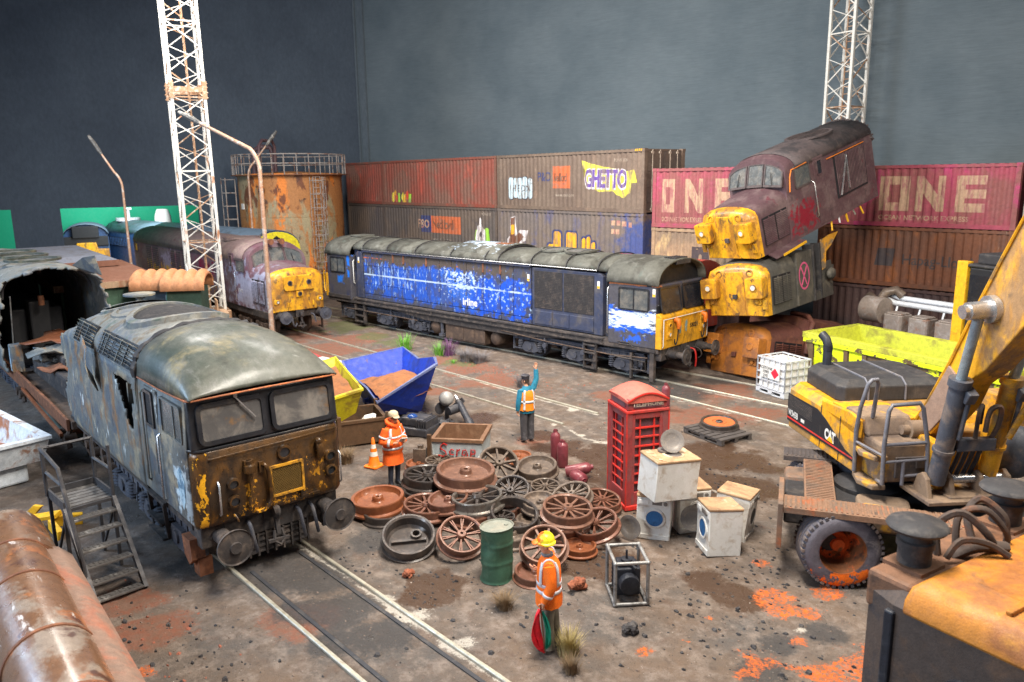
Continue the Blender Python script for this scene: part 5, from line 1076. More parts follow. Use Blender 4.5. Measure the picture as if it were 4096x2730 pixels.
Lp=t_data[po.name][2]
decal(po,[[(4.9,1.05),(7.6,1.05),(7.6,1.95),(4.9,1.95)]],M['orp'],.004,'painted_panel'); dtext(po,'Nedlloyd',.72,5.0,1.28,M['gbr'],.008,.012,.95,.78); decal(po,[[(3.9,1.05),(4.9,1.05),(4.9,1.95),(3.9,1.95)]],M['gn'],.004,'painted_panel'); dtext(po,'P&O',.66,3.6,1.28,M['pale'],.008,.01,1,.85); dtext(po,'www.ponl.com',.3,5.0,.6,M['paleg'],.004)
for (cx,cz,rx,rz,m,l) in((9.25,.75,.5,.75,'gg',.004),(9.75,.9,.35,.6,'gg',.006),(9.3,.95,.4,.75,'gw',.010),(9.3,.45,.16,.3,'gr',.014),(9.35,1.15,.12,.15,'gk',.014),(9.3,1.75,.06,.25,'gw',.012)): decal(po,[blob(cx,cz,rx,rz,14,.12,int(cx*9))],M[m],l)
dtext(po,'PONU 20',.18,9.4,2.1,M['paleg'],.004)
for (p,m,l) in(([(.72,.2),(1.5,.2),(1.6,.75),(2.2,1.1),(2.3,1.5),(1.7,1.5),(1.45,1.3),(1.35,2.15),(.95,2.05),(.9,1.2),(.7,1.0)],'gw',.004),([(.8,.2),(1.4,.2),(1.5,.8),(2.0,1.2),(1.6,1.4),(1.35,1.2),(1.2,1.6),(.95,1.5),(.85,1.0)],'gbr',.008),([(1.0,1.25),(1.3,1.3),(1.28,1.75),(1.02,1.7)],'gor',.012),([(.98,1.7),(1.3,1.75),(1.35,2.1),(1.0,2.02)],'gbr',.012)): decal(gb_,[p],M[m],l)
for k,(cx,cz,w_,h_) in enumerate(((4.35,1.1,.52,.9),(4.1,.75,.75,.45),(4.55,.45,.7,.5),(5.3,1.05,.7,1.0),(5.2,.5,.8,.45),(6.1,.9,.2,.9),(6.4,.95,.22,.95),(6.7,.8,.26,.8),(6.0,.45,.9,.4))):
    decal(gb_,[rr(w_+.16,h_+.16,.15,4,cx,cz)],M['gn'],.004+.0005*k); 
    decal(gb_,[rr(w_,h_,.13,4,cx,cz)],M['gor'],.010+.0008*k)
for k,(x,z,w_) in enumerate(((7.75,1.95,.22),(8.05,1.95,.22),(8.35,1.93,.25),(8.7,1.9,.2),(7.75,1.6,.2),(8.0,1.6,.18))): decal(gb_,[[(x,z),(x+w_,z),(x+w_,z+.2),(x,z+.2)]],M['pale'],.004,'data_panel')
# right hand stacks
pz=(4.48,2.26); hh=2.2
PL=((4.9,4.33),(8.75,4.25)); PR=((9.2,9.62),(16.04,8.94))
pl=container(*PL,pz[0],hh,M['cPink'],'faded magenta ONE container left of the stacked cabs, top row'); pr=container(*PR,pz[0],hh,M['cPink'],'faded magenta ONE container right of the stacked cabs, top row')
tn=container(*PL,pz[1],hh,M['cTan'],'pale tan container under the left magenta one'); container(*PL,.0,2.22,M['cDk2'],'dark brown container at ground level under the tan one')
hp=container(*PR,pz[1],hh,M['cHap'],'rusty brown container lettered Hapag-Lloyd'); container(*PR,.0,2.22,M['cDk2'],'dark brown container at ground level under the Hapag-Lloyd one')
for t in(pl,pr):
    Lq=t_data[t.name][2]
    def bar_(x0,x1,z0,z1): decal(t,[[(x0,z0),(x1,z0),(x1,z1),(x0,z1)]],M['pale'],.004,'letter_stroke')
    if t is pl: O,N,E,za,zb,tx,ts=(.41,.96),(1.42,2.18),(2.65,3.49),.56,1.80,(.42,.23),.58
    else: O,N,E,za,zb,tx,ts=(2.3,3.39),(3.59,4.58),(4.93,5.88),.56,1.80,(2.31,.24),1.02
    def wd(q): return (q[1]-q[0])*.31
    for (a,b,c,d) in((O[0],O[0]+wd(O),za,zb),(O[1]-wd(O),O[1],za,zb),(O[0]+wd(O),O[1]-wd(O),za,za+.3),(O[0]+wd(O),O[1]-wd(O),zb-.3,zb)): bar_(a,b,c,d)
    k=wd(N)*.8
    for (a,b) in((N[0],N[0]+k),(N[1]-k,N[1])): bar_(a,b,za,zb)
    decal(t,[[(N[0]+k,zb),(N[0]+k,zb-.6),(N[1]-k,za),(N[1]-k,za+.6)]],M['pale'],.006,'letter_stroke')
    k=wd(E); bar_(E[0],E[0]+k,za,zb)
    for z in(za,(za+zb)/2-.15,zb-.3): bar_(E[0]+k,E[1],z,z+.3)
    dtext(t,'OCEAN NETWORK EXPRESS',.235,tx[0],tx[1],M['pale'],.004,.006,1.02,ts)
dtext(hp,'Hapag-Lloyd',.52,3.3,.85,M['dkp'],.004,.008,1.,.92); decal(hp,[[(2.3,.75),(2.95,.75),(3.05,1.4),(2.4,1.4)]],M['dkp'],.004,'company_mark')
dtext(tn,'n',1.6,1.75,.75,M['dkp'],.004,.08)
ge=container((16.2,9.0),(19.5,8.5),4.48,2.3,M['cGry'],'grey white container end at the right edge of the yard, top row'); container((16.2,9.0),(19.5,8.5),2.26,2.2,M['cOr'],'orange container end at the right edge under the grey one'); container((16.2,9.0),(19.5,8.5),0,2.22,M['cDk2'],'dark container at ground level at the right edge')
# ============================================================ lattice masts
M['mastw']=wmat('rust streaked white mast',C(206,203,196),[(C(160,106,68),2.2,.58,.67,(1,1,.35),.95),(C(160,134,112),4,.6,.72,None,.5)],.55,.1,.15)
M['mastr']=wmat('rusty mast joint',C(158,122,94),[(C(206,196,180),5,.5,.65,None,.7),(C(140,84,50),7,.55,.7,None,.7)],.6,.1,.2)
def mast(loc,zb,h,w0,label,rz,lean):
    t=thing('lattice_mast',(loc[0],loc[1],zb),rz,label,'mast','lattice masts'); 
    cx=lambda k,z:(( -1,1,1,-1)[k]*w0/2+lean[0]*z, (-1,-1,1,1)[k]*w0/2+lean[1]*z, z)
    for k in range(4):
        mb=MB(); mb.bar(cx(k,0),cx(k,h),.11); mb.build('leg',M['mastw'],t,0)
    jz=[9.0 if zb<2 else .6]
    step=.98; n=int(h/step)
    for k in range(4):
        for i in range(n):
            z0,z1=i*step,(i+1)*step; a,b=(k,(k+1)%4) if i%2==0 else ((k+1)%4,k)
            mb=MB(); mb.bar(cx(a,z0),cx(b,z1),.045); mb.build('brace',M['mastw'] if (i+k)%5 else M['mastr'],t,0)
            mb=MB(); mb.bar(cx(b,z0+.5*step),cx(a,z1),.03); mb.build('brace',M['mastr'] if (i+k)%7==0 else M['mastw'],t,0)
            if i%3==0: mb=MB(); mb.bar(cx(a,z0),cx(b,z0),.05); mb.build('brace',M['mastr'] if i%2 else M['mastw'],t,0)
    for z in jz:
        for k in range(4):
            mb=MB(); a=Vector(cx(k,z)); b=Vector(cx((k+1)%4,z)); mb.bar(a+Vector((0,0,.12)),b+Vector((0,0,.12)),.1,.2); mb.bx(a+Vector((0,0,.1)),(.18,.18,.7)); o=mb.build('joint_plate',M['mastr'],t,0)
            mb=MB()
            for d in(-.2,0,.2,.35): mb.ico(a+Vector((-.1 if k in(0,3) else .1,-.1 if k<2 else .1,d)),.03,1)
            mb.build('bolt',M['mastr'],o,0)
    mb=MB(); lx=lambda z:(lean[0]*z,lean[1]*z)
    for s_ in(-.19,.19): mb.bar((s_,.1,0),(s_+lean[0]*h,.1+lean[1]*h,h),.045)
    z=.2
    while z<h: mb.bar((-.19+lx(z)[0],.1+lx(z)[1],z),(.19+lx(z)[0],.1+lx(z)[1],z),.035); z+=.3
    mb.build('ladder',M['mastr'],t,0); return t
mL=mast((-10.85,-6.25),.96,14.5,1.26,'tall rust streaked white lattice mast behind the burnt loco roof',R(-18),(-.012,-.006))
mb=MB(); mb.box(-.85,.85,-.85,.85,-.94,-.0); o=mb.build('plinth',M['mastr'],None,0,.03); o.location=(-10.85,-6.25,.95); o.rotation_euler=(0,0,R(-18)); tag(o,'rusty block carrying the lattice mast by the maroon loco','plinth')
mR=mast((8.5,13.2),6.2,10,1.1,'tall lattice mast behind the stack of cut cabs',R(-12),(0,0))
mb=MB(); mb.box(-.45,.45,-.45,.45,0,6.2); o=mb.build('mast_base',M['mastr'],None,0); o.location=(8.5,13.2,0); tag(o,'pale column under the lattice mast behind the cut cabs','column')
# ============================================================ street lamps
M['lampm']=wmat('rusty pale lamp post',C(176,140,116),[(C(196,186,176),4,.5,.62,None,.8),(C(150,92,58),3,.54,.7,None,.8)],.5,.2,.15)
def lamp(loc,h,dirx,diry,reach,label,r=.075):
    t=thing('street_lamp',(loc[0],loc[1],0),0,label,'street lamp','street lamps'); d=Vector((dirx,diry,0)).normalized()
    pts=[(0,0,-.1),(0,0,h*.5)]; rad=[r,r*.85]
    for k in range(7): a=PI/2*k/6*.55; c=.12*h; pts.append(tuple(d*(c*(1-math.cos(a)))+Vector((0,0,h*.80+c*math.sin(a))))); rad.append(r*.75)
    e=Vector(pts[-1]); top=e+d*reach+Vector((0,0,h-e.z)); pts.append(tuple(top)); rad.append(r*.6)
    mb=MB(); mb.tube([tuple(p) for p in pts],rad,8); mb.cyl((0,0,-.1),(0,0,1.1),r*1.35,n=10); mb.build('post',M['lampm'],t,50)
    u=(top-e).normalized(); mb=MB(); mb.tube([top-u*.05,top+u*.1,top+u*.6,top+u*.95],[.05,.085,.1,.06],8); mb.v=[v for v in mb.v]; hd=mb.build('lamp_head',wmat('grey lamp head',C(96,94,92),[(C(170,164,156),3,.5,.65,None,.8)],.5,.3,.1),t,40); return t
lamp((-3.2,-7.5),8.4,-1,-.45,2.0,'tall street lamp between the lattice mast and the maroon loco nose',.095)
lamp((-18.1,.0),8.3,.6,1.1,.7,'short armed street lamp standing in front of the rusty tank')
lamp((-15.6,-7.5),7.7,-1,-.7,.55,'street lamp by the green shed, left of the lattice mast')
# ============================================================ rusty storage tank
M['tank']=wmat('rusty tank plate',C(170,116,70),[(C(158,148,118),.6,.5,.57,(1,1,.4),.9),(C(220,128,52),.8,.54,.60,(1,1,.4),.95),(C(110,66,46),1.1,.55,.61,(1,1,.5),.95),(C(76,52,46),2.4,.6,.66,(1,1,.6),.85)],.6,.15,.25,rand=False)
M['cage']=wmat('pale rusty cage',C(172,164,158),[(C(140,96,70),3,.48,.62,None,.85)],.55,.2,.1)
tk=thing('storage_tank',(-19.8,3.55,0),0,'tall rusty round storage tank with railed top and caged ladders','tank'); RT=2.95
mb=MB(); mb.lathe([(RT,0),(RT,6.72),(RT-.1,6.78),(.01,6.95)],64); mb.build('shell',M['tank'],tk,40)
mb=MB(); mb.lathe([(RT-.05,6.62),(RT+.06,6.62),(RT+.06,6.8),(RT-.05,6.8),(RT-.05,6.62)],64); mb.build('top_rim',M['tank'],tk,40)
for z in(2.2,4.4):
    mb=MB(); mb.lathe([(RT,z-.02),(RT+.015,z),(RT,z+.02)],64); mb.build('plate_seam',M['tank'],tk,40)
def angp(a,r,z): return (r*math.cos(R(a)),r*math.sin(R(a)),z)
mb=MB()
for z in(6.85,7.35,7.85): 
    if z>6.9: mb.tube([angp(a,RT+.25,z) for a in range(0,361,8)],.028,5)
mb.build('guard_rail',M['cage'],tk,50)
for a in range(0,360,12):
    mb=MB(); mb.bar(angp(a,RT+.25,6.75),angp(a,RT+.25,7.85),.035); mb.build('rail_post',M['cage'],tk,0)
mb=MB(); mb.lathe([(RT,6.7),(RT+.35,6.7),(RT+.35,6.75),(RT,6.75),(RT,6.7)],48); mb.build('walkway',M['rust'],tk,30)
def cage(a,z0,z1,rad=.42):
    t2=[]; c=Vector(angp(a,RT+.15,0)); out=Vector(angp(a,1,0)); tg=Vector((-out.y,out.x,0))
    mb=MB()
    for s_ in(-.22,.22): mb.bar(c+tg*s_+Vector((0,0,z0)),c+tg*s_+Vector((0,0,z1)),.04)
    z=z0+.2
    while z<z1: mb.bar(c-tg*.22+Vector((0,0,z)),c+tg*.22+Vector((0,0,z)),.03); z+=.3
    mb.build('ladder',M['cage'],tk,0)
    mb=MB()
    z=z0+.9
    while z<z1: mb.tube([c+tg*rad*math.cos(PI*k/8)+out*(rad*1.5*math.sin(PI*k/8))+Vector((0,0,z)) for k in range(9)],.022,4); z+=.75
    for k in(0,2,4,6,8): mb.bar(c+tg*rad*math.cos(PI*k/8)+out*(rad*1.5*math.sin(PI*k/8))+Vector((0,0,z0+.9)),c+tg*rad*math.cos(PI*k/8)+out*(rad*1.5*math.sin(PI*k/8))+Vector((0,0,z1)),.028)
    mb.build('ladder_cage',M['cage'],tk,0)
cage(-4,1.0,6.6); cage(-118,2.6,6.6,.5)
mb=MB(); mb.tube([angp(-62,RT+.12,.5),angp(-62,RT+.12,6.9),angp(-62,RT+.05,8.3),angp(-62,RT-.3,8.6),angp(-60,RT-1.2,8.6),angp(-60,RT-1.4,8.3),angp(-60,RT-1.4,6.9)],.09,8)
mb.lathe([(.09,-.14),(.16,-.1),(.16,.1),(.09,.14)],10,angp(-62,RT+.12,5.9)); mb.build('fill_pipe',M['maroon2'],tk,50)
mb=MB(); mb.tube([angp(-100,RT-.9,6.8),angp(-100,RT-.9,8.1),angp(-95,RT-1.2,8.3),angp(-80,RT-1.6,8.3),angp(-76,RT-1.7,8.0),angp(-76,RT-1.7,6.8)],.15,8); mb.build('vent_pipe',M['maroon2'],tk,50)
mb=MB(); p=angp(-96,RT+.02,5.0); mb.bx(p,(.3,.06,.32),(0,0,R(-6))); mb.build('notice_plate',M['wpaint'],tk,0)
# ============================================================ locos in the distance
M['dblue']=wmat('distant blue loco paint',C(36,66,108),[(C(60,84,112),2,.5,.7,None,.7)],.5,0,.1); M['dbroof']=wmat('distant blue grey roof',C(84,100,116),[(C(60,64,68),1,.5,.65,None,.8)],.5,0,.1)
M['blkstripe']=wmat('chevron black',C(30,30,34),[(C(74,70,60),4,.5,.7,None,.6)],.5,0,.1); M['chevy']=wmat('chevron yellow',C(216,200,44),[(C(160,140,60),4,.5,.7,None,.6)],.5,0,.1)
tb=thing('blue_locomotive',(-13.1,-1.45,0),R(-1),'long dark blue locomotive with black and yellow chevron end behind the maroon loco','locomotive')
pb=lambda x,hw=1.3,ze=3.0,zr=3.98: [(x,-hw,1.0),(x,-hw,ze)]+[(x,-hw*math.cos(PI*k/12),ze+(zr-ze)*math.sin(PI*k/12)**.85) for k in range(1,12)]+[(x,hw,ze),(x,hw,1.0)]
mb=MB(); mb.loft([pb(x) for x in(-.03,-3,-20.5)],True,True,True); mb.build('body',M['dblue'],tb,45)
mb=MB(); mb.loft([[p for p in pb(x,1.32,3.0,4.0)[1:-1] if p[2]>3.15] for x in(-.05,-20.4)],False); solid(mb.build('roof',M['dbroof'],tb,60,fixn=False),.03,1)
mb=MB(); mb.prism([(y,z) for _,y,z in pb(0,1.28,2.98,3.95)],'x',-.02,.03); fe=mb.build('chevron_end',M['chevy'],tb,30)
for k in range(3):
    z=1.6+k*.62; 
    for s_ in(-1,1):
        w_=1.24 if z<2.6 else (1.0 if z<3 else .62); mb=MB(); mb.prism([(0,z+.62),(0,z+.92),(s_*w_,z+.92-w_*.75),(s_*w_,z+.62-w_*.75)],'x',.032,.036); mb.build('chevron_stripe',M['blkstripe'],fe,0)
mb=MB(); mb.box(-20,-1,-1.2,1.2,.3,1.0); mb.build('underframe',M['under'],tb,0)
for k in range(2):
    mb=MB(); mb.box(-20.2+k*5,-16+k*5.2,-1.325,-1.28,2.45,3.0); g=mb.build('side_grille',M['blkstripe'],tb,0)
    mb=MB()
    for i in range(14): mb.box(-20.1+k*5+i*.28,-20.0+k*5+i*.28,-1.35,-1.32,2.48,2.97)
    mb.build('slat',M['dblue'],g,0)
mb=MB(); mb.cyl((-19.2,-.1,3.95),(-19.2,-.1,4.15),.75,n=16); mb.cyl((-19.1,-.1,4.15),(-19.1,-.1,4.7),.12,n=8); mb.bx((-19.0,-.1,4.75),(.2,.35,.14)); mb.build('roof_exhaust',M['galv'],tb,40)
ty=thing('yellow_nosed_locomotive',(-31.2,-4.3,0),R(-20),'pale roofed locomotive with yellow nose and dark screens seen through the wall opening','locomotive')
mb=MB(); mb.loft([pb(x,1.28,2.9,3.8) for x in(-.9,-9)],True,True,True); mb.build('body',M['dblue'],ty,45)
mb=MB(); mb.loft([[p for p in pb(x,1.32,2.95,3.85)[1:-1] if p[2]>3.0] for x in(-.6,-9)],False); solid(mb.build('roof',M['dbroof'],ty,60,fixn=False),.04,1)
mb=MB(); mb.box(-.95,-.7,-1.25,1.25,2.5,3.1); mb.build('screen',M['ink'],ty,0,.03)
mb=MB(); mb.prism([(-1.25,.9),(1.25,.9),(1.25,2.3),(.62,2.32),(.55,2.72),(-.55,2.72),(-.62,2.32),(-1.25,2.3)],'x',-.9,-.35); mb.build('nose',M['nosey'],ty,0,.05)
mb=MB(); mb.box(-.9,-.55,-.75,.75,3.0,3.75); mb.build('headcode_box',M['ink'],ty,0,.04)
mb=MB(); mb.box(-9,-.6,-1.15,1.15,.3,.95); mb.build('underframe',M['under'],ty,0)
tg=thing('green_locomotive',(-33.3,-11.5,0),R(-20),'dark green locomotive with yellow end at the far left edge','locomotive')
mb=MB(); mb.loft([pb(x,1.28,2.9,3.75) for x in(0,-8)],True,True,True); mb.build('body',wmat('dark green paint',C(20,74,66),[(C(40,90,80),2,.5,.7,None,.6)],.5),tg,45)
mb=MB(); mb.box(.0,.15,-1.2,1.2,1.0,2.9); mb.build('yellow_end',M['nosey'],tg,0,.03)
mb=MB(); mb.box(-8,-.1,-1.1,1.1,.3,1.0); mb.build('underframe',M['under'],tg,0)
mb=MB(); mb.lathe([(.55,0),(.5,.9),(.36,1.3),(.3,1.35),(.01,1.36)],20,(0,0,0)); o=mb.build('white_drum',M['lens'],None,50); o.location=(-30.2,.2,3.35); tag(o,'blurred white tapered tub standing behind the blue loco in the opening','tub')
mb=MB(); mb.box(-.6,.6,-.5,.5,0,3.35); o=mb.build('tub_stand',M['dbroof'],None,0); o.location=(-30.2,.2,0); tag(o,'grey stand under the white tub behind the blue loco','stand')
# ============================================================ sheds and small huts at the left
M['shedg']=wmat('green shed boards',C(70,98,80),[(C(86,108,90),2,.5,.7,None,.6)],.7,0,.15); M['shedr']=wmat('brown felt roof',C(122,82,64),[(C(134,96,78),2,.45,.65,None,.7)],.9,0,.4); M['fascia']=wmat('stained fascia board',C(176,146,118),[(C(150,98,68),3,.48,.65,(1,1,.5),.8)],.7)
sh=thing('green_shed',(-9.4,-8.9,0),R(-4),'green shed with flat brown felt roof behind the open burnt shell','shed')
mb=MB(); mb.box(-5,0,-3.4,0,0,2.6); mb.build('wall',M['shedg'],sh,0)
for k in range(7):
    mb=MB(); mb.box(.0,.02,-3.4+k*.486,-3.4+k*.486+.47,.05,2.5); mb.build('board',M['shedg'],sh,0)
mb=MB(); mb.loft([[(.25,-3.6,2.62),(.25,.25,2.62),(-5.2,.25,2.95),(-5.2,-3.6,2.95)],[(.25,-3.6,2.72),(.25,.25,2.72),(-5.2,.25,3.05),(-5.2,-3.6,3.05)]],True,True,True); mb.build('roof',M['shedr'],sh,0)
mb=MB(); mb.box(.25,.29,-3.6,.25,2.5,2.74); mb.build('fascia',M['fascia'],sh,0); mb=MB(); mb.prism([(.28,2.5),(.28,2.74),(-5.2,3.07),(-5.2,2.83)],'y',-3.66,-3.61); mb.build('fascia',M['fascia'],sh,0)
sg=thing('grey_shed',(-13.2,-9.2,0),R(-4),'low shed with dusty grey roof behind the brown roofed shed','shed')
mb=MB(); mb.box(-4.5,0,-3.0,0,0,3.1); mb.build('wall',M['dbroof'],sg,0)
mb=MB(); mb.loft([[(.3,-3.2,3.1),(.3,.25,3.1),(-4.7,.25,3.1),(-4.7,-3.2,3.1)],[(.3,-3.2,3.2),(.3,.25,3.2),(-4.7,.25,3.35),(-4.7,-3.2,3.35)],[(-.2,-2.8,3.42),(-.2,-.2,3.42),(-4.5,-.2,3.6),(-4.5,-2.8,3.6)]],True,True,True); mb.build('roof',wmat('dusty grey felt',C(112,114,124),[(C(96,88,84),2,.5,.7,None,.7)],.85,0,.3),sg,0)
mb=MB(); mb.box(.3,.34,-3.2,.25,2.98,3.22); mb.build('fascia',M['shedr'],sg,0)
M['tileo']=wmat('dusty orange corrugated roof',C(190,132,92),[(C(166,112,78),3,.5,.7,None,.7)],.75,0,.2)
def hut(loc,rz,wall,door,label):
    t=thing('storage_hut',(loc[0],loc[1],0),rz,label,'hut','small huts beside the green shed')
    mb=MB(); mb.box(-1.35,0,-.65,.65,0,2.0); mb.build('wall',wall,t,0)
    mb=MB(); mb.prism([(-.6,.1),(.6,.1),(.6,1.75),(.45,2.05),(-.45,2.05),(-.6,1.75)],'x',0,.05); d=mb.build('door',door,t,0,.02)
    handrail(d,[(.06,-.45,.4),(.1,-.45,.5),(.1,-.45,1.7),(.1,.4,1.8),(.1,.42,.5),(.06,.42,.4)],.03,M['gb'],'door_frame')
    mb=MB(); mb.bx((.06,.2,1.1),(.02,.22,.16)); mb.build('notice',M['wpaint'],d,0)
    n=40; rings=[]
    for i in range(n+1):
        x=.2-1.75*i/n; b=.13*abs(math.sin(i/n*PI*4)); rings.append([(x,-.85*math.cos(PI*k/10),1.95+(.42+b)*math.sin(PI*k/10)**.7) for k in range(11)])
    mb=MB(); mb.loft(rings,False); solid(mb.build('corrugated_roof',M['tileo'],t,50,fixn=False),.05,1); t.scale=(.9,.9,1.24); return t
hut((-8.8,-9.75),R(-128),M['dbroof'],wmat('blue hut door',C(44,84,150),[(C(90,110,150),3,.5,.7,None,.6)],.6),'blue fronted hut with orange corrugated roof by the green shed')
hut((-7.75,-9.05),R(-128),wmat('dark green hut',C(50,70,56),[(C(70,84,70),3,.5,.7,None,.6)],.7),wmat('green hut door',C(70,140,120),[(C(90,150,136),3,.5,.7,None,.6)],.6),'green fronted hut with orange corrugated roof nearer the lattice mast')
cb_=thing('equipment_cabinet',(-9.75,-6.5,0),R(-20),'stained white equipment cabinet at the foot of the lattice mast','cabinet')
mb=MB(); mb.box(-.6,.6,-.5,.5,0,.95); mb.build('body',wmat('stained cream cabinet',C(190,176,158),[(C(160,116,84),2,.5,.66,None,.8)],.6),cb_,0,.02)
mb=MB(); mb.box(-.5,.3,.1,.16,.95,1.5); mb.build('back_plate',M['fascia'],cb_,0,.01); mb=MB(); mb.box(-.63,.63,-.53,.53,.95,1.0); mb.build('lid',M['fascia'],cb_,0,.01)
# red and white kerb barrier
for (a,b,m,lab) in(((-6.2,-6.15),(-.75,-7.2),wmat('worn red paint',C(170,58,62),[(C(150,100,90),3,.5,.7,None,.6)],.6),'long red painted barrier block behind the burnt loco'),((-.7,-7.2),(1.6,-7.0),M['wpaint'],'white painted barrier block beside the blue skip')):
    mb=MB(); d=Vector((b[0]-a[0],b[1]-a[1],0)); p=Vector((-d.y,d.x,0)).normalized(); A=Vector((*a,0));B=Vector((*b,0))
    mb.loft([[q-p*.22+Vector((0,0,-.1)),q-p*.14+Vector((0,0,.5)),q+p*.14+Vector((0,0,.5)),q+p*.22+Vector((0,0,-.1))] for q in(A,(A+B)/2,B)],True,True,True)
    o=mb.build('barrier_block',m,None,0,.03); tag(o,lab,'barrier')
# ============================================================ heap of scrap wheels
WLAB={'solid_top':'large brown disc wheel with raised hub lying on top of the heap','spoke_back':'spoked wheel standing tilted at the back of the heap, by the scrap bin','disc_back':'grey disc wheel lying at the back right of the heap by the gas bottles','spoke_mid':'dark spoked wheel tilted in the middle, right of the big top disc','spoke_small':'small grey spoked wheel near the fallen gas bottles','spoke_bl':'small spoked wheel at the back left in front of the scrap bin','disc_bl':'flat rusty disc with a hole behind the man in orange','spoke_left':'polished rim spoked wheel beside the man with the notepad','under_left':'dark disc under the polished spoked wheel at the left','disc_left':'orange brown disc wheel at the far left of the heap by the buffer','under_dl':'dark flat disc under the leftmost orange brown wheel','spoke_l2':'brown spoked wheel at the left front between orange disc and bright wheel','disc_mid':'red brown disc under the big top wheel','spoke_bright':'bright steel rimmed spoked wheel in front of the big top wheel','under_mid':'rusty disc at the bottom of the heap below the bright rimmed wheel','ring':'empty dark wheel ring without spokes behind the green drum','small_spoke':'small dark spoked wheel left of the empty ring','disc_r':'grey disc half hidden behind the empty ring','spoke_tilt':'thick rimmed spoked wheel tipped to the left beside the phone box side of the heap','spoke_right':'spoked wheel lying at the far right against the phone box','spoke_top_r':'large pale red spoked wheel on top of the right side of the heap','spoke_low_r':'reddish spoked wheel leaning at the lower right of the heap','under_r':'disc hidden under the large pale red spoked wheel','dish_front':'dark hollow wheel dish at the front left of the heap','spoke_front':'red spoked wheel leaning up beside the green drum','spoke_fl':'brown spoked wheel propped up behind the man with flags','disc_flat':'flat red disc half sunk in front of the propped spoked wheel','disc_br':'dark brown disc on the ground at the right front of the heap','disc_far':'rusty disc peeping out at the very back of the heap','under_c':'grey disc buried in the middle of the heap','under_c2':'grey disc buried below the big top wheel','under_c3':'red disc buried under the small dark spoked wheel','under_c4':'grey disc buried behind the empty ring'}
WH=[
(11.1,-11.4,.62,.61,(.07,0,1),'disc',1,'solid_top'),(10.9,-10.26,.45,.45,(.49,-.22,.84),'spoke',2,'spoke_back'),(11.4,-9.6,.3,.45,(.06,-.16,.99),'disc',2,'disc_back'),(11.99,-11.02,.36,.39,(.19,-.45,.87),'spoke',4,'spoke_mid'),(12.23,-10.28,.3,.31,(.06,-.06,1),'spoke',2,'spoke_small'),(9.38,-10.63,.22,.31,(.04,-.04,1),'spoke',2,'spoke_bl'),(8.94,-10.84,.1,.3,(.02,-.03,1),'disc',3,'disc_bl'),(10.15,-11.59,.34,.53,(.03,.02,1),'spoke',4,'spoke_left'),(10.32,-11.88,.16,.41,(0,0,1),'disc',4,'under_left'),(10.17,-12.88,.25,.54,(-.01,-.06,1),'disc',3,'disc_left'),(10.52,-13.0,.08,.41,(0,0,1),'disc',4,'under_dl'),(11.1,-12.42,.24,.47,(.07,0,1),'spoke',5,'spoke_l2'),(11.39,-12.13,.36,.41,(-.03,-.12,.99),'disc',5,'disc_mid'),(11.85,-11.8,.42,.51,(-.05,-.05,1),'spoke',4,'spoke_bright'),(11.97,-12.05,.2,.39,(0,0,1),'disc',5,'under_mid'),(12.68,-11.66,.3,.47,(.29,-.1,.95),'ring',4,'ring'),(12.49,-11.81,.22,.27,(.05,-.05,1),'spoke',4,'small_spoke'),(12.72,-10.99,.33,.36,(.1,-.1,.99),'disc',2,'disc_r'),(13.13,-10.54,.45,.39,(-.03,-.32,.95),'spoke',2,'spoke_tilt'),(13.4,-9.95,.24,.38,(.17,-.03,.98),'spoke',5,'spoke_right'),(13.63,-11.27,.55,.47,(.11,-.04,.99),'spoke',1,'spoke_top_r'),(14.03,-10.99,.3,.44,(-.07,-.28,.96),'spoke',5,'spoke_low_r'),(13.55,-11.35,.2,.39,(0,0,1),'disc',5,'under_r'),(11.88,-13.5,.24,.47,(.31,-.22,.92),'dish',4,'dish_front'),(12.64,-12.95,.33,.41,(.44,-.21,.87),'spoke',5,'spoke_front'),(14.06,-12.4,.42,.4,(.26,-.38,.89),'spoke',1,'spoke_fl'),(14.17,-12.73,.1,.36,(.04,-.04,1),'disc',5,'disc_flat'),(14.16,-11.58,.12,.3,(0,0,1),'disc',3,'disc_br'),(10.56,-9.28,.25,.3,(.02,-.03,1),'disc',3,'disc_far'),(12.96,-12.01,.12,.43,(0,0,1),'disc',2,'under_c'),(11.28,-10.96,.18,.45,(0,0,1),'disc',2,'under_c2'),(12.01,-11.38,.12,.43,(0,0,1),'disc',5,'under_c3'),(12.89,-11.3,.1,.39,(0,0,1),'disc',2,'under_c4')]
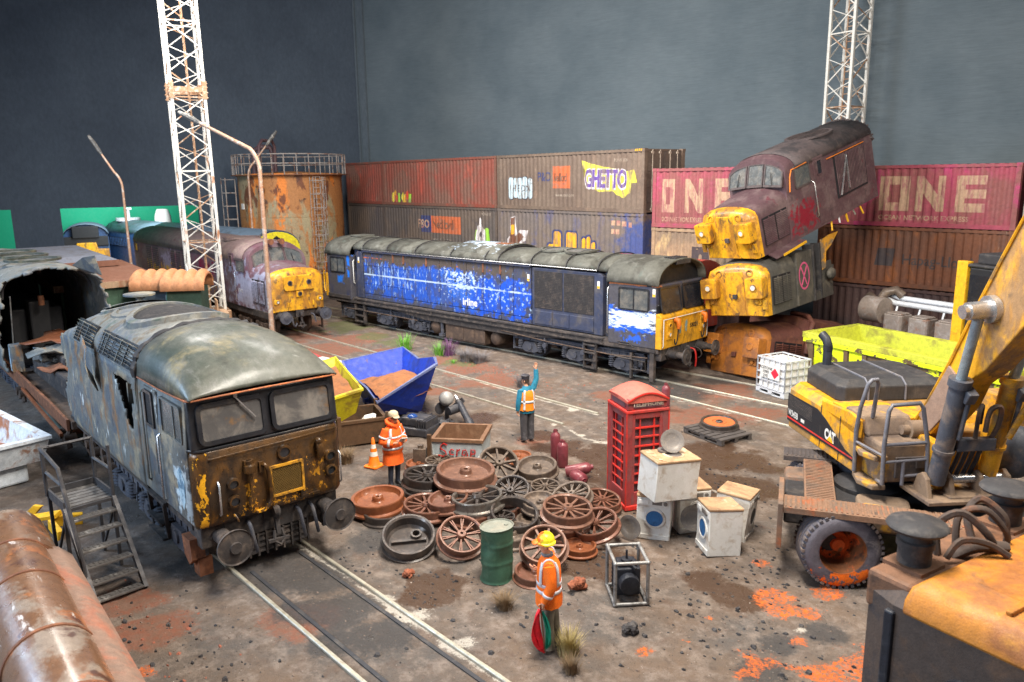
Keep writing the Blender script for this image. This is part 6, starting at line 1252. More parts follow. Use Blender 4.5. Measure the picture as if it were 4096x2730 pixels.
def wheel_mesh(ty,seed):
    """unit wheel, flange radius 1, face up"""
    out=[]; mb=MB(); tyre=[(.80,.10),(.84,.125),(.90,.125),(.915,.10),(.90,-.09),(.94,-.105),(1,-.12),(1.0,-.17),(.96,-.19),(.80,-.19)]
    if ty in('spoke','ring'):
        mb.lathe(tyre+[tyre[0]],40); out.append(('tyre',mb))
        if ty=='spoke':
            mb=MB(); mb.lathe([(.06,.1),(.06,.14),(.17,.14),(.21,.08),(.21,-.1),(.06,-.12),(.06,.1)],18); out.append(('hub',mb))
            ns=(10,9,11,12)[seed%4]
            for k in range(ns):
                a=2*PI*k/ns; m=MB(); w0,w1=.055,.034
                if seed%3==0:
                    for d in(-.05,.05): m.bar((.18*math.cos(a),.18*math.sin(a),.02),(.83*math.cos(a+d*1.3),.83*math.sin(a+d*1.3),.03),.045,.07)
                else: m.bar((.18*math.cos(a),.18*math.sin(a),.02),(.83*math.cos(a),.83*math.sin(a),.03),.09,.08)
                out.append(('spoke',m))
    elif ty=='disc':
        mb.lathe([(.2,.0),(.5,-.02),(.72,.0),(.78,.06),(.80,.12),(.90,.125),(.915,.10),(.90,-.09),(.94,-.105),(1,-.12),(1.0,-.17),(.96,-.19),(.3,-.19),(.01,-.19)],44); out.append(('disc',mb))
        mb=MB(); mb.lathe([(.07,.0),(.07,.11),(.15,.13),(.18,.10),(.2,.02),(.27,-.02)],20); out.append(('hub',mb))
    else:
        mb.lathe([(.01,-.16),(.7,-.16),(.78,-.1),(.80,.12),(.86,.16),(.93,.16),(.95,.1),(.93,-.08),(1,-.1),(1,-.17),(.9,-.2),(.01,-.2)],44); out.append(('dish',mb))
        mb=MB(); mb.box(-.6,.62,-.06,.05,-.16,-.06); mb.lathe([(.2,-.16),(.2,.02),(.13,.02),(.13,-.16)],16,(.28,.18,0)); out.append(('broken_web',mb))
    return out
for i,(x,y,z,r,nv,ty,m,nm) in enumerate(WH):
    t=thing('wheel_casting',(x,y,max(z,.1)),0,WLAB[nm],'wheel','heap of scrap railway wheels')
    q=Vector(nv).normalized().to_track_quat('Z','Y'); t.rotation_mode='QUATERNION'; t.rotation_quaternion=q; t.scale=(r*1.05,r*1.05,r*1.5)
    mt=M['rustw%d'%m]
    for pn,mb in wheel_mesh(ty,i+(2 if nm=='spoke_top_r' else 0)): mb.build(pn,M['bright'] if (nm in('spoke_bright',) and pn=='tyre') else mt,t,30)
# ============================================================ phone box
M['pb']=wmat('dull red phone box',C(142,54,54),[(C(124,72,72),2,.44,.6,None,.9),(C(104,46,50),3,.55,.7,None,.6),(C(200,44,34),3,.66,.72,(1,1,.3),.9)],.6,0,.2)
M['pbr']=wmat('bright red edge',C(200,46,38),[(C(150,60,56),3,.46,.6,None,.8)],.55,0,.1); M['pbroof']=wmat('faded red roof',C(188,92,78),[(C(216,72,50),2.2,.56,.68,None,.9)],.65,0,.15)
M['pbglass']=wmat('grey mauve pane',C(92,66,74),[(C(70,48,54),3,.5,.7,None,.7)],.35,0,.05)
pb_=thing('telephone_box',(13.55,-9.01,0),R(-29.5),'red telephone box with domed roof standing behind the washing machines','telephone box')
mb=MB(); mb.box(-.46,.46,-.46,.46,0,.1); mb.build('plinth',M['pbr'],pb_,0,.015)
mb=MB(); mb.box(-.36,.36,-.36,.36,.1,2.0); mb.build('inner_box',M['pbglass'],pb_,0)
for sx in(-1,1):
    for sy in(-1,1):
        mb=MB(); mb.bx((sx*.38,sy*.38,1.06),(.12,.12,1.92)); mb.build('corner_post',M['pb'],pb_,0,.015)
mb=MB(); mb.box(-.455,.455,-.455,.455,1.96,2.02); mb.build('ledge',M['pbr'],pb_,0,.012)
mb=MB(); mb.box(-.41,.41,-.41,.41,2.02,2.24); mb.build('fascia',M['pb'],pb_,0,.01)
arc=[(-.43+.86*k/12,2.2+.14*math.sin(PI*k/12)) for k in range(13)]
mb=MB(); rings=[]
for x,dz,s_ in((-.44,0,1),(-.30,.06,1),(0,.09,1),(.30,.06,1),(.44,0,1)): rings.append([(x,a,b+dz*(.4+.6*math.sin(PI*k/12))) for k,(a,b) in enumerate(arc)]+[(x,.43,2.16),(x,-.43,2.16)])
mb.loft(rings,True,True,True); mb.build('domed_roof',M['pbroof'],pb_,50)
mb=MB()
for k in range(12):
    mb.bar((.445,*arc[k]),(.445,*arc[k+1]),.03); mb.bar((-.43+.86*k/12*0+0,-.43,2.2),(0,-.43,2.2),.01)
mb.build('roof_trim',M['pbr'],pb_,0)
for (ang) in(0,-90):
    rot=Matrix.Rotation(R(ang),4,'Z')
    def B(*a): mb=MB(); mb.M=rot; mb.box(*a); return mb
    B(.40,.425,-.28,.28,2.06,2.2).build('sign_panel',M['pbglass'],pb_,0)
    if ang==0: letter('sign','TELEPHONE',.115,(.43,0,2.09),M['paleg'],pb_,(0,1,0),(0,0,1),.004,1.05)
    for nm,a in(('door_stile',(.37,.43,-.34,-.26,.1,1.96)),('door_stile',(.37,.43,.26,.34,.1,1.96)),('door_rail',(.37,.43,-.26,.26,1.84,1.96)),('door_rail',(.37,.43,-.26,.26,.1,.36))): B(*a).build(nm,M['pb'],pb_,0,.01)
    for k in range(8):
        z=.36+k*.185
        if k: B(.365,.42,-.26,.26,z-.014,z+.014).build('glazing_bar',M['pbr'],pb_,0)
        for (a,b) in((-.26,-.16),(-.14,.14),(.16,.26)): B(.365,.375,a,b,z+.012,z+.172).build('pane',M['pbglass'],pb_,0)
    for y in(-.15,.15): B(.365,.415,y-.012,y+.012,.36,1.84).build('glazing_bar',M['pbr'],pb_,0)
    for y in(-.445,.445): B(.43,.445,y-.012,y+.012,.1,1.96).build('edge_trim',M['pbr'],pb_,0)
# ============================================================ washing machines
M['wmw']=wmat('dirty white enamel',C(206,204,200),[(C(170,154,136),5,.5,.68,None,.8),(C(222,222,222),2,.5,.7,None,.6)],.6,0,.4,bscale=80,var=.08); M['wmt']=wmat('tan dusty top',C(168,136,104),[(C(136,106,80),2.4,.46,.62,None,.85),(C(200,184,160),2,.54,.66,None,.7)],.85,0,.3)
M['wmg']=wmat('grey machine door',C(112,106,102),[(C(136,124,112),4,.5,.7,None,.7)],.5,.2,.15); M['drum']=wmat('blue drum opening',C(40,96,150),[(C(28,60,104),3,.5,.7,None,.7)],.5,0,.1)
def washer(loc,rz,label,rx=0.,ry=0.,hole=True,door=False,panel=True,drum='drum',dusty=True,sx=.6,sy=.6,h=.85):
    t=bpy.data.objects.new('washing_machine',None); COL.objects.link(t); t.location=loc; t.rotation_euler=(rx,ry,rz); tag(t,label,'washing machine','dumped washing machines')
    mb=MB(); mb.loft([[(-sx/2,-sy/2,0),(sx/2,-sy/2,0),(sx/2,sy/2,0),(-sx/2,sy/2,0)],[(-sx/2+.005,-sy/2,.2),(sx/2-.02,-sy/2,.2),(sx/2-.02,sy/2,.2),(-sx/2,sy/2,.2)],[(-sx/2,-sy/2,h-.05),(sx/2-.005,-sy/2,h-.05),(sx/2-.005,sy/2,h-.05),(-sx/2,sy/2,h-.05)]],True,True,True); mb.build('cabinet',M['wmw'],t,30,.012)
    mb=MB(); mb.box(-sx/2-.01,sx/2+.005,-sy/2-.01,sy/2+.01,h-.05,h); mb.build('top_lid',M['wmt'] if dusty else M['wmw'],t,0,.015)
    if panel:
        mb=MB(); mb.box(sx/2-.01,sx/2+.008,-sy/2+.01,sy/2-.01,h-.19,h-.06); p=mb.build('control_panel',M['wmw'],t,0,.006)
        mb=MB(); mb.box(sx/2,sx/2+.016,-sy/2+.04,-sy/2+.2,h-.16,h-.09); mb.build('soap_drawer',M['white'],p,0,.006)
        mb=MB(); mb.box(sx/2,sx/2+.016,-.03,.14,h-.165,h-.085); mb.build('switch_panel',M['wmg'],p,0,.004)
        mb=MB(); mb.cyl((sx/2,.2,h-.125),(sx/2+.03,.2,h-.125),.035,n=12); mb.build('dial',M['wmg'],p,40)
    if hole:
        mb=MB(); mb.lathe([(.15,.0),(.15,.02),(.185,.02),(.195,-.01)],26,(sx/2-.012,.02,.42),'x'); r=mb.build('porthole_ring',M['wmw'],t,50)
        mb=MB(); mb.lathe([(.152,.012),(.12,.004),(.05,.001),(.001,0)],26,(sx/2-.012,.02,.42),'x'); mb.build('drum',M[drum],r,50)
    if door:
        mb=MB(); mb.lathe([(.2,.0),(.21,.03),(.19,.05),(.14,.045),(.12,.09),(.04,.11),(.001,.11)],26,(sx/2,.02,.42),'x'); mb.build('round_door',M['wmg'],t,50)
    mb=MB(); mb.box(sx/2-.015,sx/2+.004,-sy/2+.02,sy/2-.02,.02,.1); mb.build('kick_plate',M['wmw'],t,0)
    return t
wa=washer((14.64,-10.02,0),R(-62),rx=R(-1.5),ry=R(1.5),label='white washing machine with open blue drum nearest the phone box corner')
wc=washer((14.95,-9.36,0),R(-35),'white washing machine at the back under the stacked one, behind the round grey door',drum='wmg')
wb=washer((14.96,-10.13,.875),R(64),'washing machine lying on its back on top of two others, under the grey disc',rx=R(2),ry=R(3),hole=False,panel=False,sx=.86,sy=.60,h=.74)
mb=MB(); mb.box(-.42,-.25,-.29,.29,.735,.75); p=mb.build('control_panel',M['wmt'],wb,0,.006)
mb=MB(); mb.box(-.40,-.28,.08,.25,.745,.76); mb.box(-.39,-.29,-.16,.02,.745,.758); mb.build('switch_panel',M['wmt'],p,0,.006)
mb=MB(); mb.cyl((-.34,-.23,.745),(-.34,-.23,.765),.035,n=12); mb.build('dial',M['wmt'],p,40)
mb=MB(); mb.lathe([(.15,.73),(.15,.75),(.19,.75),(.2,.73)],26,(.05,0,0)); r=mb.build('porthole_ring',M['wmt'],wb,50)
mb=MB(); mb.cyl((.05,0,.72),(.05,0,.742),.15,n=24); mb.build('drum',M['wmg'],r,40)
wd=washer((15.81,-9.81,-.02),R(-130),rx=R(3),ry=R(-2.5),label='nearest white washing machine with dusty tan top and half hidden blue porthole')
we=washer((15.70,-9.05,-.02),R(11),ry=R(4),rx=R(-3),label='rightmost washing machine with black porthole facing right, behind the nearest one',drum='ink')
def disc(loc,nv,r,mat,label,name='machine_door'):
    mb=MB(); mb.lathe([(.001,-.05),(.5,-.06),(.62,-.02),(.72,.02),(1,.04),(1,-.02),(.9,-.06),(.001,-.1)],28)
    o=mb.build(name,mat,None,50); o.location=loc; o.rotation_mode='QUATERNION'; o.rotation_quaternion=Vector(nv).to_track_quat('Z','Y'); o.scale=(r,r,r); return tag(o,label,'machine door','loose washing machine doors')
tcv=Vector((.69,-.72,0))
disc((14.97,-10.02,1.83),(.55,-.55,.42),.21,M['wmg'],'round grey machine door leaning upright on the topmost washing machine')
disc((14.48,-10.55,.24),(.05,-.95,.1),.22,M['wmg'],'round grey machine door leaning against the left washing machine')
disc((15.27,-9.74,.38),(.72,-.62,.25),.23,M['wmg'],'round dark machine door propped in front of the back washing machine')
mb=MB(); mb.cyl((0,0,0),(0,0,.03),.12,n=16); o=mb.build('filter_lid',M['wmg'],None,40); o.location=(14.85,-10.08,1.64); tag(o,'small flat grey lid beside the upright door on the top washing machine','lid')
# ============================================================ drum, cone, generator, gas bottles
M['drumg']=wmat('green oil drum paint',C(62,96,78),[(C(86,112,92),3,.5,.7,None,.6),(C(110,112,100),2,.62,.75,None,.6)],.5,.1,.2); M['drumt']=wmat('dusty drum lid',C(124,126,116),[(C(140,132,118),4,.5,.7,None,.7)],.75)
od=thing('oil_drum',(13.66,-13.12,0),R(20),'dented green oil drum beside the heap of wheels','drum'); n=30; rings=[]
for i in range(37):
    z=.92*i/36; ring=[]
    for k in range(n):
        a=2*PI*k/n; r=.265+.014*(math.exp(-((z-.32)/.02)**2)+math.exp(-((z-.63)/.02)**2))+(.012 if z<.02 or z>.9 else 0)
        dn=.09*math.exp(-((z-.66)/.14)**2-((a-4.2)/.55)**2)+.05*math.exp(-((z-.4)/.2)**2-((a-5.6)/.5)**2)+.04*math.exp(-((z-.2)/.15)**2-((a-3.4)/.5)**2)
        ring.append(((r-dn)*math.cos(a)+.03*z,(r-dn)*math.sin(a)-.02*z,z+.02*math.cos(a)*(z/.9)))
    rings.append(ring)
mb=MB(); mb.loft(rings,True,True,False); mb.build('body',M['drumg'],od,60)
mb=MB(); top=rings[-1]; c=Vector((.03,-.02,.92)); mb.loft([top,[tuple(Vector(p)*.95+c*.05+Vector((0,0,.004))) for p in top],[tuple(Vector(p)*.92+c*.08-Vector((0,0,.02))) for p in top]],True,False,True); l=mb.build('lid',M['drumt'],od,40)
mb=MB(); mb.cyl((.15,.08,.9),(.15,.08,.925),.035,n=10); mb.build('bung',M['drumt'],l,40)
cn=thing('traffic_cone',(8.06,-11.42,0),R(15),'orange traffic cone with two white bands near the burnt loco','traffic cone'); mo=wmat('cone orange',C(244,120,26),[(C(200,96,40),4,.55,.7,None,.5)],.5,0,.1)
mb=MB(); mb.prism(rr(.36,.36,.05,3),'z',0,.04); mb.build('base',mo,cn,0,.01)
zr=[(0.04,.15),(.06,.13),(.26,.095),(.36,.078),(.44,.064),(.53,.049),(.68,.024)]
for (a,b,m,nm) in((0,2,mo,'cone_body'),(2,3,M['wpaint'],'white_band'),(3,4,mo,'cone_body'),(4,5,M['wpaint'],'white_band'),(5,6,mo,'cone_body')):
    mb=MB(); mb.lathe([(r,z) for z,r in zr[a:b+1]]+([(.001,.69)] if b==6 else []),20); mb.build(nm,m,cn,60)
M['gen']=wmat('scuffed frame tube',C(150,148,146),[(C(90,86,84),5,.48,.64,None,.8)],.45,.4,.15); M['genb']=wmat('black engine block',C(36,38,46),[(C(72,72,76),5,.52,.72,None,.6)],.5,.1,.25)
ge_=thing('generator',(15.56,-12.16,0),R(-42),'small black generator inside a pale tubular cage','generator')
for z in(.03,.70):
    for (a,b) in(((-.31,-.25),(.31,-.25)),((.31,-.25),(.31,.25)),((.31,.25),(-.31,.25)),((-.31,.25),(-.31,-.25))):
        mb=MB(); mb.tube([(*a,z),(*b,z)],.028,8); mb.build('frame_tube',M['gen'],ge_,50)
for x in(-.31,.31):
    for y in(-.25,.25): mb=MB(); mb.tube([(x,y,.03),(x,y,.70)],.028,8); mb.ico((x,y,.7),.034,2); mb.ico((x,y,.03),.034,2); mb.build('frame_post',M['gen'],ge_,50)
mb=MB(); mb.box(-.24,.10,-.19,.19,.06,.5); mb.box(-.2,.05,-.15,.15,.5,.56); mb.build('engine',M['genb'],ge_,0,.02)
for k in range(5): mb=MB(); mb.box(-.22,.08,-.2,-.188,.14+k*.07,.17+k*.07); mb.build('cooling_fin',M['genb'],ge_,0)
mb=MB(); mb.lathe([(.001,.12),(.1,.12),(.15,.1),(.16,.0),(.16,-.04)],18,(.13,.0,.28),'x'); mb.build('fan_housing',M['genb'],ge_,40)
mb=MB(); mb.cyl((-.05,0,.56),(-.05,0,.60),.09,n=14); mb.cyl((-.05,0,.6),(-.05,0,.74),.018,n=6); mb.bar((-.05,0,.57),(.16,.1,.52),.04); mb.build('air_filter',M['genb'],ge_,40)
M['gas']=wmat('maroon gas bottle',C(118,52,60),[(C(142,86,84),3,.5,.68,None,.6),(C(90,40,46),4,.55,.7,None,.6)],.45,.1,.15,coat=.2)
def gasb(loc,rot,r,h,label):
    t=bpy.data.objects.new('gas_bottle',None); COL.objects.link(t); t.location=loc; t.rotation_euler=rot; tag(t,label,'gas bottle','maroon gas bottles')
    mb=MB(); mb.lathe([(r*.9,0),(r,.03),(r,h*.78),(r*.85,h*.86),(r*.45,h*.92),(r*.4,h*.94),(.001,h*.945)],20); mb.build('cylinder',M['gas'],t,50)
    mb=MB(); mb.lathe([(r*.36,h*.92),(r*.46,h*.93),(r*.46,h),(r*.36,h),(r*.36,h*.92)],14,a0=.6,a1=5.2); mb.build('collar',M['gas'],t,40)
    mb=MB(); mb.cyl((0,0,h*.93),(0,0,h*1.02),r*.14,n=8); mb.cyl((0,0,h*.985),(r*.3,0,h*.985),r*.1,n=6); mb.build('valve',M['gas'],t,40)
gasb((10.92,-8.43,0),(0,0,0),.115,.76,'taller maroon gas bottle standing behind the heap of wheels'); gasb((11.24,-8.56,0),(0,0,2),.125,.62,'shorter maroon gas bottle standing beside the taller one')
gasb((11.72,-9.02,.12),(R(78),0,R(130)),.125,.6,'fallen maroon gas bottle with neck towards the wheels'); gasb((11.98,-9.05,.13),(R(90),0,R(70)),.14,.42,'fallen stubby maroon gas bottle seen from its end')
gasb((10.6,-3.35,0),(0,0,1),.12,.78,'maroon gas bottle standing beyond the phone box')
# ============================================================ pallet with wheel, tote tank, skips
M['pal']=wmat('dark weathered pallet',C(72,66,64),[(C(108,98,90),3,.5,.7,(4,1,1),.7)],.85,0,.3)
pl_=thing('pallet',(12.75,-4.35,0),R(-16),'dark wooden pallet carrying a single rusty wheel','pallet')
for k in range(7): mb=MB(); mb.box(-.66+k*.195,-.66+k*.195+.15,-.52,.52,.12,.15); mb.build('slat',M['pal'],pl_,0)
for y in(-.46,0,.46):
    mb=MB(); mb.box(-.66,.66,y-.05,y+.05,.09,.118); mb.build('stringer',M['pal'],pl_,0)
    for x in(-.58,0,.58): mb=MB(); mb.box(x-.08,x+.08,y-.05,y+.05,.02,.09); mb.build('block',M['pal'],pl_,0)
    mb=MB(); mb.box(-.66,.66,y-.05,y+.05,0,.02); mb.build('base_board',M['pal'],pl_,0)
t=thing('wheel_casting',(12.66,-4.1,.25),0,'grey tyred wheel with orange centre lying on the pallet','wheel'); t.scale=(.5,.5,.5); t.rotation_euler=(R(3),R(2),0)
for pn,mb in wheel_mesh('disc',3): mb.build(pn,M['rustw4'],t,30)
mb=MB(); mb.lathe([(.2,.015),(.5,-.0),(.72,.015),(.77,.06)],40); mb.lathe([(.3,.02),(.34,.09),(.38,.02)],30); mb.build('rust_face',wmat('bright rust',C(190,96,48),[(C(150,76,44),4,.5,.7,None,.7)],.8),t,40)
ib=thing('tote_tank',(12.22,.47,0),R(-21),'white caged liquid tote labelled ACETONE beside the stacked cabs','tote tank')
mb=MB(); mb.box(-.52,.52,-.45,.45,.17,1.04); mb.cyl((0,0,1.04),(0,0,1.1),.13,n=16); mb.build('bottle',M['white'],ib,0,.05)
mb=MB(); mb.cyl((0,0,1.1),(0,0,1.13),.11,n=16); mb.build('screw_cap',M['galv'],ib,40)
for z in(.2,.42,.64,.86,1.08):
    for (a,b) in(((-.56,-.49),(.56,-.49)),((.56,-.49),(.56,.49)),((.56,.49),(-.56,.49)),((-.56,.49),(-.56,-.49))): mb=MB(); mb.bar((*a,z),(*b,z),.035,.035); mb.build('cage_bar',M['galv'],ib,0)
for k in range(6):
    x=-.56+k*.224
    for y in(-.49,.49): mb=MB(); mb.bar((x,y,.16),(x,y,1.08),.035); mb.build('cage_bar',M['galv'],ib,0)
    if k<5:
        y=-.49+k*.245
        for x in(-.56,.56): mb=MB(); mb.bar((x,y,.16),(x,y,1.08),.035); mb.build('cage_bar',M['galv'],ib,0)
mb=MB(); mb.bar((-.56,-.2,1.09),(.56,-.2,1.09),.04,.02); mb.build('top_bar',M['galv'],ib,0)
mb=MB(); mb.box(-.58,.58,-.5,.5,.12,.16)
for x in(-.5,0,.5): mb.box(x-.08,x+.08,-.5,.5,0,.12)
mb.box(-.58,.58,-.5,-.44,0,.03); mb.build('base_pallet',M['galv'],ib,0)
mb=MB(); mb.box(-.38,.38,-.535,-.512,.5,.88); lb=mb.build('label_plate',M['lens'],ib,0)
for i,(s_,tx) in enumerate(((.115,'ACETONE'),(.13,'1090'),(.12,'2YE'))): letter('lettering',tx,s_,(-.17,-.537,.76-i*.12),M['ink'],lb,bold=.003)
mb=MB(); mb.prism([(.2,.53),(.36,.69),(.2,.85),(.04,.69)],'y',-.54,-.535); mb.build('hazard_diamond',wmat('red diamond',C(206,40,60),(),.5,0,0),lb,0)
def skip(name,loc,rz,label,L,Wd,h,ins,mat,inner,load=None,loadh=.35,rib=True,lipw=.06,insy=.12):
    """open steel container: sloped ends, lip, inner faces, ribs"""
    t=thing(name,(loc[0],loc[1],loc[2] if len(loc)>2 else 0),rz,label,'skip')
    o=[(-L/2,-Wd/2,h),(L/2,-Wd/2,h),(L/2,Wd/2,h),(-L/2,Wd/2,h)]; b=[(-L/2+ins,-Wd/2+insy,.06),(L/2-ins,-Wd/2+insy,.06),(L/2-ins,Wd/2-insy,.06),(-L/2+ins,Wd/2-insy,.06)]
    mb=MB(); mb.loft([b,o],True,True,False); mb.build('outer_shell',mat,t,0)
    w_=lipw; i1=[(x-math.copysign(w_,x),y-math.copysign(w_,y),h) for x,y,_ in o]; i0=[(x-math.copysign(w_,x),y-math.copysign(w_,y),.1) for x,y,_ in b]
    mb=MB(); mb.loft([i1,i0],True,False,True); mb.build('inner_shell',inner,t,0)
    mb=MB(); oo=[(x+math.copysign(.03,x),y+math.copysign(.03,y),h-.05) for x,y,_ in o]; mb.loft([oo,[(p[0],p[1],h+.02) for p in oo],[(p[0],p[1],h+.02) for p in i1],[(p[0],p[1],h-.05) for p in i1],oo],True); mb.build('lip',mat,t,0)
    if load:
        n=14; mb=MB(); rows=[]
        f=(loadh-.06)/(h-.06)
        for i in range(n+1):
            row=[]
            for k in range(n+1):
                u,v=i/n*2-1,k/n*2-1; hx=(L/2-ins+(ins)*f)-w_*1.2; hy=(Wd/2-insy+insy*f)-w_*1.2
                z=loadh+.22*(1-u*u)*(1-v*v)*h*.5+.05*noise.noise(Vector((u*3+L*7,v*3,loc[0])))+.03*noise.noise(Vector((u*9,v*9,loc[1])))
                row.append((u*hx,v*hy,z))
            rows.append(row)
        mb.loft(rows,False); mb.build('load',load,t,50,fixn=False)
    return t
M['earth']=wmat('rusty spoil',C(150,96,58),[(C(116,78,54),3,.45,.65,None,.8),(C(176,122,76),5,.58,.74,None,.6)],.95,0,.7,bscale=24)
# blue builder's skip: high back, bevelled sides
M['skb']=wmat('blue skip paint',C(28,60,170),[(C(36,50,116),1.6,.5,.66,None,.8),(C(84,92,136),4,.58,.72,None,.6),(C(104,76,64),3,.64,.68,(1,1,.6),.9)],.5,0,.15); M['skbd']=wmat('worn skip rim',C(96,104,140),[(C(40,60,150),3,.5,.7,None,.7)],.5)
bs=thing('skip',(4.65,-8.25,0),R(-20),'blue builders skip half full of rusty earth','skip')
def shellpoly(t,outer,base,th,mat,inner):
    """outer rim polygon (x,y,z) and base polygon, same count"""
    mb=MB(); mb.loft([base,outer],True,True,False); mb.build('outer_shell',mat,t,0)
    c=Vector((sum(p[0] for p in outer)/len(outer),sum(p[1] for p in outer)/len(outer),0))
    sh=lambda p,z=0: tuple(Vector(p)+(c-Vector((p[0],p[1],0))).normalized()*th+Vector((0,0,z)))
    mb=MB(); mb.loft([[sh(p) for p in outer],[sh(p,.05) for p in base]],True,False,True); mb.build('inner_shell',inner,t,0)
    mb=MB(); mb.loft([[tuple(Vector(p)+(Vector((p[0],p[1],0))-c).normalized()*.03-Vector((0,0,.05))) for p in outer],[tuple(Vector(p)+(Vector((p[0],p[1],0))-c).normalized()*.03+Vector((0,0,.01))) for p in outer],[sh(p,.01) for p in outer],[sh(p,-.05) for p in outer]],True); mb.build('lip',M['skbd'] if mat is M['skb'] else mat,t,0)
rim=[(1.75,-.95,.75),(1.0,-1.0,.95),(-1.1,-1.0,.95),(-1.75,-.95,1.12),(-1.75,.95,1.35),(-.6,1.05,1.2),(.9,1.0,1.55),(1.85,.7,1.6)]
bas=[(1.0,-.6,.08),(.6,-.62,.06),(-.6,-.62,.06),(-.9,-.6,.06),(-.9,.6,.06),(-.4,.62,.06),(.5,.62,.06),(1.0,.5,.08)]
shellpoly(bs,rim,bas,.06,M['skb'],M['skb'])
mb=MB(); rows=[]
for i in range(15):
    row=[]
    for k in range(15):
        u,v=i/7-1,k/7-1; row.append((u*1.3+.12,v*.72,.62+.28*(1-u*u)*(1-v*v*.5)+.25*max(0,v)*.6+.05*noise.noise(Vector((u*3,v*3,2)))+.03*noise.noise(Vector((u*9,v*9,5)))))
    rows.append(row)
mb.loft(rows,False); mb.build('load',M['earth'],bs,50,fixn=False)
for x in(-.5,.6):
    mb=MB(); mb.cyl((x,-.98,.5),(x,-.78,.5),.06,n=10); mb.bx((x,-.84,.42),(.16,.06,.3)); mb.build('lifting_lug',M['skb'],bs,30)
mb=MB(); mb.bx((.6,-.62,.14),(.25,.1,.12)); mb.bx((-.6,-.62,.14),(.25,.1,.12)); mb.build('foot',M['skb'],bs,0)
M['sky_']=wmat('yellow skip paint',C(200,188,38),[(C(142,118,50),1.6,.5,.64,None,.9),(C(120,100,56),4,.6,.75,None,.6)],.5,0,.15)
ys=thing('skip',(4.15,-10.3,0),R(-24),'yellow skip full of orange brown earth, partly behind the burnt loco','skip')
rim=[(2.0,-.85,.95),(-1.6,-.85,1.0),(-1.9,.8,1.3),(1.7,.85,1.22)]; bas=[(1.2,-.6,.06),(-1.1,-.6,.06),(-1.1,.6,.06),(1.2,.6,.06)]
shellpoly(ys,rim,bas,.1,M['sky_'],M['sky_'])
mb=MB(); rows=[[( (i/7-1)*1.6,(k/7-1)*.72,.95+.12*(k/14)+.1*math.sin(i*.9+k*.5)*.4+.03*noise.noise(Vector((i*1.3,k*1.3,1)))) for k in range(15)] for i in range(15)]; mb.loft(rows,False); mb.build('load',M['earth'],ys,50,fixn=False)
M['bin']=wmat('oily brown steel bin',C(92,70,52),[(C(60,50,42),2,.5,.66,None,.8),(C(150,92,56),3,.56,.72,(1,1,.5),.7)],.45,.15,.2)
bb=skip('scrap_bin',(6.2,-10.55,0),R(66),'open brown steel bin with white car parts inside, by the burnt loco front','s',1.15,1.25,.66,.03,M['bin'],M['bin'],None) if False else skip('scrap_bin',(6.2,-10.5,0),R(66),'open brown steel bin holding a few white pieces near the traffic cone',1.15,1.25,.66,.03,M['bin'],M['bin'],insy=.03)
bb['category']='bin'
for x in(-.59,.59):
    for y in(-.64,.64): mb=MB(); mb.bx((x,y,.4),(.09,.09,.82)); mb.build('corner_post',M['bin'],bb,0)
mb=MB(); mb.loft([[(0,-.1,0),(0,.1,0),(.05,.08,.1),(.05,-.08,.1)],[(.3,-.12,.02),(.3,.12,.02),(.26,.09,.16),(.26,-.09,.16)],[(.5,-.1,0),(.5,.1,0),(.46,.08,.08),(.46,-.08,.08)]],True,True,True); o=mb.build('toy_car_body',M['white'],None,0,.02); o.location=(6.35,-10.55,.36); o.rotation_euler=(R(20),R(-35),R(40)); tag(o,'small white car body shell lying in the brown bin','scrap metal')
mb=MB(); mb.bx((0,0,.05),(.35,.2,.1),(0,.2,.3)); mb.bx((.2,.15,.05),(.2,.14,.08)); o=mb.build('white_block',M['white'],None,0,.02); o.location=(6.25,-10.95,.3); tag(o,'white broken block in the near corner of the brown bin','scrap metal')
mb=MB(); rg=random.Random(6)
for k in range(30): mb.ico((rg.uniform(-.45,.45),rg.uniform(-.5,.5),rg.uniform(0,.1)),rg.uniform(.05,.13),1,.4,rg)
o=mb.build('rubble',M['earth'],None,0); o.location=(6.2,-10.5,.16); o.rotation_euler=(0,0,R(66)); tag(o,'brown rubble in the bottom of the brown bin','rubble',kind='stuff')
M['binw']=wmat('peeling white bin',C(172,182,186),[(C(150,118,92),1.6,.54,.66,None,.9),(C(200,206,208),2.5,.5,.7,None,.6)],.6,0,.2); M['bini']=wmat('rusty bin inside',C(116,84,62),[(C(150,120,96),2,.52,.7,None,.7),(C(182,196,204),1.6,.66,.7,None,.9)],.7,0,.3)
sb=skip('scrap_bin',(9.18,-9.72,0),R(35),'rectangular steel bin with SCRAP written in red on peeling white paint',1.15,1.15,.64,.02,M['binw'],M['bini'],insy=.02); sb['category']='bin'
for c in sb.children:
    if c.name.startswith('lip'): c.data.materials[0]=M['bini']
for st in ([(.2,.42),(.12,.46),(.05,.4),(.06,.33),(.16,.27),(.18,.2),(.1,.15),(0,.18)],[(.36,.3),(.3,.33),(.25,.26),(.28,.2),(.36,.2)],[(.42,.18),(.43,.33),(.43,.28),(.5,.33)],[(.64,.32),(.56,.31),(.54,.22),(.6,.19),(.65,.3),(.67,.18)],[(.74,.08),(.75,.34),(.84,.32),(.84,.24),(.75,.22)]):
    mb=MB(); mb.tube([(-.42+x,-.602,.1+z) for x,z in st],.016,5); mb.build('painted_letter',M['red'],sb,50)
mb=MB(); mb.bx((-.62,-.62,.38),(.09,.09,.76)); mb.build('corner_post',M['bin'],sb,0)
mb=MB(); mb.box(-1.0,-.7,-.66,-.5,0,.42); mb.box(-.9,-.78,-.62,-.52,.42,.5); mb.build('side_box',M['rustw2'],sb,0,.01)
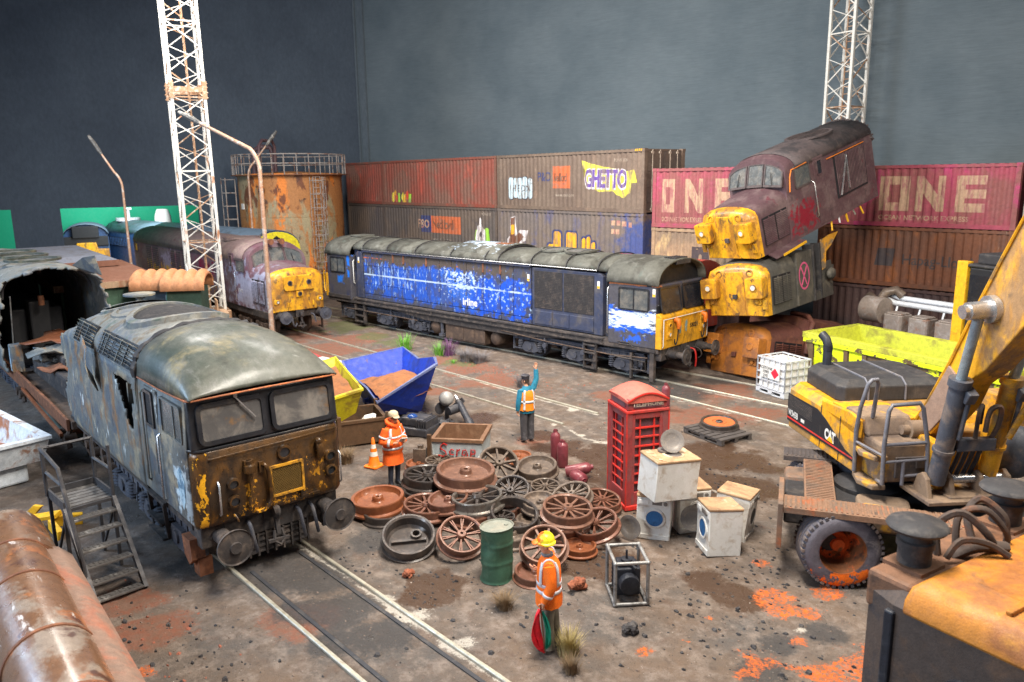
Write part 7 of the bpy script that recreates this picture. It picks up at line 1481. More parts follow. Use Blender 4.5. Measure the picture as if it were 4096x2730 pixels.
# lime coloured roll-off skip
M['lime']=wmat('flaking lime paint',C(206,222,30),[(C(92,74,50),1.5,.56,.585,None,1.),(C(112,108,60),3.5,.6,.63,None,1.)],.5,0,.3); M['limei']=wmat('dirty lime inside',C(186,190,58),[(C(132,124,60),1.2,.5,.66,None,.8),(C(100,88,56),2.5,.58,.7,None,.7)],.6,0,.3); M['limec']=wmat('brown skip side',C(98,80,58),[(C(214,226,34),1.7,.55,.565,None,1.)],.6,0,.3)
lm_=thing('roll_off_skip',(12.37,1.46,0),R(-19),'long lime yellow skip with flaking paint beyond the excavator','skip')
Ls,Ws,hs=6.0,2.35,1.72
ou=[(0,0,hs),(Ls,0,hs),(Ls,Ws,hs),(0,Ws,hs)]; ba=[(.35,.1,.1),(Ls-.35,.1,.1),(Ls-.35,Ws-.1,.1),(.35,Ws-.1,.1)]
mb=MB(); mb.loft([ba,ou],True,True,False); mb.build('outer_shell',M['limec'],lm_,0)
q=.16; inn=[(q,q,hs),(Ls-q,q,hs),(Ls-q,Ws-q,hs),(q,Ws-q,hs)]; inb=[(.5,.25,.15),(Ls-.5,.25,.15),(Ls-.5,Ws-.25,.15),(.5,Ws-.25,.15)]
mb=MB(); N=14; m_=[]
mb.loft([[tuple(Vector(a)*(1-k/8)+Vector(b)*(k/8)+Vector((0,0,0))) for a,b in zip(inn,inb)] for k in range(9)],True,False,True); mb.build('inner_shell',M['limei'],lm_,0)
mb=MB(); oo=[(-.05,-.05),(Ls+.05,-.05),(Ls+.05,Ws+.05),(-.05,Ws+.05)]; mb.loft([[(a,b,hs-.14) for a,b in oo],[(a,b,hs+.03) for a,b in oo],[(a,b,hs+.03) for a,b,_ in inn],[(a,b,hs-.1) for a,b,_ in inn]],True); mb.build('lip',M['limei'],lm_,0,.015)
for k in range(5):
    x=.28+k*.62; mb=MB(); mb.loft([[(x-.07,-.03,hs-.15),(x+.07,-.03,hs-.15),(x+.07,.08,hs-.15),(x-.07,.08,hs-.15)],[(x-.07,.04,.12),(x+.07,.04,.12),(x+.07,.12,.12),(x-.07,.12,.12)]],True,True,True); mb.build('side_rib',M['limec'],lm_,0)
    if k<3:
        mb=MB(); mb.loft([[(x+.1,.005,hs-.2),(x+.52,.005,hs-.2),(x+.52,.05,hs-.2),(x+.1,.05,hs-.2)],[(x+.1,.085,.3),(x+.52,.085,.3),(x+.52,.12,.3),(x+.1,.12,.3)]],True,True,True); mb.build('side_panel',M['lime'],lm_,0)
mb=MB(); mb.box(.0,Ls,-.06,.1,hs-.27,hs-.15); mb.build('top_rail',M['lime'],lm_,0,.01)
# big engine
M['eng']=wmat('weathered engine casting',C(140,128,120),[(C(168,160,156),3,.5,.66,None,.8),(C(140,92,64),3.5,.55,.7,None,.8)],.6,.2,.25)
en=thing('scrap_engine',(12.9,4.75,0),R(-19),'large weathered diesel engine with pale pipes behind the lime skip','engine')
mb=MB(); mb.box(.2,6,.0,1.5,0,1.45); mb.build('block',M['rust'],en,0,.05)
for k in range(6):
    mb=MB(); mb.loft([rr(.66,.62,.12,3,.95+k*.86,.42)],True) if False else mb.prism(rr(.68,.6,.12,3,.95+k*.88,.4),'z',1.4,2.0); mb.prism(rr(.56,.5,.1,3,.95+k*.88,.4),'z',2.0,2.05); mb.build('cylinder_head',M['eng'],en,0,.03)
for dy,z in((.9,2.42),(.7,2.28)):
    mb=MB(); mb.tube([(.2,dy,z+.1),(.6,dy,z),(2.6,dy,z),(4.2,dy,z),(4.6,dy,z+.14),(6,dy,z+.14)],.09,8); 
    mb.build('manifold_pipe',M['galv'],en,50)
for k in range(7):
    mb=MB(); mb.tube([(.7+k*.8,.72,2.3),(.7+k*.8,.62,2.0)],.035,6); mb.build('branch_pipe',M['galv'],en,50)
mb=MB(); mb.cyl((-.15,.3,2.05),(.55,.3,2.05),.42,n=22); mb.cyl((-.2,.3,2.05),(-.15,.3,2.05),.34,n=22); mb.bx((-.2,.3,2.05),(.06,.08,.6)); mb.build('turbo_casing',M['eng'],en,35)
mb=MB(); mb.tube([(-.1,.75,1.8),(-.35,.72,1.95),(-.4,.6,2.3),(-.2,.5,2.45),(0,.45,2.35)],.13,8); mb.tube([(.2,.5,2.35),(.3,.6,2.6),(.5,.8,2.68),(.7,.9,2.5)],.15,8); mb.build('turbo_pipe',M['rustw2'],en,50)
mb=MB(); mb.tube([(3.9,.45,1.95),(4.1,.5,2.2),(4.5,.6,2.35),(5,.7,2.4)],.15,8); mb.build('exhaust_elbow',M['eng'],en,50)
# black and yellow vehicle cab behind the skip
vc=thing('machine_cab',(15.95,3.35,0),R(-30),'black cab with yellow door pillar standing behind the lime skip','cab')
mb=MB(); mb.box(-.05,.3,-.12,.1,.0,3.95); mb.build('yellow_pillar',M['yellow'],vc,0,.02); mb=MB(); mb.box(.32,2.6,-.05,1.6,.3,3.8); mb.build('cab_body',M['ink'],vc,0,.05)
mb=MB(); mb.box(.4,2.5,-.08,-.04,2.4,3.6); mb.build('window',M['glassd'],vc,0)
mb=MB(); mb.box(.2,2.7,-.1,1.7,3.8,3.9); mb.box(.5,2.4,0,1.5,3.9,4.2); mb.build('roof_vent',M['black'],vc,0,.06)
# red arched wagon end behind the blue loco
rw=thing('red_wagon',(5.6,3.6,0),R(-4),'faded red arched roof of a wagon behind the blue loco cab','wagon')
mb=MB(); mb.loft([pb(x,1.25,2.55,3.45) for x in(2.2,-2)],True,True,True); mb.build('body',wmat('faded red wagon',C(170,66,56),[(C(150,100,90),2,.5,.7,None,.6)],.6),rw,45); mb=MB(); mb.box(-2,2.1,-1.1,1.1,.1,1.0); mb.build('underframe',M['under'],rw,0)
# ============================================================ access stairs
M['stair']=wmat('worn dark steel',C(66,64,66),[(C(104,98,94),4,.52,.72,None,.7),(C(90,70,58),5,.58,.75,None,.5)],.55,.3,.2); M['tread']=wmat('dusty tread plate',C(96,92,90),[(C(150,146,142),3,.5,.68,None,.8)],.5,.3,.3)
st=thing('access_stairs',(9.72,-17.53,0),R(-1),'free standing dark steel access stairs with handrail beside the burnt loco','stairs')
X0,X1,Zp,hw=0,-1.06,1.25,.37
for y in(-hw,hw):
    mb=MB(); mb.bar((X0,y,0),(X1,y,Zp),.06,.1); mb.build('stringer',M['stair'],st,0)
    mb=MB(); mb.bar((X1-.03,y,0),(X1-.03,y,Zp),.05); mb.bar((X1-.82,y,0),(X1-.82,y,Zp),.05); mb.bar((X1-.82,y,.1),(X1,y,Zp-.15),.035); mb.build('leg',M['stair'],st,0)
n=6
for k in range(n):
    z=Zp*(k+.12)/(n); x=X0+(X1-X0)*(k+.12)/n
    mb=MB(); mb.box(x-.12,x+.05,-hw+.03,hw-.03,z,z+.035); o=mb.build('tread',M['tread'],st,0,.005)
    mb=MB()
    for i in range(9):
        for j in range(2): mb.bx((x-.08+j*.07,-hw+.09+i*.07,z+.038),(.045,.018,.012),(0,0,.6 if (i+j)%2 else -.6))
    tag(mb.build('tread_pattern',M['tread'],o,0),None,None,kind='stuff')
mb=MB(); mb.box(X1-.86,X1+.02,-hw,hw,Zp-.05,Zp); pf=mb.build('platform',M['stair'],st,0)
for k in range(6):
    mb=MB(); mb.box(X1-.84+k*.14,X1-.84+k*.14+.11,-hw+.02,hw-.02,Zp,Zp+.015); mb.build('plank',M['tread'],pf,0)
mb=MB(); mb.box(X1-.86,X1,-hw-.01,-hw+.02,Zp-.02,Zp+.12); mb.box(X1-.88,X1-.85,-hw,hw,Zp-.02,Zp+.12); mb.box(X1-.86,X1,hw-.02,hw+.01,Zp-.02,Zp+.12); mb.build('toe_board',M['stair'],st,0)
mb=MB(); mb.tube([(X0-.05,-hw,.05),(X1*.86,-hw-.01,Zp*.88),(X1-.05,-hw-.01,Zp+.1),(X1-.12,-hw-.01,Zp+.9)],.03,6) if False else None
P=[(X0-.3,-hw-.03,.62),(X1+.05,-hw-.03,Zp+.72),(X1-.84,-hw-.03,Zp+.84),(X1-.84,-hw+.1,Zp+.84)]
mb=MB(); mb.tube([(X0-.28,-hw-.03,.35),(X0-.3,-hw-.03,.62)]+P[1:],.032,8); mb.build('handrail',M['stair'],st,40)
mb=MB(); mb.tube([(X1-.84,-hw-.02,Zp),(X1-.84,-hw-.02,Zp+.84)],.03,6); mb.tube([(X1,hw,Zp),(X1,hw,Zp+.9)],.03,6); mb.tube([(X1-.84,hw,Zp),(X1-.84,hw,Zp+.86)],.03,6); mb.tube([(X1-.84,hw,Zp+.48),(X1,hw,Zp+.5)],.028,6); mb.tube([(X1-.84,hw,Zp+.84),(X1-.84,-hw,Zp+.84)],.028,6); mb.tube([(X1-.84,-hw,Zp+.42),(X1,-hw,Zp+.42)],.028,6); mb.build('rail_post',M['stair'],st,40)
# ============================================================ white trough block, yellow bracket, rusty boiler at the lower left
M['wtr']=wmat('chipped white paint block',C(206,210,214),[(C(150,104,76),1.5,.56,.66,None,.9),(C(170,178,186),2,.5,.7,None,.6),(C(120,100,84),4,.62,.72,None,.7)],.6,0,.3); M['wtri']=wmat('rust stained trough inside',C(206,208,210),[(C(160,100,64),1.1,.46,.6,None,1.),(C(180,188,196),2,.5,.7,None,.5)],.6,0,.3)
wt=skip('white_trough',(1.55,-18.05,.38),R(4),'large chipped white trough with rust stained inside at the left edge',4.0,2.6,.62,.2,M['wtr'],M['wtri'],insy=.12,lipw=.14); wt['category']='trough'
mb=MB(); mb.box(-1.6,1.65,-2.3,.85,0,.42); o=mb.build('white_block',M['wtr'],None,0,.05); o.location=(1.55,-18.0,0); o.rotation_euler=(0,0,R(4)); tag(o,'rust streaked white block carrying the chipped white trough','block')
letter('lettering','N',.3,(1.75,-1.19,.12),M['yellow'],wt,(0,-1,0),(0,0,1)) if False else None
yb=thing('yellow_bracket',(5.95,-17.62,0),R(30),'broken yellow steel bracket lying on the ground behind the access stairs','bracket')
mb=MB(); mb.prism([(-.7,0),(-.3,.34),(-.1,.34),(-.45,0)],'y',-.25,-.18); mb.prism([(-.7,0),(-.3,.34),(-.1,.34),(-.45,0)],'y',.18,.25); mb.build('side_plate',M['yellow'],yb,0,.01)
mb=MB(); mb.bx((.05,0,.22),(.75,.2,.08),(.15,-.2,.1)); mb.build('arm',M['yellow'],yb,0,.01); mb=MB(); mb.bx((.45,.2,.12),(.5,.08,.25),(.3,.1,.7)); mb.bx((.55,-.2,.1),(.5,.1,.2),(0,.2,-.5)); mb.build('broken_plate',M['yellow'],yb,0,.01)
M['boil']=wmat('rust streaked boiler',C(118,84,60),[(C(150,134,120),1.0,.5,.6,(.6,1,1),.9),(C(164,102,60),1.5,.54,.64,None,.9),(C(84,54,44),1.8,.56,.66,None,.9),(C(216,206,200),2.4,.6,.68,(.5,2,2),.9)],.36,.1,.2,coat=.6)
bo=thing('rusty_boiler',(14.6,-19.42,0),R(-7),'shiny rust streaked boiler lying in the lower left foreground','boiler')
def cylx(x0,x1,r,z,y,name,mat,n=36,par=bo):
    mb=MB(); mb.lathe([(r,0),(r,x1-x0)],n,(x0,y,z),'x'); return mb.build(name,mat,par,50)
BX=(-6.6,.6)
cylx(-6.6,-5.1,.58,.72,.0,'smokebox',M['boil']); cylx(-5.1,.8,.50,.86,-.06,'barrel',M['boil'])
for x in(-5.1,-3.9,-2.2,-.8):
    mb=MB(); mb.lathe([(.495,-.03),(.515,-.025),(.515,.025),(.495,.03)],36,(x,-.06,.86),'x'); mb.build('band',M['rust'],bo,50)
mb=MB(); prof=[(.30,1.1),(.52,1.02),(.68,.85),(.75,.55),(.72,.2),(.66,0.02)]
mb.loft([[(x,y,z) for y,z in prof] for x in(-5.2,-5.0,-3,-1,.8)],False); solid(mb.build('cladding_sheet',wmat('dusty cladding',C(136,110,96),[(C(160,100,78),1,.5,.64,None,.8),(C(120,104,94),3,.55,.7,None,.6)],.75,0,.25),bo,50,fixn=False),.05,0)
mb=MB(); mb.box(-6.5,.8,-.7,-.5,.0,.5); mb.box(-6.5,.8,-.5,.6,0,.3); mb.build('cradle',M['genb'],bo,0,.03)
# ============================================================ heap of black engine scrap behind the man with the notepad
M['junk']=wmat('dark junk metal',C(62,62,68),[(C(104,98,94),4,.5,.7,None,.7),(C(96,70,54),5,.58,.74,None,.6)],.5,.2,.3)
jk=thing('scrap_motor',(6.95,-9.2,0),R(20),'blue grey finned motor lying behind the man with the notepad','motor')
mb=MB(); mb.box(-.5,.45,-.35,.35,0,.22); mb.box(-.35,.3,-.25,.25,.22,.45); mb.build('housing',M['junk'],jk,0,.04)
for k in range(5): mb=MB(); mb.box(.1+k*.07,.13+k*.07,-.3,.3,.22,.42); mb.build('fin',M['junk'],jk,0)
mb=MB(); mb.ico((-.1,-.1,.44),.14,2,0,rnd,(1,1,.6)); mb.build('blue_glass',wmat('blue glass bowl',C(40,70,130),(),.15,0,.05),jk,60)
js=thing('scrap_lamp',(6.75,-8.05,0),R(0),'grey globe on a black bracket in the scrap beside the blue skip','lamp')
mb=MB(); mb.ico((0,0,.62),.2,3); mb.build('globe',wmat('dull grey globe',C(160,158,156),[(C(130,126,120),4,.5,.7,None,.5)],.5,.1,.1),js,60)
mb=MB(); mb.cyl((0,0,0),(.02,0,.45),.06,n=8); mb.cyl((.25,-.15,.35),(.3,.25,.4),.12,n=12); mb.bar((.05,.1,.3),(.35,.3,.6),.06,.14); mb.build('bracket',M['junk'],js,30)
mb=MB(); mb.lathe([(.05,-.02),(.16,-.02),(.17,.02),(.05,.03)],16,(-.15,-.1,.35),'x'); mb.build('flange',M['junk'],js,40)
jc=thing('scrap_cylinder',(7.3,-7.95,0),R(0),'black hydraulic cylinder lying tilted at the end of the scrap heap','cylinder')
mb=MB(); mb.cyl((-.35,.15,.55),(.3,-.1,.18),.09,n=12); mb.cyl((.3,-.1,.18),(.5,-.18,.08),.12,n=10); mb.build('tube',M['junk'],jc,40); mb=MB(); mb.cyl((-.5,.2,.63),(-.3,.13,.52),.05,n=8); mb.build('rod',M['chrome'],jc,40)
rg=random.Random(9)
for k,(x,y) in enumerate(((6.4,-8.9),(6.55,-8.6),(7.0,-8.6),(6.1,-9.0),(7.25,-8.6))):
    mb=MB()
    for j in range(5): mb.bx((rg.uniform(-.15,.15),rg.uniform(-.15,.15),rg.uniform(.05,.25)),(rg.uniform(.1,.35),rg.uniform(.08,.25),rg.uniform(.06,.16)),(rg.uniform(-.5,.5),rg.uniform(-.5,.5),rg.uniform(0,3)))
    mb.cyl((-.1,-.1,.1),(.15,.1,.25),.07,n=10)
    o=mb.build('engine_part',M['junk'],None,0); o.location=(x,y,0); tag(o,'dark broken engine part '+('between the finned motor and the blue skip','beside the grey globe bracket','in front of the grey globe','behind the notepad man at the brown bin','nearest the hydraulic cylinder')[k],'engine part','broken engine parts by the blue skip')
# ============================================================ up-ended loco front, lower right
M['upy']=wmat('rusty orange yellow end',C(178,114,36),[(C(142,88,48),1.0,.44,.58,None,.95),(C(112,80,58),1.6,.53,.66,None,.9),(C(226,160,44),1.,.55,.7,None,.6)],.55,0,.3,rand=False); M['ups']=wmat('dirty brown black side',C(78,66,60),[(C(112,84,64),1.4,.48,.64,None,.8),(C(50,48,52),2.2,.55,.7,None,.8)],.6,0,.25); M['upb']=wmat('rust brown underside',C(112,80,60),[(C(140,96,66),1.5,.48,.65,None,.8),(C(78,60,52),3,.55,.7,None,.7)],.7,0,.35)
ue=thing('upended_cab',(20.18,-12.53,0),R(-15),'up ended locomotive cab with rusty yellow face and buffers pointing up','loco cab')
mb=MB(); mb.loft([[(-.28,-1.28,z),(0.05,-1.4,z),(2.7,-1.35,z),(2.9,-1.1,z),(2.9,1.1,z),(2.7,1.35,z),(.05,1.4,z),(-.28,1.28,z)] for z in(0,1.2,2.30)]+[[(-.22,-1.2,2.44),(.08,-1.3,2.44),(2.65,-1.26,2.44),(2.8,-1.05,2.44),(2.8,1.05,2.44),(2.65,1.26,2.44),(.08,1.3,2.44),(-.22,1.2,2.44)]],True,True,True); mb.build('cab_body',M['ups'],ue,0)
mb=MB(); mb.loft([[(.14,-1.415,2.26),(2.7,-1.365,2.26),(2.92,-1.1,2.26),(2.92,1.1,2.26),(2.7,1.365,2.26),(.14,1.415,2.26)],[(.14,-1.39,2.40),(2.68,-1.33,2.40),(2.88,-1.05,2.40),(2.88,1.05,2.40),(2.68,1.33,2.40),(.14,1.39,2.40)],[(.15,-1.31,2.50),(2.6,-1.26,2.50),(2.78,-1,2.50),(2.78,1,2.50),(2.6,1.26,2.50),(.15,1.31,2.50)],[(.2,-1.16,2.56),(2.5,-1.14,2.56),(2.66,-.95,2.56),(2.66,.95,2.56),(2.5,1.14,2.56),(.2,1.16,2.56)]],True,True,True); mb.build('yellow_face',M['upy'],ue,40,.03)
mb=MB(); mb.box(-.32,.16,-1.3,1.3,2.1,2.5); mb.build('buffer_beam',M['upb'],ue,0,.05)
for y in(-.86,.86):
    mb=MB(); mb.prism(rr(.42,.42,.02,2,-.1,y),'z',2.5,2.54); b=mb.build('buffer_base',M['upb'],ue,0)
    mb=MB(); mb.lathe([(.16,0),(.16,.18),(.18,.18),(.18,.24),(.15,.25),(.13,.36)],20,(-.1,y,2.54)); mb.build('buffer_shank',M['under'],b,30)
    mb=MB(); mb.lathe([(.13,.0),(.27,.02),(.29,.05),(.27,.08),(.1,.11),(.001,.115)],28,(-.1,y,2.88)); mb.build('buffer_head',M['black'],b,50)
for k,(pts,r) in enumerate((([(-.1,-.45,2.5),(-.15,-.4,2.8),(.0,-.25,2.95),(.2,-.1,2.75),(.25,.0,2.56)],.04),([(-.05,-.2,2.5),(-.1,-.1,2.85),(.05,.1,2.92),(.2,.25,2.7),(.2,.3,2.56)],.036),([(-.1,.2,2.5),(-.2,.25,2.75),(-.15,.4,2.9),(.05,.5,2.75),(.1,.5,2.55)],.04),([(.05,-.55,2.55),(.1,-.4,2.72),(.25,-.2,2.7),(.4,-.05,2.58)],.036),([(0,-.35,2.5),(.15,-.2,2.62),(.3,.1,2.6)],.06))): hose(ue,pts,r,M['rubberhose'],'brake_hose')
mb=MB(); mb.bx((.95,-.55,2.58),(.06,1.2,.05)); mb.bx((1.35,-.4,2.57),(.05,.5,.03)); mb.bx((.75,-.05,2.58),(.12,.3,.04)); mb.build('lamp_bracket',M['upy'],ue,0,.015)
mb=MB(); mb.box(.5,2.3,-.8,.8,2.555,2.562); mb.build('hatch_line',M['upy'],ue,0)
for x in(.55,1.75):
    mb=MB(); mb.loft([[(x+a,-1.43+.0,b) for a,b in rr(.75,1.5,.3,5,.35,1.15)],[(x+a,-1.36,b) for a,b in rr(.75,1.5,.3,5,.35,1.15)]],True,True,True); mb.build('side_recess',M['genb'],ue,0)
mb=MB(); mb.box(-.02,.08,-1.44,-1.36,.1,2.24); mb.build('corner_strip',M['genb'],ue,0,.02)
for z in(.5,.85): mb=MB(); mb.bx((.45,-1.45,z),(.5,.04,.05),(0,.4,0)); mb.build('side_handle',M['upb'],ue,0)
# ============================================================ lumps, coal, grass, plants
M['lump']=wmat('rust coloured slag',C(146,86,62),[(C(104,66,54),6,.5,.66,None,.8)],.95,0,.8,bscale=30); M['lumpk']=wmat('black slag',C(60,58,60),[(C(100,94,90),6,.5,.66,None,.7)],.9,0,.8,bscale=30)
for (x,y,s_,m,lab) in((14.92,-12.55,.13,'lump','rust coloured cinder lump behind the man with flags'),(12.55,-14.05,.085,'lump','small rust and black cinder lump left of the green drum'),(16.2,-12.95,.10,'lumpk','grey black slag lump in front of the generator'),(15.35,-12.05,.07,'lumpk','dark brown cinder beside the generator')):
    mb=MB(); rg=random.Random(int(x*100))
    for k in range(16): mb.ico((rg.gauss(0,.4)*s_,rg.gauss(0,.4)*s_,s_*.5+rg.uniform(-.3,.6)*s_),s_*rg.uniform(.35,.65),2,.22,rg)
    o=mb.build('cinder_lump',M[m],None,0); o.location=(x,y,gz(x,y)); tag(o,lab,'cinder')
def scatter(name,mat,n,regions,r0,r1,label,seed,sub=1,flat=.6):
    rg=random.Random(seed); mb=MB(); tot=sum(q[4] for q in regions)
    P=[]
    for (x0,y0,sx,sy,wt) in regions:
        for _ in range(int(n*wt/tot)): P.append((rg.gauss(x0,sx),rg.gauss(y0,sy)))
    if not P: return
    zz=ground_z(np.array([p[0] for p in P]),np.array([p[1] for p in P]))
    for (x,y),z in zip(P,zz):
        r=r0+(r1-r0)*rg.random()**4; a=rg.uniform(0,PI); k=rg.uniform(.5,1)
        vs=[(math.cos(a+t)*r*(k if i%2 else 1)*rg.uniform(.7,1.2),math.sin(a+t)*r*rg.uniform(.5,1.1)*k,h) for i,(t,h) in enumerate([(0,0),(1.3,0),(2.4,0),(3.5,0),(4.8,0)])]
        top=[(vx*.6+rg.uniform(-.2,.2)*r,vy*.6,r*flat*rg.uniform(.6,1.3)) for vx,vy,_ in vs]
        mb.add([(x+a_,y+b_,z-.01+c_) for a_,b_,c_ in vs+top],[(i,(i+1)%5,5+(i+1)%5,5+i) for i in range(5)]+[(5,6,7,8,9)])
    o=mb.build(name,mat,None,0,fixn=False); tag(o,label,None,kind='stuff')
M['coal']=wmat('coal',C(44,42,44),[(C(84,80,78),9,.55,.75,None,.6)],.6,0,.2); M['grit']=wmat('pale grit',C(196,186,176),(),.8,0,0); M['brick']=wmat('brick coloured stones',C(146,88,70),[(C(110,76,64),9,.5,.7,None,.7)],.9,0,.3); M['stone']=wmat('brown stones',C(112,96,86),[(C(140,124,110),6,.5,.7,None,.7)],.9,0,.3)
scatter('coal_bits',M['coal'],2600,[(14.5,-6.8,.8,.7,2.2),(16.4,-9.8,.9,.7,3),(15.6,-11.6,1.2,1.0,2),(17.8,-12,.9,.7,1.6),(13.5,-13.9,1.4,.7,2),(12.0,-17.6,1.5,.5,2),(12,-5.5,2.5,1.2,1.2),(14,-8.5,1.6,1,1.4),(9,-8.5,2,1.2,1),(11.5,-14,1,.5,1)],.008,.055,'small black coal bits strewn over the yard',3)
scatter('gravel',wmat('yard gravel',C(128,110,98),[(C(92,80,72),14,.45,.6,None,.9),(C(160,142,130),17,.55,.7,None,.8)],.95,0,.3),11000,[(13.2,-14.2,2.2,1.1,3),(16.2,-11.6,1.6,1.4,3.2),(11,-17.5,2,.5,2),(10,-9,2.5,1.6,2),(13,-8,1.6,1.4,2),(12,-5,3,1,1)],.004,.026,'fine gravel of the yard surface',21)
scatter('clods',M['lumpk'],420,[(13.5,-14.0,1.6,.6,2),(15.8,-12.3,1.1,.9,2.4),(17.3,-11.6,.9,.7,2.4),(14,-7.2,1.6,.9,1.5),(11.8,-17.4,1.3,.4,1.4),(9,-8.6,2,1,1)],.018,.075,'dark clods and cinders lying about the yard',31)
scatter('grit',M['grit'],2600,[(12.6,-8.2,.7,.7,4),(14.5,-7.6,1.2,.8,2),(13,-13.8,2.5,1,1.2),(16,-11,2,1.5,1.2),(11,-6.5,2,.8,1),(11,-17.4,2,.6,1),(8,-9,2,2,.8)],.004,.02,'pale grit sprinkled over the yard',5)
scatter('brick_rubble',M['brick'],2600,[(2.9,-3.3,1.1,.35,2.5),(4.8,-3.6,1.2,.4,3),(-4,-3.4,3,.5,2),(0,-5.2,4,.3,1.2),(11,-1.8,1.8,.6,1.5),(11,-17.6,1,.3,.6),(7,-4,1.5,.4,1)],.008,.05,'brick coloured rubble along the tracks',7)
scatter('brown_stones',M['stone'],3200,[(0,-2.6,4,.5,3),(10,-4,4,1.2,1.6),(13,-14,3,1.5,2),(10.5,-17.6,2,.4,1.5),(8,-10,2,1.5,1.5),(6,-7,3,1,1),(17,-11.5,1.5,1.2,1.2)],.006,.042,'brown stones strewn over the yard',9)
def tuft(x,y,h,mat,n,seed,label,spread=.6,name='grass_tuft'):
    rg=random.Random(seed); mb=MB()
    for k in range(n):
        a=rg.uniform(0,2*PI); ln=h*rg.uniform(.55,1.1); l=spread*rg.random()**.6; b=Vector((math.cos(a),math.sin(a),0)); s0=b*h*.45*rg.random(); w_=Vector((-b.y,b.x,0))*h*.024
        p=[s0+b*(l*ln*t*t)+Vector((0,0,ln*t*(1-.15*l*t))) for t in(0,.4,.75,1)]
        vs=[];
        for i,q in enumerate(p):
            ww=w_*(1-.9*i/3); vs+= [q-ww,q+ww]
        mb.add(vs,[(0,1,3,2),(2,3,5,4),(4,5,7,6)])
    o=mb.build(name,mat,None,0,fixn=False); o.location=(x,y,gz(x,y)-.01); return tag(o,label,'grass','dry grass tufts') 
M['dry']=wmat('dry straw grass',C(168,152,104),[(C(120,100,70),6,.5,.7,None,.7)],.8,0,0,var=.25); M['dryb']=wmat('brown dead grass',C(128,106,80),[(C(96,78,60),6,.5,.7,None,.7)],.8,0,0,var=.25); M['gryg']=wmat('grey heather',C(120,116,118),[(C(150,140,136),6,.5,.7,None,.7)],.85,0,0,var=.2); M['grn']=wmat('bright green leaf',C(110,170,60),[(C(70,130,50),5,.5,.7,None,.7)],.6,0,0,var=.2); M['prp']=wmat('purple flower spikes',C(112,70,110),[(C(90,80,90),6,.5,.7,None,.6)],.7,0,0,var=.2)
tuft(15.85,-13.93,.34,M['dry'],320,1,'pale dry grass tuft at the feet of the man with flags'); tuft(16.14,-14.22,.24,M['dryb'],240,2,'brown dead grass tuft nearest the camera below the flag man'); tuft(14.42,-13.71,.27,M['dryb'],300,3,'brown dead grass tuft between the drum and the man with flags',.9); tuft(7.36,-11.7,.36,M['dryb'],260,4,'dry grass tuft beside the traffic cone',.8)
tuft(-.97,-3.3,.62,M['grn'],130,5,'bright green leafy plant beside the blue loco, left one',.55,'green_plant'); tuft(.69,-3.05,.5,M['grn'],110,6,'green rosette plant beside the blue loco with purple spikes',.9,'green_plant'); tuft(1.0,-2.85,.6,M['prp'],110,7,'purple spiky plant beside the blue loco track',.7,'purple_plant'); tuft(2.2,-3.1,.5,M['gryg'],260,8,'grey heather tuft beside the blue loco track, left one',1.,'heather'); tuft(2.7,-2.9,.48,M['gryg'],260,12,'grey heather tuft beside the blue loco track, right one',1.,'heather'); tuft(5.9,-4.1,.42,M['gryg'],260,9,'pale grey grass tuft between the tracks behind the waving man',.9); tuft(2.0,-3.5,.18,M['grn'],80,10,'low green moss clump by the heather',1.,'moss_clump'); tuft(-.3,-5.9,.2,M['gryg'],90,13,'small grey tuft by the white barrier',.9)
# ============================================================ wheeled excavator
M['cat']=wmat('worn machine yellow',C(210,150,24),[(C(138,110,74),1.2,.48,.58,None,.9),(C(164,116,44),4,.52,.66,(1,1,.35),.85),(C(106,88,72),3,.58,.68,None,.8),(C(64,56,50),8,.64,.72,None,.7)],.5,0,.2,coat=.1)
M['catd']=wmat('dusty machine yellow brown',C(124,104,86),[(C(196,144,36),1.6,.56,.64,None,.85),(C(92,78,70),2.0,.48,.64,None,.85),(C(60,54,52),5,.6,.7,None,.7)],.75,0,.25)
M['hood']=wmat('black sooty hood',C(50,49,51),[(C(92,84,78),2.2,.5,.7,None,.6),(C(36,36,38),6,.5,.7,(1,4,1),.7)],.6,0,.3); M['deck']=wmat('rusty chequer deck',C(126,96,76),[(C(102,88,78),1.6,.45,.62,None,.85),(C(150,86,54),2.4,.54,.66,None,.8),(C(70,60,56),4,.6,.7,None,.7)],.75,0,.3); M['deckd']=wmat('dark deck edge',C(72,66,66),[(C(110,94,82),3,.5,.7,None,.7)],.7,0,.2)
M['tyre']=wmat('muddy grey tyre',C(88,84,88),[(C(138,122,110),2,.46,.64,None,.8),(C(70,66,72),3,.55,.7,None,.7)],.8,0,.5,bscale=26); M['tyreo']=wmat('tyre wall with orange pigment',C(98,94,102),[(C(66,64,72),2.0,.48,.62,None,.9),(C(144,136,134),3,.56,.68,None,.7)],.75,0,.5,bscale=26,boxes=[(C(240,112,24),(.16,-.2,-.44),(.40,.5,.16),.15,1.8,7,None,1.,.25)],rand=False)
M['grail']=wmat('grey hand rail',C(104,104,112),[(C(140,128,118),4,.5,.7,None,.7)],.5,.2,.15); M['cylg']=wmat('grey blue cylinder',C(70,74,84),[(C(120,106,96),2,.5,.68,None,.8)],.55,.1,.2); M['rodg']=wmat('pale blue steel rod',C(150,164,172),[(C(120,116,112),3,.5,.7,None,.6)],.35,.5,.1)
ex=thing('excavator',(15.5,-6.6,0),R(-41.6),'yellow wheeled CAT excavator with black hood and raised boom at the right','excavator')
Wd=2.4
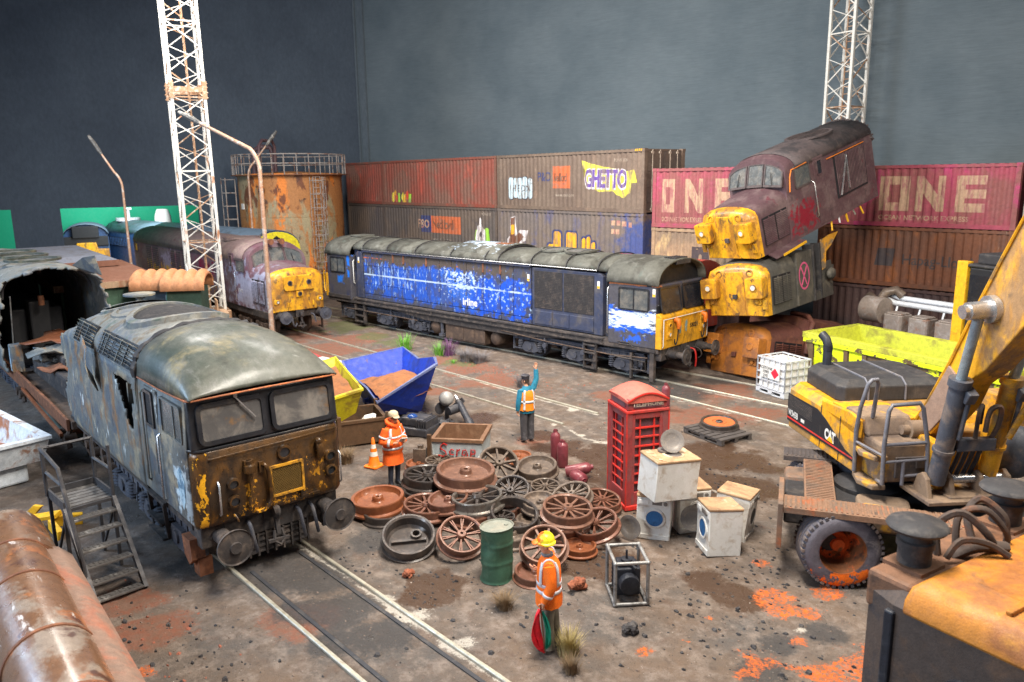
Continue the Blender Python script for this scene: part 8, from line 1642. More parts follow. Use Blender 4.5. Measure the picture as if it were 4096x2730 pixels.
# counterweight and engine bay
mb=MB(); mb.loft([[(x,y,z) for x,y in((0,.12),(.1,0),(2.7,0),(2.7,Wd),(.1,Wd),(0,Wd-.12))] for z in(1.42,1.60)]+[[(x,y,z) for x,y in((.0,.12),(.1,.0),(2.7,0),(2.7,Wd),(.1,Wd),(0,Wd-.12))] for z in(2.2,)]+[[(x,y,2.34) for x,y in((.1,.2),(.2,.12),(2.3,.12),(2.6,.12),(2.6,Wd-.1),(.1,Wd-.1))]],True,True,True); mb.build('upper_body',M['cat'],ex,30,.02)
# black side band with lettering
bandp=[(.05,1.66),(.05,2.10),(1.28,2.13),(1.62,2.03),(2.35,1.72),(2.62,1.68),(2.62,1.60),(.05,1.55)]
mb=MB(); mb.prism(bandp,'y',-.012,.005); bd=mb.build('black_side_band',M['ink'],ex,0)
mb=MB(); mb.prism([(.05,1.60),(2.62,1.64),(2.62,1.665),(.05,1.63)],'y',-.017,-.012); mb.build('red_stripe',M['pbr'],bd,0)
for k in range(9):
    mb=MB(); mb.box(.1,1.1,-.018,-.012,1.82+k*.03,1.832+k*.03); mb.build('vent_slat',M['under'],bd,0)
letter('lettering','W345B',.17,(.10,-.016,1.68),M['lens'],bd,bold=.004,align='LEFT',sx=.8)
mb=MB(); mb.box(.66,.80,-.018,-.012,1.69,1.75); mb.build('small_badge',M['lens'],bd,0)
letter('lettering','CAT',.26,(1.62,-.017,1.70),M['lens'],bd,bold=.014,align='LEFT',sx=.8,space=.9)
mb=MB(); mb.prism([(1.72,1.685),(1.95,1.685),(1.835,1.79)],'y',-.024,-.018); mb.build('yellow_triangle',M['yellow'],bd,0)
for x in(1.42,2.12): mb=MB(); mb.box(x,x+.012,-.012,.02,1.45,2.25); mb.build('panel_gap',M['under'],ex,0)
mb=MB(); mb.prism([(1.4,2.2),(2.75,2.05),(2.75,2.36),(2.4,2.42),(1.4,2.34)],'y',.0,.06); mb.build('side_cowl',M['cat'],ex,0,.02)
# hood
mb=MB(); mb.loft([[(x,y,z) for x,y in((-.02,.45),(.2,.28),(1.45,.22),(1.62,.32),(1.62,2.1),(1.4,2.25),(.2,2.25),(-.02,2.1))] for z in(2.34,2.62)]+[[(x,y,2.72) for x,y in((.1,.55),(.25,.42),(1.35,.36),(1.48,.45),(1.48,2.0),(1.3,2.12),(.3,2.12),(.1,2.0))]],True,True,True); hd_=mb.build('hood',M['hood'],ex,0,.025)
for y in(.75,1.45):
    mb=MB(); mb.tube([(-.02,y,2.4),(.0,y,2.62),(.1,y,2.735),(1.47,y,2.735),(1.62,y,2.63),(1.635,y,2.36)],.02,5); mb.build('hood_rib',M['grail'],hd_,40)
mb=MB(); mb.tube([(.28,.62,2.6),(.28,.62,3.1),(.22,.6,3.22),(.12,.56,3.3)],.085,12); mb.tube([(.28,.62,3.0),(.28,.62,3.1)],.09,12); mb.build('exhaust_stack',M['genb'],ex,50)
# front deck and tool box
mb=MB(); mb.box(1.62,2.7,.1,1.0,2.32,2.37); mb.build('top_step',M['cat'],ex,0,.01)
mb=MB(); mb.loft([[(2.05,.1,2.1),(2.85,.1,2.1),(2.85,.95,2.1),(2.05,.95,2.1)],[(2.05,.1,2.42),(2.7,.1,2.42),(2.7,.9,2.42),(2.05,.9,2.42)]],True,True,True); mb.build('tool_box',M['catd'],ex,0,.05)
mb=MB(); mb.box(2.6,3.25,.12,1.0,1.45,2.12); mb.build('front_box',M['catd'],ex,0,.05); mb=MB(); mb.box(3.25,3.3,.35,.9,1.55,1.9); mb.bx((3.31,.75,1.78),(.03,.14,.14)); mb.build('box_door',M['deckd'],ex,0,.01)
for z in(1.36,1.85):
    mb=MB(); mb.prism([(2.62,.0),(3.0,-.12),(3.3,-.02),(3.32,.2),(2.62,.2)],'z',z,z+.09); mb.build('step',M['catd'],ex,0,.02)
mb=MB(); mb.box(2.2,3.9,.9,2.2,1.3,1.45); mb.build('front_frame',M['catd'],ex,0,.02)
mb=MB(); mb.box(.3,3.6,.85,1.0,1.45,2.2); mb.box(1.5,3.0,1.02,2.4,1.45,2.2); mb.build('boom_bracket',M['cat'],ex,0,.03)
mb=MB(); mb.cyl((2.92,.74,2.24),(2.92,1.0,2.24),.15,n=16); mb.cyl((2.92,.62,2.24),(2.92,.76,2.24),.08,n=14); mb.build('boom_pin',M['catd'],ex,40)
# hand rails
def rail(pts,r=.035): mb=MB(); mb.tube(pts,r,8); mb.build('hand_rail',M['grail'],ex,50)
rail([(2.72,-.02,1.48),(2.72,-.04,2.2),(2.78,-.03,2.6),(2.9,.0,3.02),(2.9,.06,3.1),(2.88,.16,3.1),(2.85,.2,3.02),(2.7,.24,2.4)])
rail([(3.45,.05,1.52),(3.45,.03,2.17),(3.45,.06,2.74),(3.45,.11,2.83),(3.45,.56,2.85),(3.45,.62,2.77),(3.45,.75,2.18),(3.45,.80,1.52)])
rail([(3.45,.03,2.18),(3.45,.75,2.2)],.03); rail([(3.45,.03,1.89),(3.45,.78,1.92)],.025); rail([(3.45,.38,1.9),(3.45,.38,1.5)],.03); rail([(3.45,.38,1.65),(3.45,.80,1.66)],.028); rail([(2.74,-.03,2.0),(3.45,.03,2.0)],.025); rail([(3.45,.05,1.54),(3.2,.1,1.5)],.03); rail([(3.45,.80,1.54),(3.2,.85,1.5)],.03)
# boom
side=[(2.72,2.35),(2.98,2.72),(3.45,3.52),(3.86,4.34),(4.28,5.12),(4.75,5.95),(7.6,6.55),(7.6,5.9),(4.95,4.42),(4.22,3.56),(3.80,3.22),(3.62,2.82),(3.1,2.2)]
mb=MB(); mb.prism(side,'y',1.0,1.44); bm_=mb.build('boom',wmat('dusty boom',C(212,154,28),[(C(132,104,78),.9,.53,.63,(1,1,.5),.92),(C(164,116,50),3,.52,.64,(1,1,.3),.85),(C(96,78,62),2.4,.6,.7,None,.8)],.6,0,.25),ex,0,.02)
mb=MB(); e_=side[0:7]; mb.loft([[(a-.02,.98,b+.02) for a,b in e_],[(a-.03,.98,b+.07) for a,b in e_],[(a-.03,1.46,b+.07) for a,b in e_],[(a-.02,1.46,b+.02) for a,b in e_]],False) if False else mb.tube([(a,.99,b) for a,b in e_],.03,6); mb.build('boom_edge',M['cat'],bm_,40)
mb=MB(); mb.prism([(2.80,2.45),(3.02,2.74),(3.44,3.44),(3.80,3.24),(3.64,2.84),(3.12,2.26)],'y',.965,1.0); mb.build('gusset_plate',wmat('grey brown gusset',C(136,112,98),[(C(116,96,84),2,.5,.7,None,.7)],.7,0,.2),bm_,0,.01)
mb=MB(); mb.prism([(3.46,3.46),(3.9,4.3),(4.25,4.98),(4.6,4.5),(4.2,3.62),(3.82,3.28)],'y',.985,1.0); mb.build('scuffed_plate',M['catd'],bm_,0) if False else None
mb=MB(); mb.cyl((4.26,.60,4.44),(4.26,1.02,4.47),.13,n=18); mb.cyl((4.26,.52,4.43),(4.26,.62,4.44),.10,n=18); mb.cyl((4.26,.9,4.46),(4.26,1.0,4.47),.2,n=20); mb.build('cylinder_pin',M['chrome'],ex,40)
def ram(y,a,b,c,mat,mat2):
    mb=MB(); mb.cyl((a[0],y,a[1]),(b[0],y,b[1]),.135,n=18); d=(Vector((b[0],y,b[1]))-Vector((a[0],y,a[1]))).normalized(); q=Vector((b[0],y,b[1])); mb.cyl(q-d*.02,q+d*.1,.165,n=18); mb.cyl(Vector((a[0],y,a[1]))+d*.55,Vector((a[0],y,a[1]))+d*.6,.16,n=18); o=mb.build('ram_barrel',mat,ex,40)
    mb=MB(); mb.cyl(q,(c[0],y,c[1]),.075,n=14); mb.build('ram_rod',mat2,o,40)
    mb=MB(); mb.bx(q-d*.15+Vector((.12,.1,0)),(.2,.16,.2),(0,.5,0)); mb.tube([q+Vector((.12,.1,-.15)),q-d*.9+Vector((.14,.1,0))],.04,6); mb.build('hose_block',M['cylg'],o,0,.02)
ram(.80,(3.66,1.62),(3.98,3.28),(4.25,4.42),M['cylg'],M['rodg']); ram(1.72,(3.55,1.62),(3.85,3.25),(4.25,4.42),M['cat'],M['rodg'])
mb=MB(); mb.cyl((3.62,.6,1.64),(3.62,2.0,1.64),.07,n=12)
mb.build('foot_pin',M['chrome'],ex,40)
for y in(.62,1.0,1.5,1.95):
    mb=MB(); mb.prism([(3.4,1.4),(3.85,1.4),(3.75,1.7),(3.62,1.78),(3.5,1.7)],'y',y-.04,y+.04); mb.build('foot_lug',M['catd'],ex,0,.02)
mb=MB(); mb.box(3.2,4.0,.5,2.2,1.36,1.42); mb.build('foot_plate',M['catd'],ex,0,.01)
mb=MB(); mb.bx((3.82,1.26,2.28),(.14,.62,.2)); mb.build('cross_bar',M['cylg'],ex,0,.02)
for k in range(4): mb=MB(); mb.tube([(3.75,1.1+k*.11,2.2),(3.66,1.1+k*.11,1.95),(3.5,1.1+k*.11,1.6)],.035,6); mb.build('hydraulic_hose',M['genb'],ex,50)
hose(ex,[(3.9,1.35,2.5),(3.95,1.36,2.85),(3.98,1.5,2.9),(3.9,1.55,2.6),(3.8,1.5,2.3)],.04,M['rubberhose'],'hydraulic_hose'); hose(ex,[(3.9,1.2,2.4),(3.9,1.22,2.8),(3.85,1.3,2.9),(3.8,1.32,2.6)],.035,M['rubberhose'],'hydraulic_hose'); hose(ex,[(3.95,1.7,2.4),(4.1,1.8,2.9),(4.3,1.85,3.3)],.05,M['cat'],'hydraulic_hose')
mb=MB(); mb.lathe([(.001,-.3),(.25,-.28),(.36,-.1),(.38,.1),(.3,.3),(.2,.5),(.001,.55)],20,(3.3,2.25,1.85)); mb.build('swing_motor',M['cylg'],ex,50)
mb=MB(); mb.box(2.9,3.3,1.95,2.5,1.45,2.9); mb.build('right_frame',M['cat'],ex,0,.03)
# slew ring
mb=MB(); mb.lathe([(1.0,1.02),(1.0,1.2),(.95,1.34),(.6,1.36)],40,(1.75,1.25,0)); mb.build('slew_ring',M['genb'],ex,40)
mb=MB()
for k in range(44): a=2*PI*k/44; mb.bx((1.75+1.06*math.cos(a),1.25+1.06*math.sin(a),1.31),(.07,.055,.06),(0,0,a))
mb.build('ring_teeth',M['hood'],ex,0)
# undercarriage, own heading
uc=bpy.data.objects.new('undercarriage',None); COL.objects.link(uc); uc.parent=ex
ang=R(24.)+R(41.6); off=Matrix.Rotation(R(41.6),3,'Z')@(Vector((16.95,-8.55,0))-Vector((15.5,-6.6,0))); uc.location=off; uc.rotation_euler=(0,0,ang)
# local: x along the chassis, near deck edge at y=-1.35, far deck at y=+1.35
def chequer(x0,x1,y0,y1,z,mat,name,along='x'):
    mb=MB(); mb.box(x0,x1,y0,y1,z-.10,z); o=mb.build(name,mat,uc,0,.008)
    mb=MB()
    k=.05
    L=(x1-x0) if along=='x' else (y1-y0)
    while k<L-.04:
        if along=='x': mb.box(x0+k,x0+k+.028,y0+.03,y1-.03,z,z+.012)
        else: mb.box(x0+.03,x1-.03,y0+k,y0+k+.028,z,z+.012)
        k+=.075
    mb.build('tread_rib',mat,o,0); return o
chequer(-.55,2.9,-1.48,-.95,1.25,M['deck'],'near_deck'); chequer(-.55,.6,.98,1.48,1.25,M['deckd'],'far_deck'); chequer(-.20,.28,-.95,.98,1.22,M['deck'],'cross_deck','y')
mb=MB(); mb.box(-.6,-.52,-1.5,-.3,.55,1.3); mb.build('rear_plate',M['deck'],uc,0,.01)
mb=MB(); mb.box(-.5,3.6,-.5,.5,.55,1.05); mb.build('chassis_beam',M['hood'],uc,0,.04); mb=MB(); mb.box(-.52,-.05,.25,.85,.5,1.12); mb.build('gear_box',M['deck'],uc,0,.08)
mb=MB(); mb.lathe([(.5,.75),(.55,.8),(.55,1.12),(.3,1.2),(.001,1.2)],28,(.85,.35,0)); mb.build('fuel_dome',M['hood'],uc,50); mb=MB(); mb.prism(rr(.8,.5,.15,4,1.0,-.55),'z',.7,1.18); mb.build('battery_box',M['catd'],uc,0,.05)
for x in(.2,2.75): mb=MB(); mb.cyl((x,-1.2,.62),(x,1.2,.62),.14,n=14); mb.build('axle',M['hood'],uc,40)
for (x,y,s_) in((.42,-1.22,-1),(.1,1.22,1),(2.75,-1.22,-1),(2.75,1.22,1)):
    w=bpy.data.objects.new('wheel',None); COL.objects.link(w); w.parent=uc; w.location=(x-(.08 if x<1 and s_<0 else 0),y,.60); w.rotation_euler=(0,0,(R(14) if x<1 else 0) if s_<0 else PI)
    mb=MB(); prof=[(.36,-.24),(.50,-.26),(.585,-.22),(.62,-.12),(.62,.14),(.58,.26),(.4,.27),(.36,.22)]
    mb.lathe(prof,48,(0,0,0),'y',caps=False); mb.build('tyre',M['tyreo'],w,50)
    mb=MB()
    for yy in(-.1,0,.1): mb.lathe([(.615,yy-.02),(.632,yy-.015),(.632,yy+.015),(.615,yy+.02)],48,(0,0,0),'y',caps=False)
    for k in range(40): a=2*PI*k/40; mb.bx((.60*math.cos(a),.2,.60*math.sin(a)),(.05,.12,.05),(0,-a,0)); mb.bx((.60*math.cos(a),-.18,.60*math.sin(a)),(.045,.1,.05),(0,-a,0))
    mb.build('tread',M['tyre'],w,50)
    mb=MB(); mb.lathe([(.372,-.245),(.352,-.2),(.345,-.08),(.32,-.06),(.31,.06),(.27,.14),(.2,.15),(.19,.09),(.12,.06),(.1,.0),(.001,-.01)],36,(0,0,0),'y',caps=False); mb.build('rim',wmat('rusty wheel rim',C(112,66,34),[(C(206,88,30),1.6,.5,.6,None,.95),(C(62,46,36),2.4,.54,.66,None,.8)],.7,0,.3) if x<1 and s_<0 else M['genb'],w,50)
    mb=MB()
    for k in range(10): a=2*PI*k/10; mb.ico((.24*math.cos(a),.135,.24*math.sin(a)),.022,1)
    mb.build('wheel_nut',M['rust'],w,50)
# ============================================================ people
SK=wmat('model skin',C(206,150,120),[(C(180,112,88),14,.5,.7,None,.5)],.55,0,.1,var=.1)
def skinmesh(name,verts,edges,rad,root,mats,pick,parent,sub=2,smooth=True):
    me=bpy.data.meshes.new(name); me.from_pydata(verts,edges,[]); o=bpy.data.objects.new(name,me); COL.objects.link(o)
    m=o.modifiers.new('skin','SKIN'); m.use_smooth_shade=True; m.branch_smoothing=.3
    for i,d in enumerate(me.skin_vertices[0].data):
        r=rad[i]; d.radius=r if isinstance(r,tuple) else (r,r); d.use_root=(i==root)
    s_=o.modifiers.new('sub','SUBSURF'); s_.levels=sub; s_.render_levels=sub
    dg=bpy.context.evaluated_depsgraph_get(); dg.update(); nm=bpy.data.meshes.new_from_object(o.evaluated_get(dg)); bpy.data.objects.remove(o)
    nm.name=name
    for q in mats: nm.materials.append(q)
    for p in nm.polygons: p.material_index=pick(p.center); p.use_smooth=True
    ob=bpy.data.objects.new(name,nm); COL.objects.link(ob); ob.parent=parent; return ob
def lerp(a,b,t): return tuple(a[i]+(b[i]-a[i])*t for i in range(3))
def body(parent,J,trs,boot,torso,hairc=None,curl=(.4,.4)):
    V=[];E=[];Rr=[]
    def add(p,r,prev=None):
        V.append(p);Rr.append(r)
        if prev is not None: E.append((prev,len(V)-1))
        return len(V)-1
    pel=add(J['hip'],(.135,.10)); wst=add(lerp(J['hip'],J['chest'],.45),(.125,.095),pel); ch=add(J['chest'],(.15,.105),wst); nb=add(lerp(J['chest'],J['neck'],.8),(.09,.07),ch); nk=add(J['neck'],.052,nb)
    hd=J['head']; f=Vector(J['face']).normalized()
    jaw=add(tuple(Vector(hd)-Vector((0,0,.07))+f*.025),(.062,.07),nk); mid=add(hd,(.075,.09),jaw); top=add(tuple(Vector(hd)+Vector((0,0,.08))-f*.01),(.066,.08),mid)
    nose=add(tuple(Vector(hd)+f*.098+Vector((0,0,-.025))),.014,mid)
    for s_ in('L','R'):
        sh=add(J['sh'+s_],.062,ch); el0=add(lerp(J['sh'+s_],J['el'+s_],.5),.052,sh); el=add(J['el'+s_],.042,el0); wr0=add(lerp(J['el'+s_],J['wr'+s_],.5),.040,el); wr=add(J['wr'+s_],.028,wr0)
        d=(Vector(J['ha'+s_])-Vector(J['wr'+s_])).normalized(); side=Vector(J['th'+s_]).normalized(); up=d.cross(side).normalized(); cv=J.get('cu'+s_,.4)
        palm=add(tuple(Vector(J['wr'+s_])+d*.05),(.038,.02),wr); pm=add(tuple(Vector(J['wr'+s_])+d*.09),(.036,.018),palm)
        for k,(off,ln) in enumerate(((.032,.066),(.011,.078),(-.011,.072),(-.031,.056))):
            b=Vector(J['wr'+s_])+d*.10+side*off
            f0=add(tuple(b),.0105,pm); d1=(d*math.cos(cv*.7)+up*math.sin(cv*.7)); f1=add(tuple(b+d1*ln*.55),.0095,f0); d2=(d*math.cos(cv*1.8)+up*math.sin(cv*1.8)); add(tuple(b+d1*ln*.55+d2*ln*.5),.008,f1)
        tb=Vector(J['wr'+s_])+d*.045+side*.036; t0=add(tuple(tb),.0125,palm); t1=add(tuple(tb+(d*.6+side*.8).normalized()*.035),.0105,t0); add(tuple(tb+(d*.6+side*.8).normalized()*.035+(d*.9+up*.3).normalized()*.028),.009,t1)
        hp=add(J['hp'+s_],.088,pel); th=add(lerp(J['hp'+s_],J['kn'+s_],.5),.082,hp); kn=add(J['kn'+s_],.062,th); cf=add(lerp(J['kn'+s_],J['an'+s_],.4),.06,kn); an=add(J['an'+s_],.045,cf); add(J['he'+s_],.038,an); bl=add(lerp(J['an'+s_],J['to'+s_],.6),(.045,.035),an); add(J['to'+s_],(.04,.026),bl)
    hz=J['hip'][2]
    def pick(c):
        if c.z<.115: return 2
        if c.z<hz+.02 and (abs(c.y)<.26): 
            for s_ in('L','R'):
                if (c-Vector(J['ha'+s_])).length<.14: return 0
            return 1
        for s_ in('L','R'):
            if (c-Vector(J['wr'+s_])).dot((Vector(J['ha'+s_])-Vector(J['wr'+s_])).normalized())>-.01 and (c-Vector(J['wr'+s_])).length<.28: return 0
        if c.z>J['neck'][2]-.03 and (c-Vector(J['neck'])).length<.34 and (Vector((c.x,c.y))-Vector((hd[0],hd[1]))).length<.16: return 0
        return 3
    b=skinmesh('body',V,E,Rr,0,[SK,trs,boot,torso],pick,parent)
    e=MB(); u=Vector((0,0,1)); lf=u.cross(f)
    for s_ in(-1,1): e.ico(Vector(hd)+f*.083+lf*.032*s_+u*.012,.012,1)
    e.build('eye',M['ink'],b,60)
    e=MB(); e.bx(Vector(hd)+f*.088-u*.068,(.012,.045,.012),(0,0,math.atan2(f.y,f.x))); e.build('mouth',wmat('lip',C(150,80,70),(),.6,0,0),b,0)
    for s_ in(-1,1): e=MB(); e.ico(Vector(hd)+lf*.083*s_-f*.01-u*.01,.028,2,0,rnd,(.7,.5,1.1)); e.build('ear',SK,b,60)
    return b
def garment(parent,name,rings,sleeves,mat,n=22):
    """rings: (cx,cy,z,rx,ry); sleeves: (points, radii)"""
    mb=MB(); R_=[]
    for cx,cy,z,rx,ry in rings: R_.append([(cx+rx*math.cos(2*PI*k/n),cy+ry*math.sin(2*PI*k/n)*(1+.03*math.sin(k*2.3+z*9)),z+.006*math.sin(k*3)) for k in range(n)])
    mb.loft(R_,True,False,False)
    for pts,rad in sleeves: mb.tube(pts,rad,12,True)
    return mb.build(name,mat,parent,70)
def interp_ring(rings,z):
    for a,b in zip(rings,rings[1:]):
        lo,hi=min(a[2],b[2]),max(a[2],b[2])
        if lo<=z<=hi: t=(z-a[2])/(b[2]-a[2]); return [a[i]+(b[i]-a[i])*t for i in range(5)]
    return list(rings[-1])
def hband(parent,rings,z0,z1,mat,off=.007,a0=0,a1=360,n=22,name='reflective_band'):
    mb=MB(); R_=[]
    for z in(z0,(z0+z1)/2,z1):
        q=interp_ring(rings,z); R_.append([(q[0]+(q[3]+off)*math.cos(R(a0+(a1-a0)*k/n)),q[1]+(q[4]+off)*math.sin(R(a0+(a1-a0)*k/n)),z) for k in range(n+1)])
    mb.loft(R_,False); o=mb.build(name,mat,parent,70,fixn=False); solid(o,.005,0); return o
def vband(parent,rings,ang,z0,z1,w_,mat,off=.008,ang2=None,name='reflective_band'):
    mb=MB(); R_=[]
    for i in range(9):
        z=z0+(z1-z0)*i/8; q=interp_ring(rings,z); a=ang+((ang2 if ang2 is not None else ang)-ang)*i/8
        R_.append([(q[0]+(q[3]+off)*math.cos(R(a+d)),q[1]+(q[4]+off)*math.sin(R(a+d)),z) for d in(-w_,0,w_)])
    mb.loft(R_,False); o=mb.build(name,mat,parent,70,fixn=False); solid(o,.005,0); return o
def sband(parent,pts,rad,t0,t1,mat,off=.007,name='sleeve_band'):
    P=[Vector(p) for p in pts]; L=[0]
    for a,b in zip(P,P[1:]): L.append(L[-1]+(b-a).length)
    def at(t):
        d=t*L[-1]
        for i in range(len(P)-1):
            if d<=L[i+1]: k=(d-L[i])/(L[i+1]-L[i]); return P[i].lerp(P[i+1],k),rad[i]+(rad[i+1]-rad[i])*k
        return P[-1],rad[-1]
    a,ra=at(t0);b,rb=at(t1); mb=MB(); mb.tube([a,a.lerp(b,.5),b],[ra+off,(ra+rb)/2+off,rb+off],14,False); o=mb.build(name,mat,parent,70,fixn=False); solid(o,.004,0); return o
OR=wmat('orange hi vis cloth',C(246,104,34),[(C(214,76,30),7,.5,.72,None,.55)],.75,0,.3,bscale=60); OR2=wmat('bright orange jacket',C(252,116,22),[(C(226,84,20),7,.52,.74,None,.5)],.7,0,.3,bscale=60); ORV=wmat('orange vest',C(240,138,30),[(C(210,104,28),7,.52,.74,None,.5)],.7,0,.2)
REF=wmat('silver reflective tape',C(206,208,214),[(C(170,172,180),9,.5,.7,None,.5)],.4,.1,.05); TEAL=wmat('teal jumper',C(36,120,148),[(C(24,80,104),7,.5,.7,None,.7)],.7,0,.35,bscale=60); NVY=wmat('dark navy trousers',C(48,52,66),[(C(74,76,86),7,.5,.7,None,.6)],.75,0,.3); GRY=wmat('charcoal trousers',C(66,64,68),[(C(104,102,106),8,.5,.7,None,.7)],.75,0,.35); OLV=wmat('grey olive trousers',C(122,116,104),[(C(96,90,80),6,.5,.7,None,.6)],.75,0,.25); BOOT=wmat('black boots',C(36,35,38),[(C(90,84,80),7,.55,.75,None,.5)],.5,0,.2)
# 1 --- man with notepad
p1=thing('person',(9.36,-11.86,0),R(6),'man in orange hooded hi vis parka and pale cap writing on a white notepad','person')
J=dict(hip=(0,0,.86),chest=(.01,0,1.22),neck=(.03,0,1.40),head=(.07,0,1.53),face=(1,-.15,-.12),shL=(.01,.17,1.31),elL=(.02,.27,1.07),wrL=(.22,.12,1.06),haL=(.32,.05,1.07),thL=(0,-.5,.8),shR=(.01,-.17,1.31),elR=(-.03,-.27,1.06),wrR=(.18,-.14,1.03),haR=(.28,-.09,1.06),thR=(0,.5,.8),cuL=.9,cuR=1.,hpL=(0,.09,.82),knL=(.03,.10,.46),anL=(0,.1,.08),heL=(-.05,.1,.03),toL=(.15,.12,.03),hpR=(0,-.09,.82),knR=(.03,-.10,.46),anR=(0,-.1,.08),heR=(-.05,-.1,.03),toR=(.15,-.12,.03))
body(p1,J,NVY,BOOT,OR)
rg1=[(0,0,.55,.205,.245),(0,0,.62,.195,.235),(0,0,.72,.185,.225),(0,0,.78,.172,.21),(.0,0,.80,.19,.232),(.01,0,.90,.19,.232),(.01,0,1.02,.178,.222),(.01,0,1.18,.168,.215),(.01,0,1.28,.145,.195),(.02,0,1.36,.10,.13),(.03,0,1.42,.085,.095)]
sl=[([J['sh'+s_],lerp(J['sh'+s_],J['el'+s_],.5),J['el'+s_],lerp(J['el'+s_],J['wr'+s_],.5),J['wr'+s_]],[.085,.09,.085,.08,.07]) for s_ in 'LR']
jk1=garment(p1,'parka',rg1,sl,OR)
hband(jk1,rg1,.88,.93,REF); hband(jk1,rg1,1.12,1.16,REF)
for a in(-48,48): vband(jk1,rg1,a,1.14,1.33,9,REF)
for pts,rad in sl: sband(jk1,pts,rad,.30,.38,REF); sband(jk1,pts,rad,.78,.88,REF)
mb=MB(); mb.tube([(.13,0,1.37),(.10,.09,1.40),(0,.12,1.44),(-.08,.06,1.46),(-.1,0,1.46),(-.08,-.06,1.46),(0,-.12,1.44),(.10,-.09,1.40),(.13,0,1.37)],[.045]*9,10); mb.ico((.12,0,1.35),.05,2); mb.build('hood_collar',OR,jk1,60)
CAP=wmat('pale tweed cap',C(190,176,150),[(C(150,134,112),16,.5,.7,None,.7)],.85,0,.4)
mb=MB(); c=Vector(J['head'])+Vector((-.01,0,.05)); mb.lathe([(.108,0),(.11,.03),(.098,.075),(.06,.105),(.001,.115)],20,c); mb.loft([[(c.x+.07,c.y+.085*math.sin(a),c.z+.012) for a in(-1.2,-.6,0,.6,1.2)],[(c.x+.10+.085*math.cos(a)*1.0,c.y+.075*math.sin(a)-.02,c.z-.012) for a in(-1.2,-.6,0,.6,1.2)]],False); cp=mb.build('cap',CAP,p1,50)
mb=MB(); h=Vector(J['head']); 
for s_ in(-1,1): mb.lathe([(.02,-.003),(.026,0),(.02,.003),(.02,-.003)],12,h+Vector((.098,.034*s_-.01,.008)),'x')
mb.bar(h+Vector((.1,-.012,.012)),h+Vector((.1,.006,.012)),.006); mb.bar(h+Vector((.095,-.065,.012)),h+Vector((0,-.088,.012)),.006); mb.build('glasses',M['ink'],p1,50)
mb=MB(); q=Matrix.Translation((.31,-.02,1.11))@Matrix.Rotation(R(-35),4,'Y')@Matrix.Rotation(R(-14),4,'X'); mb.M=q; mb.box(-.10,.10,-.075,.075,-.008,.008); np_=mb.build('notepad',M['lens'],None,0); mb=MB(); mb.M=q; mb.box(-.09,.09,-.07,.07,.009,.012)
o=np_; o.matrix_world=Matrix.Translation(p1.location)@Matrix.Rotation(R(6),4,'Z'); tag(o,'white notepad held by the man in the orange parka','notepad')
# 2 --- waving man
p2=thing('person',(9.51,-7.85,0),R(158),'waving man in orange vest, teal sleeves and black cap seen from behind by the rails','person')
J=dict(hip=(0,0,.86),chest=(.0,0,1.22),neck=(.02,.01,1.42),head=(.05,.02,1.55),face=(.8,.75,-.05),shL=(0,.17,1.33),elL=(-.03,.24,1.06),wrL=(.0,.25,.83),haL=(.02,.25,.72),thL=(.9,-.2,0),shR=(0,-.17,1.34),elR=(.03,-.27,1.57),wrR=(.05,-.27,1.80),haR=(.05,-.27,1.93),thR=(.2,.9,0),cuL=.7,cuR=.12,hpL=(0,.085,.82),knL=(.01,.09,.46),anL=(-.02,.09,.08),heL=(-.06,.09,.03),toL=(.13,.11,.03),hpR=(0,-.085,.82),knR=(.02,-.10,.46),anR=(0,-.10,.08),heR=(-.05,-.1,.03),toR=(.15,-.13,.03))
body(p2,J,GRY,BOOT,TEAL)
rg2=[(0,0,.76,.14,.19),(0,0,.84,.145,.19),(0,0,.95,.138,.18),(0,0,1.15,.148,.19),(0,0,1.30,.135,.185),(.01,0,1.38,.09,.12),(.02,0,1.43,.07,.075)]
sl2=[([J['shL'],lerp(J['shL'],J['elL'],.5),J['elL'],lerp(J['elL'],J['wrL'],.5),J['wrL']],[.075,.07,.065,.062,.052]),([J['shR'],lerp(J['shR'],J['elR'],.5),J['elR'],lerp(J['elR'],J['wrR'],.5),J['wrR']],[.075,.07,.065,.06,.055])]
jm=garment(p2,'jumper',rg2,sl2,TEAL)
rv=[(0,0,.83,.168,.215),(0,0,.95,.158,.2),(0,0,1.15,.163,.203),(0,0,1.29,.148,.178),(.01,0,1.36,.10,.13)]
vs_=garment(p2,'vest',rv,[],ORV); hband(vs_,rv,1.02,1.08,REF); 
for a in(140,-140,40,-40): vband(vs_,rv,a,.85,1.04,8,REF); vband(vs_,rv,a,1.06,1.34,8,REF)
trz=[]
for s_,y in(('L',.09),('R',-.1)):
    mb=MB(); mb.tube([J['hp'+s_],J['kn'+s_],(J['an'+s_][0],J['an'+s_][1],.07)],[.105,.088,.082],12); mb.build('trouser_leg',GRY,p2,60)
mb=MB(); c=Vector(J['head'])+Vector((-.01,0,.045)); mb.lathe([(.098,0),(.1,.05),(.112,.085),(.10,.10),(.001,.105)],20,c); f=Vector((.8,.75,0)).normalized(); l_=Vector((-f.y,f.x,0)); mb.loft([[c+f*.08+l_*.08*math.sin(a)+Vector((0,0,.01)) for a in(-1.2,-.6,0,.6,1.2)],[c+f*(.10+.05*math.cos(a))+l_*.075*math.sin(a)+Vector((0,0,-.01)) for a in(-1.2,-.6,0,.6,1.2)]],False); mb.build('cap',wmat('black cap',C(52,50,56),[(C(96,94,98),8,.52,.7,None,.6)],.6,0,.2),p2,50)
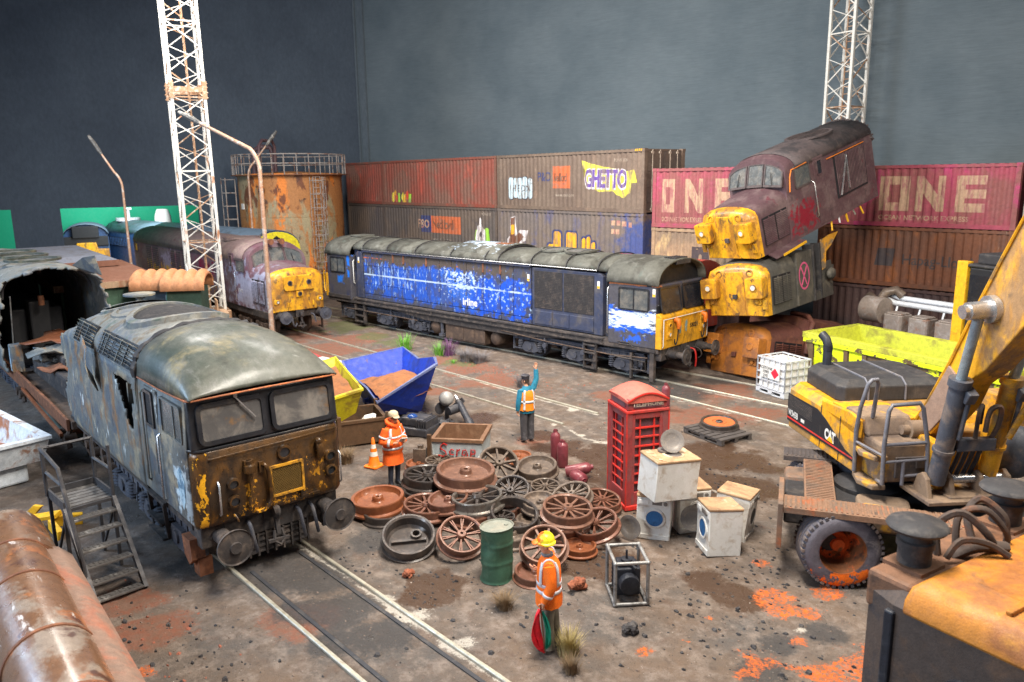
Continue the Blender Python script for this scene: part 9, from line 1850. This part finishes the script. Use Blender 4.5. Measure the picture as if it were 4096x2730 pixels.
mb=MB(); mb.lathe([(.084,-.04),(.09,0),(.084,.03)],16,Vector(J['head'])-f*.012,a0=math.atan2(f.y,f.x)+1.2,a1=math.atan2(f.y,f.x)+5.1); mb.build('hair',wmat('dark hair',C(60,48,42),(),.7,0,.2),p2,60)
# 3 --- man with flags
p3=thing('person',(15.58,-14.02,0),R(222),'man in bright orange jacket and yellow hard hat holding red and green flags','person')
J=dict(hip=(0,0,.86),chest=(.0,0,1.22),neck=(.02,0,1.42),head=(.05,0,1.55),face=(1,.0,-.05),shL=(.0,.18,1.32),elL=(-.03,.25,1.06),wrL=(.06,.24,.83),haL=(.1,.24,.72),thL=(.8,-.3,.1),shR=(0,-.18,1.33),elR=(-.06,-.27,1.08),wrR=(.12,-.22,1.06),haR=(.23,-.2,1.09),thR=(.2,.3,.9),cuL=1.1,cuR=.8,hpL=(0,.085,.82),knL=(.03,.09,.46),anL=(.0,.09,.08),heL=(-.05,.09,.03),toL=(.16,.11,.03),hpR=(0,-.085,.82),knR=(-.05,-.10,.46),anR=(-.08,-.10,.08),heR=(-.13,-.1,.03),toR=(.08,-.13,.03))
body(p3,J,OLV,BOOT,OR2)
rg3=[(0,0,.70,.185,.225),(0,0,.80,.185,.222),(0,0,.95,.165,.2),(0,0,1.15,.165,.205),(0,0,1.28,.15,.195),(.01,0,1.36,.10,.14),(.02,0,1.40,.08,.09)]
sl3=[([J['sh'+s_],lerp(J['sh'+s_],J['el'+s_],.5),J['el'+s_],lerp(J['el'+s_],J['wr'+s_],.5),J['wr'+s_]],[.085,.08,.075,.07,.06]) for s_ in 'LR']
jk3=garment(p3,'jacket',rg3,sl3,OR2)
hband(jk3,rg3,.90,.945,REF,.006); hband(jk3,rg3,1.0,1.045,REF,.006)
for a in(48,-48,135,-135): vband(jk3,rg3,a,1.02,1.34,8,REF)
for pts,rad in sl3: sband(jk3,pts,rad,.74,.82,REF)
for s_,sg_ in(('L',1),('R',-1)):
    mb=MB(); c=Vector(J['sh'+s_]); mb.tube([c+Vector((.085*math.cos(t),sg_*.01,.10*math.sin(t)-.0)) for t in [PI*k/8 for k in range(9)]],[.014]*9,5); mb.build('shoulder_tape',REF,jk3,50)
for s_ in 'LR':
    mb=MB(); mb.tube([J['hp'+s_],J['kn'+s_],(J['an'+s_][0],J['an'+s_][1],.06)],[.105,.09,.088],12); mb.build('trouser_leg',OLV,p3,60)
HAT=wmat('yellow hard hat with orange marks',C(226,214,44),[(C(226,110,36),5,.60,.64,None,1.)],.45,0,.1); c=Vector(J['head'])+Vector((-.01,0,.035))
mb=MB(); mb.lathe([(.135,-.01),(.132,.01),(.112,.02),(.108,.06),(.085,.105),(.05,.125),(.001,.132)],24,c); mb.tube([c+Vector((.11*math.cos(t),0,.128*math.sin(t)+.012)) for t in[PI*k/8 for k in range(9)]],[.018]*9,6); hh_=mb.build('hard_hat',HAT,p3,50)
mb=MB(); mb.loft([[c+Vector((.10,.08*math.sin(a),.015)) for a in(-1.3,-.6,0,.6,1.3)],[c+Vector((.13+.06*math.cos(a),.085*math.sin(a),-.012)) for a in(-1.3,-.6,0,.6,1.3)]],False); solid(mb.build('peak',wmat('orange peak',C(226,116,40),[(C(230,180,40),7,.55,.65,None,.8)],.5),hh_,50,fixn=False),.012,0)
mb=MB(); mb.lathe([(.07,0),(.085,.03),(.075,.05)],16,(.02,0,1.38)); mb.build('grey_collar',wmat('grey scarf',C(120,126,130),[(C(160,164,168),9,.5,.7,None,.6)],.8,0,.3),p3,60)
def flag(name,pts,mat,label,seed):
    mb=MB(); rows=[]
    for i in range(9):
        t=i/8; a=Vector(pts[0]).lerp(Vector(pts[1]),t) if False else None
        w0=Vector(pts[0]).lerp(Vector(pts[2]),t); w_=math.sin(PI*min(1,t*1.0))**.8; ext=(Vector(pts[1])-Vector(pts[0]).lerp(Vector(pts[2]),.4))
        rows.append([w0+ext*w_*k/5+Vector((.018*math.sin(k*2+i*.6+seed),.018*math.cos(k*2.2+i*.4+seed),0)) for k in range(6)])
    mb.loft(rows,False); o=mb.build(name,mat,None,60,fixn=False); solid(o,.008,0); o.matrix_world=Matrix.Translation(p3.location)@Matrix.Rotation(R(222),4,'Z'); return tag(o,label,'flag')
flag('red_flag',((.13,.26,.74),(.25,.29,.45),(.07,.27,.10)),wmat('red flag cloth',C(216,26,40),[(C(180,20,36),4,.5,.7,None,.5)],.7),'folded red flag hanging from the hand of the man in the hard hat',0)
flag('green_flag',((.09,.25,.70),(-.03,.29,.42),(.04,.27,.16)),wmat('green flag cloth',C(20,140,112),[(C(16,110,90),4,.5,.7,None,.5)],.7),'folded green flag hanging beside the red one',2)
mb=MB(); mb.cyl((.12,.25,.80),(.06,.27,.12),.012,n=6); o=mb.build('flag_stick',M['rust'],None); o.matrix_world=Matrix.Translation(p3.location)@Matrix.Rotation(R(222),4,'Z'); tag(o,'thin stick of the folded flags in the hand of the man in the hard hat','stick')
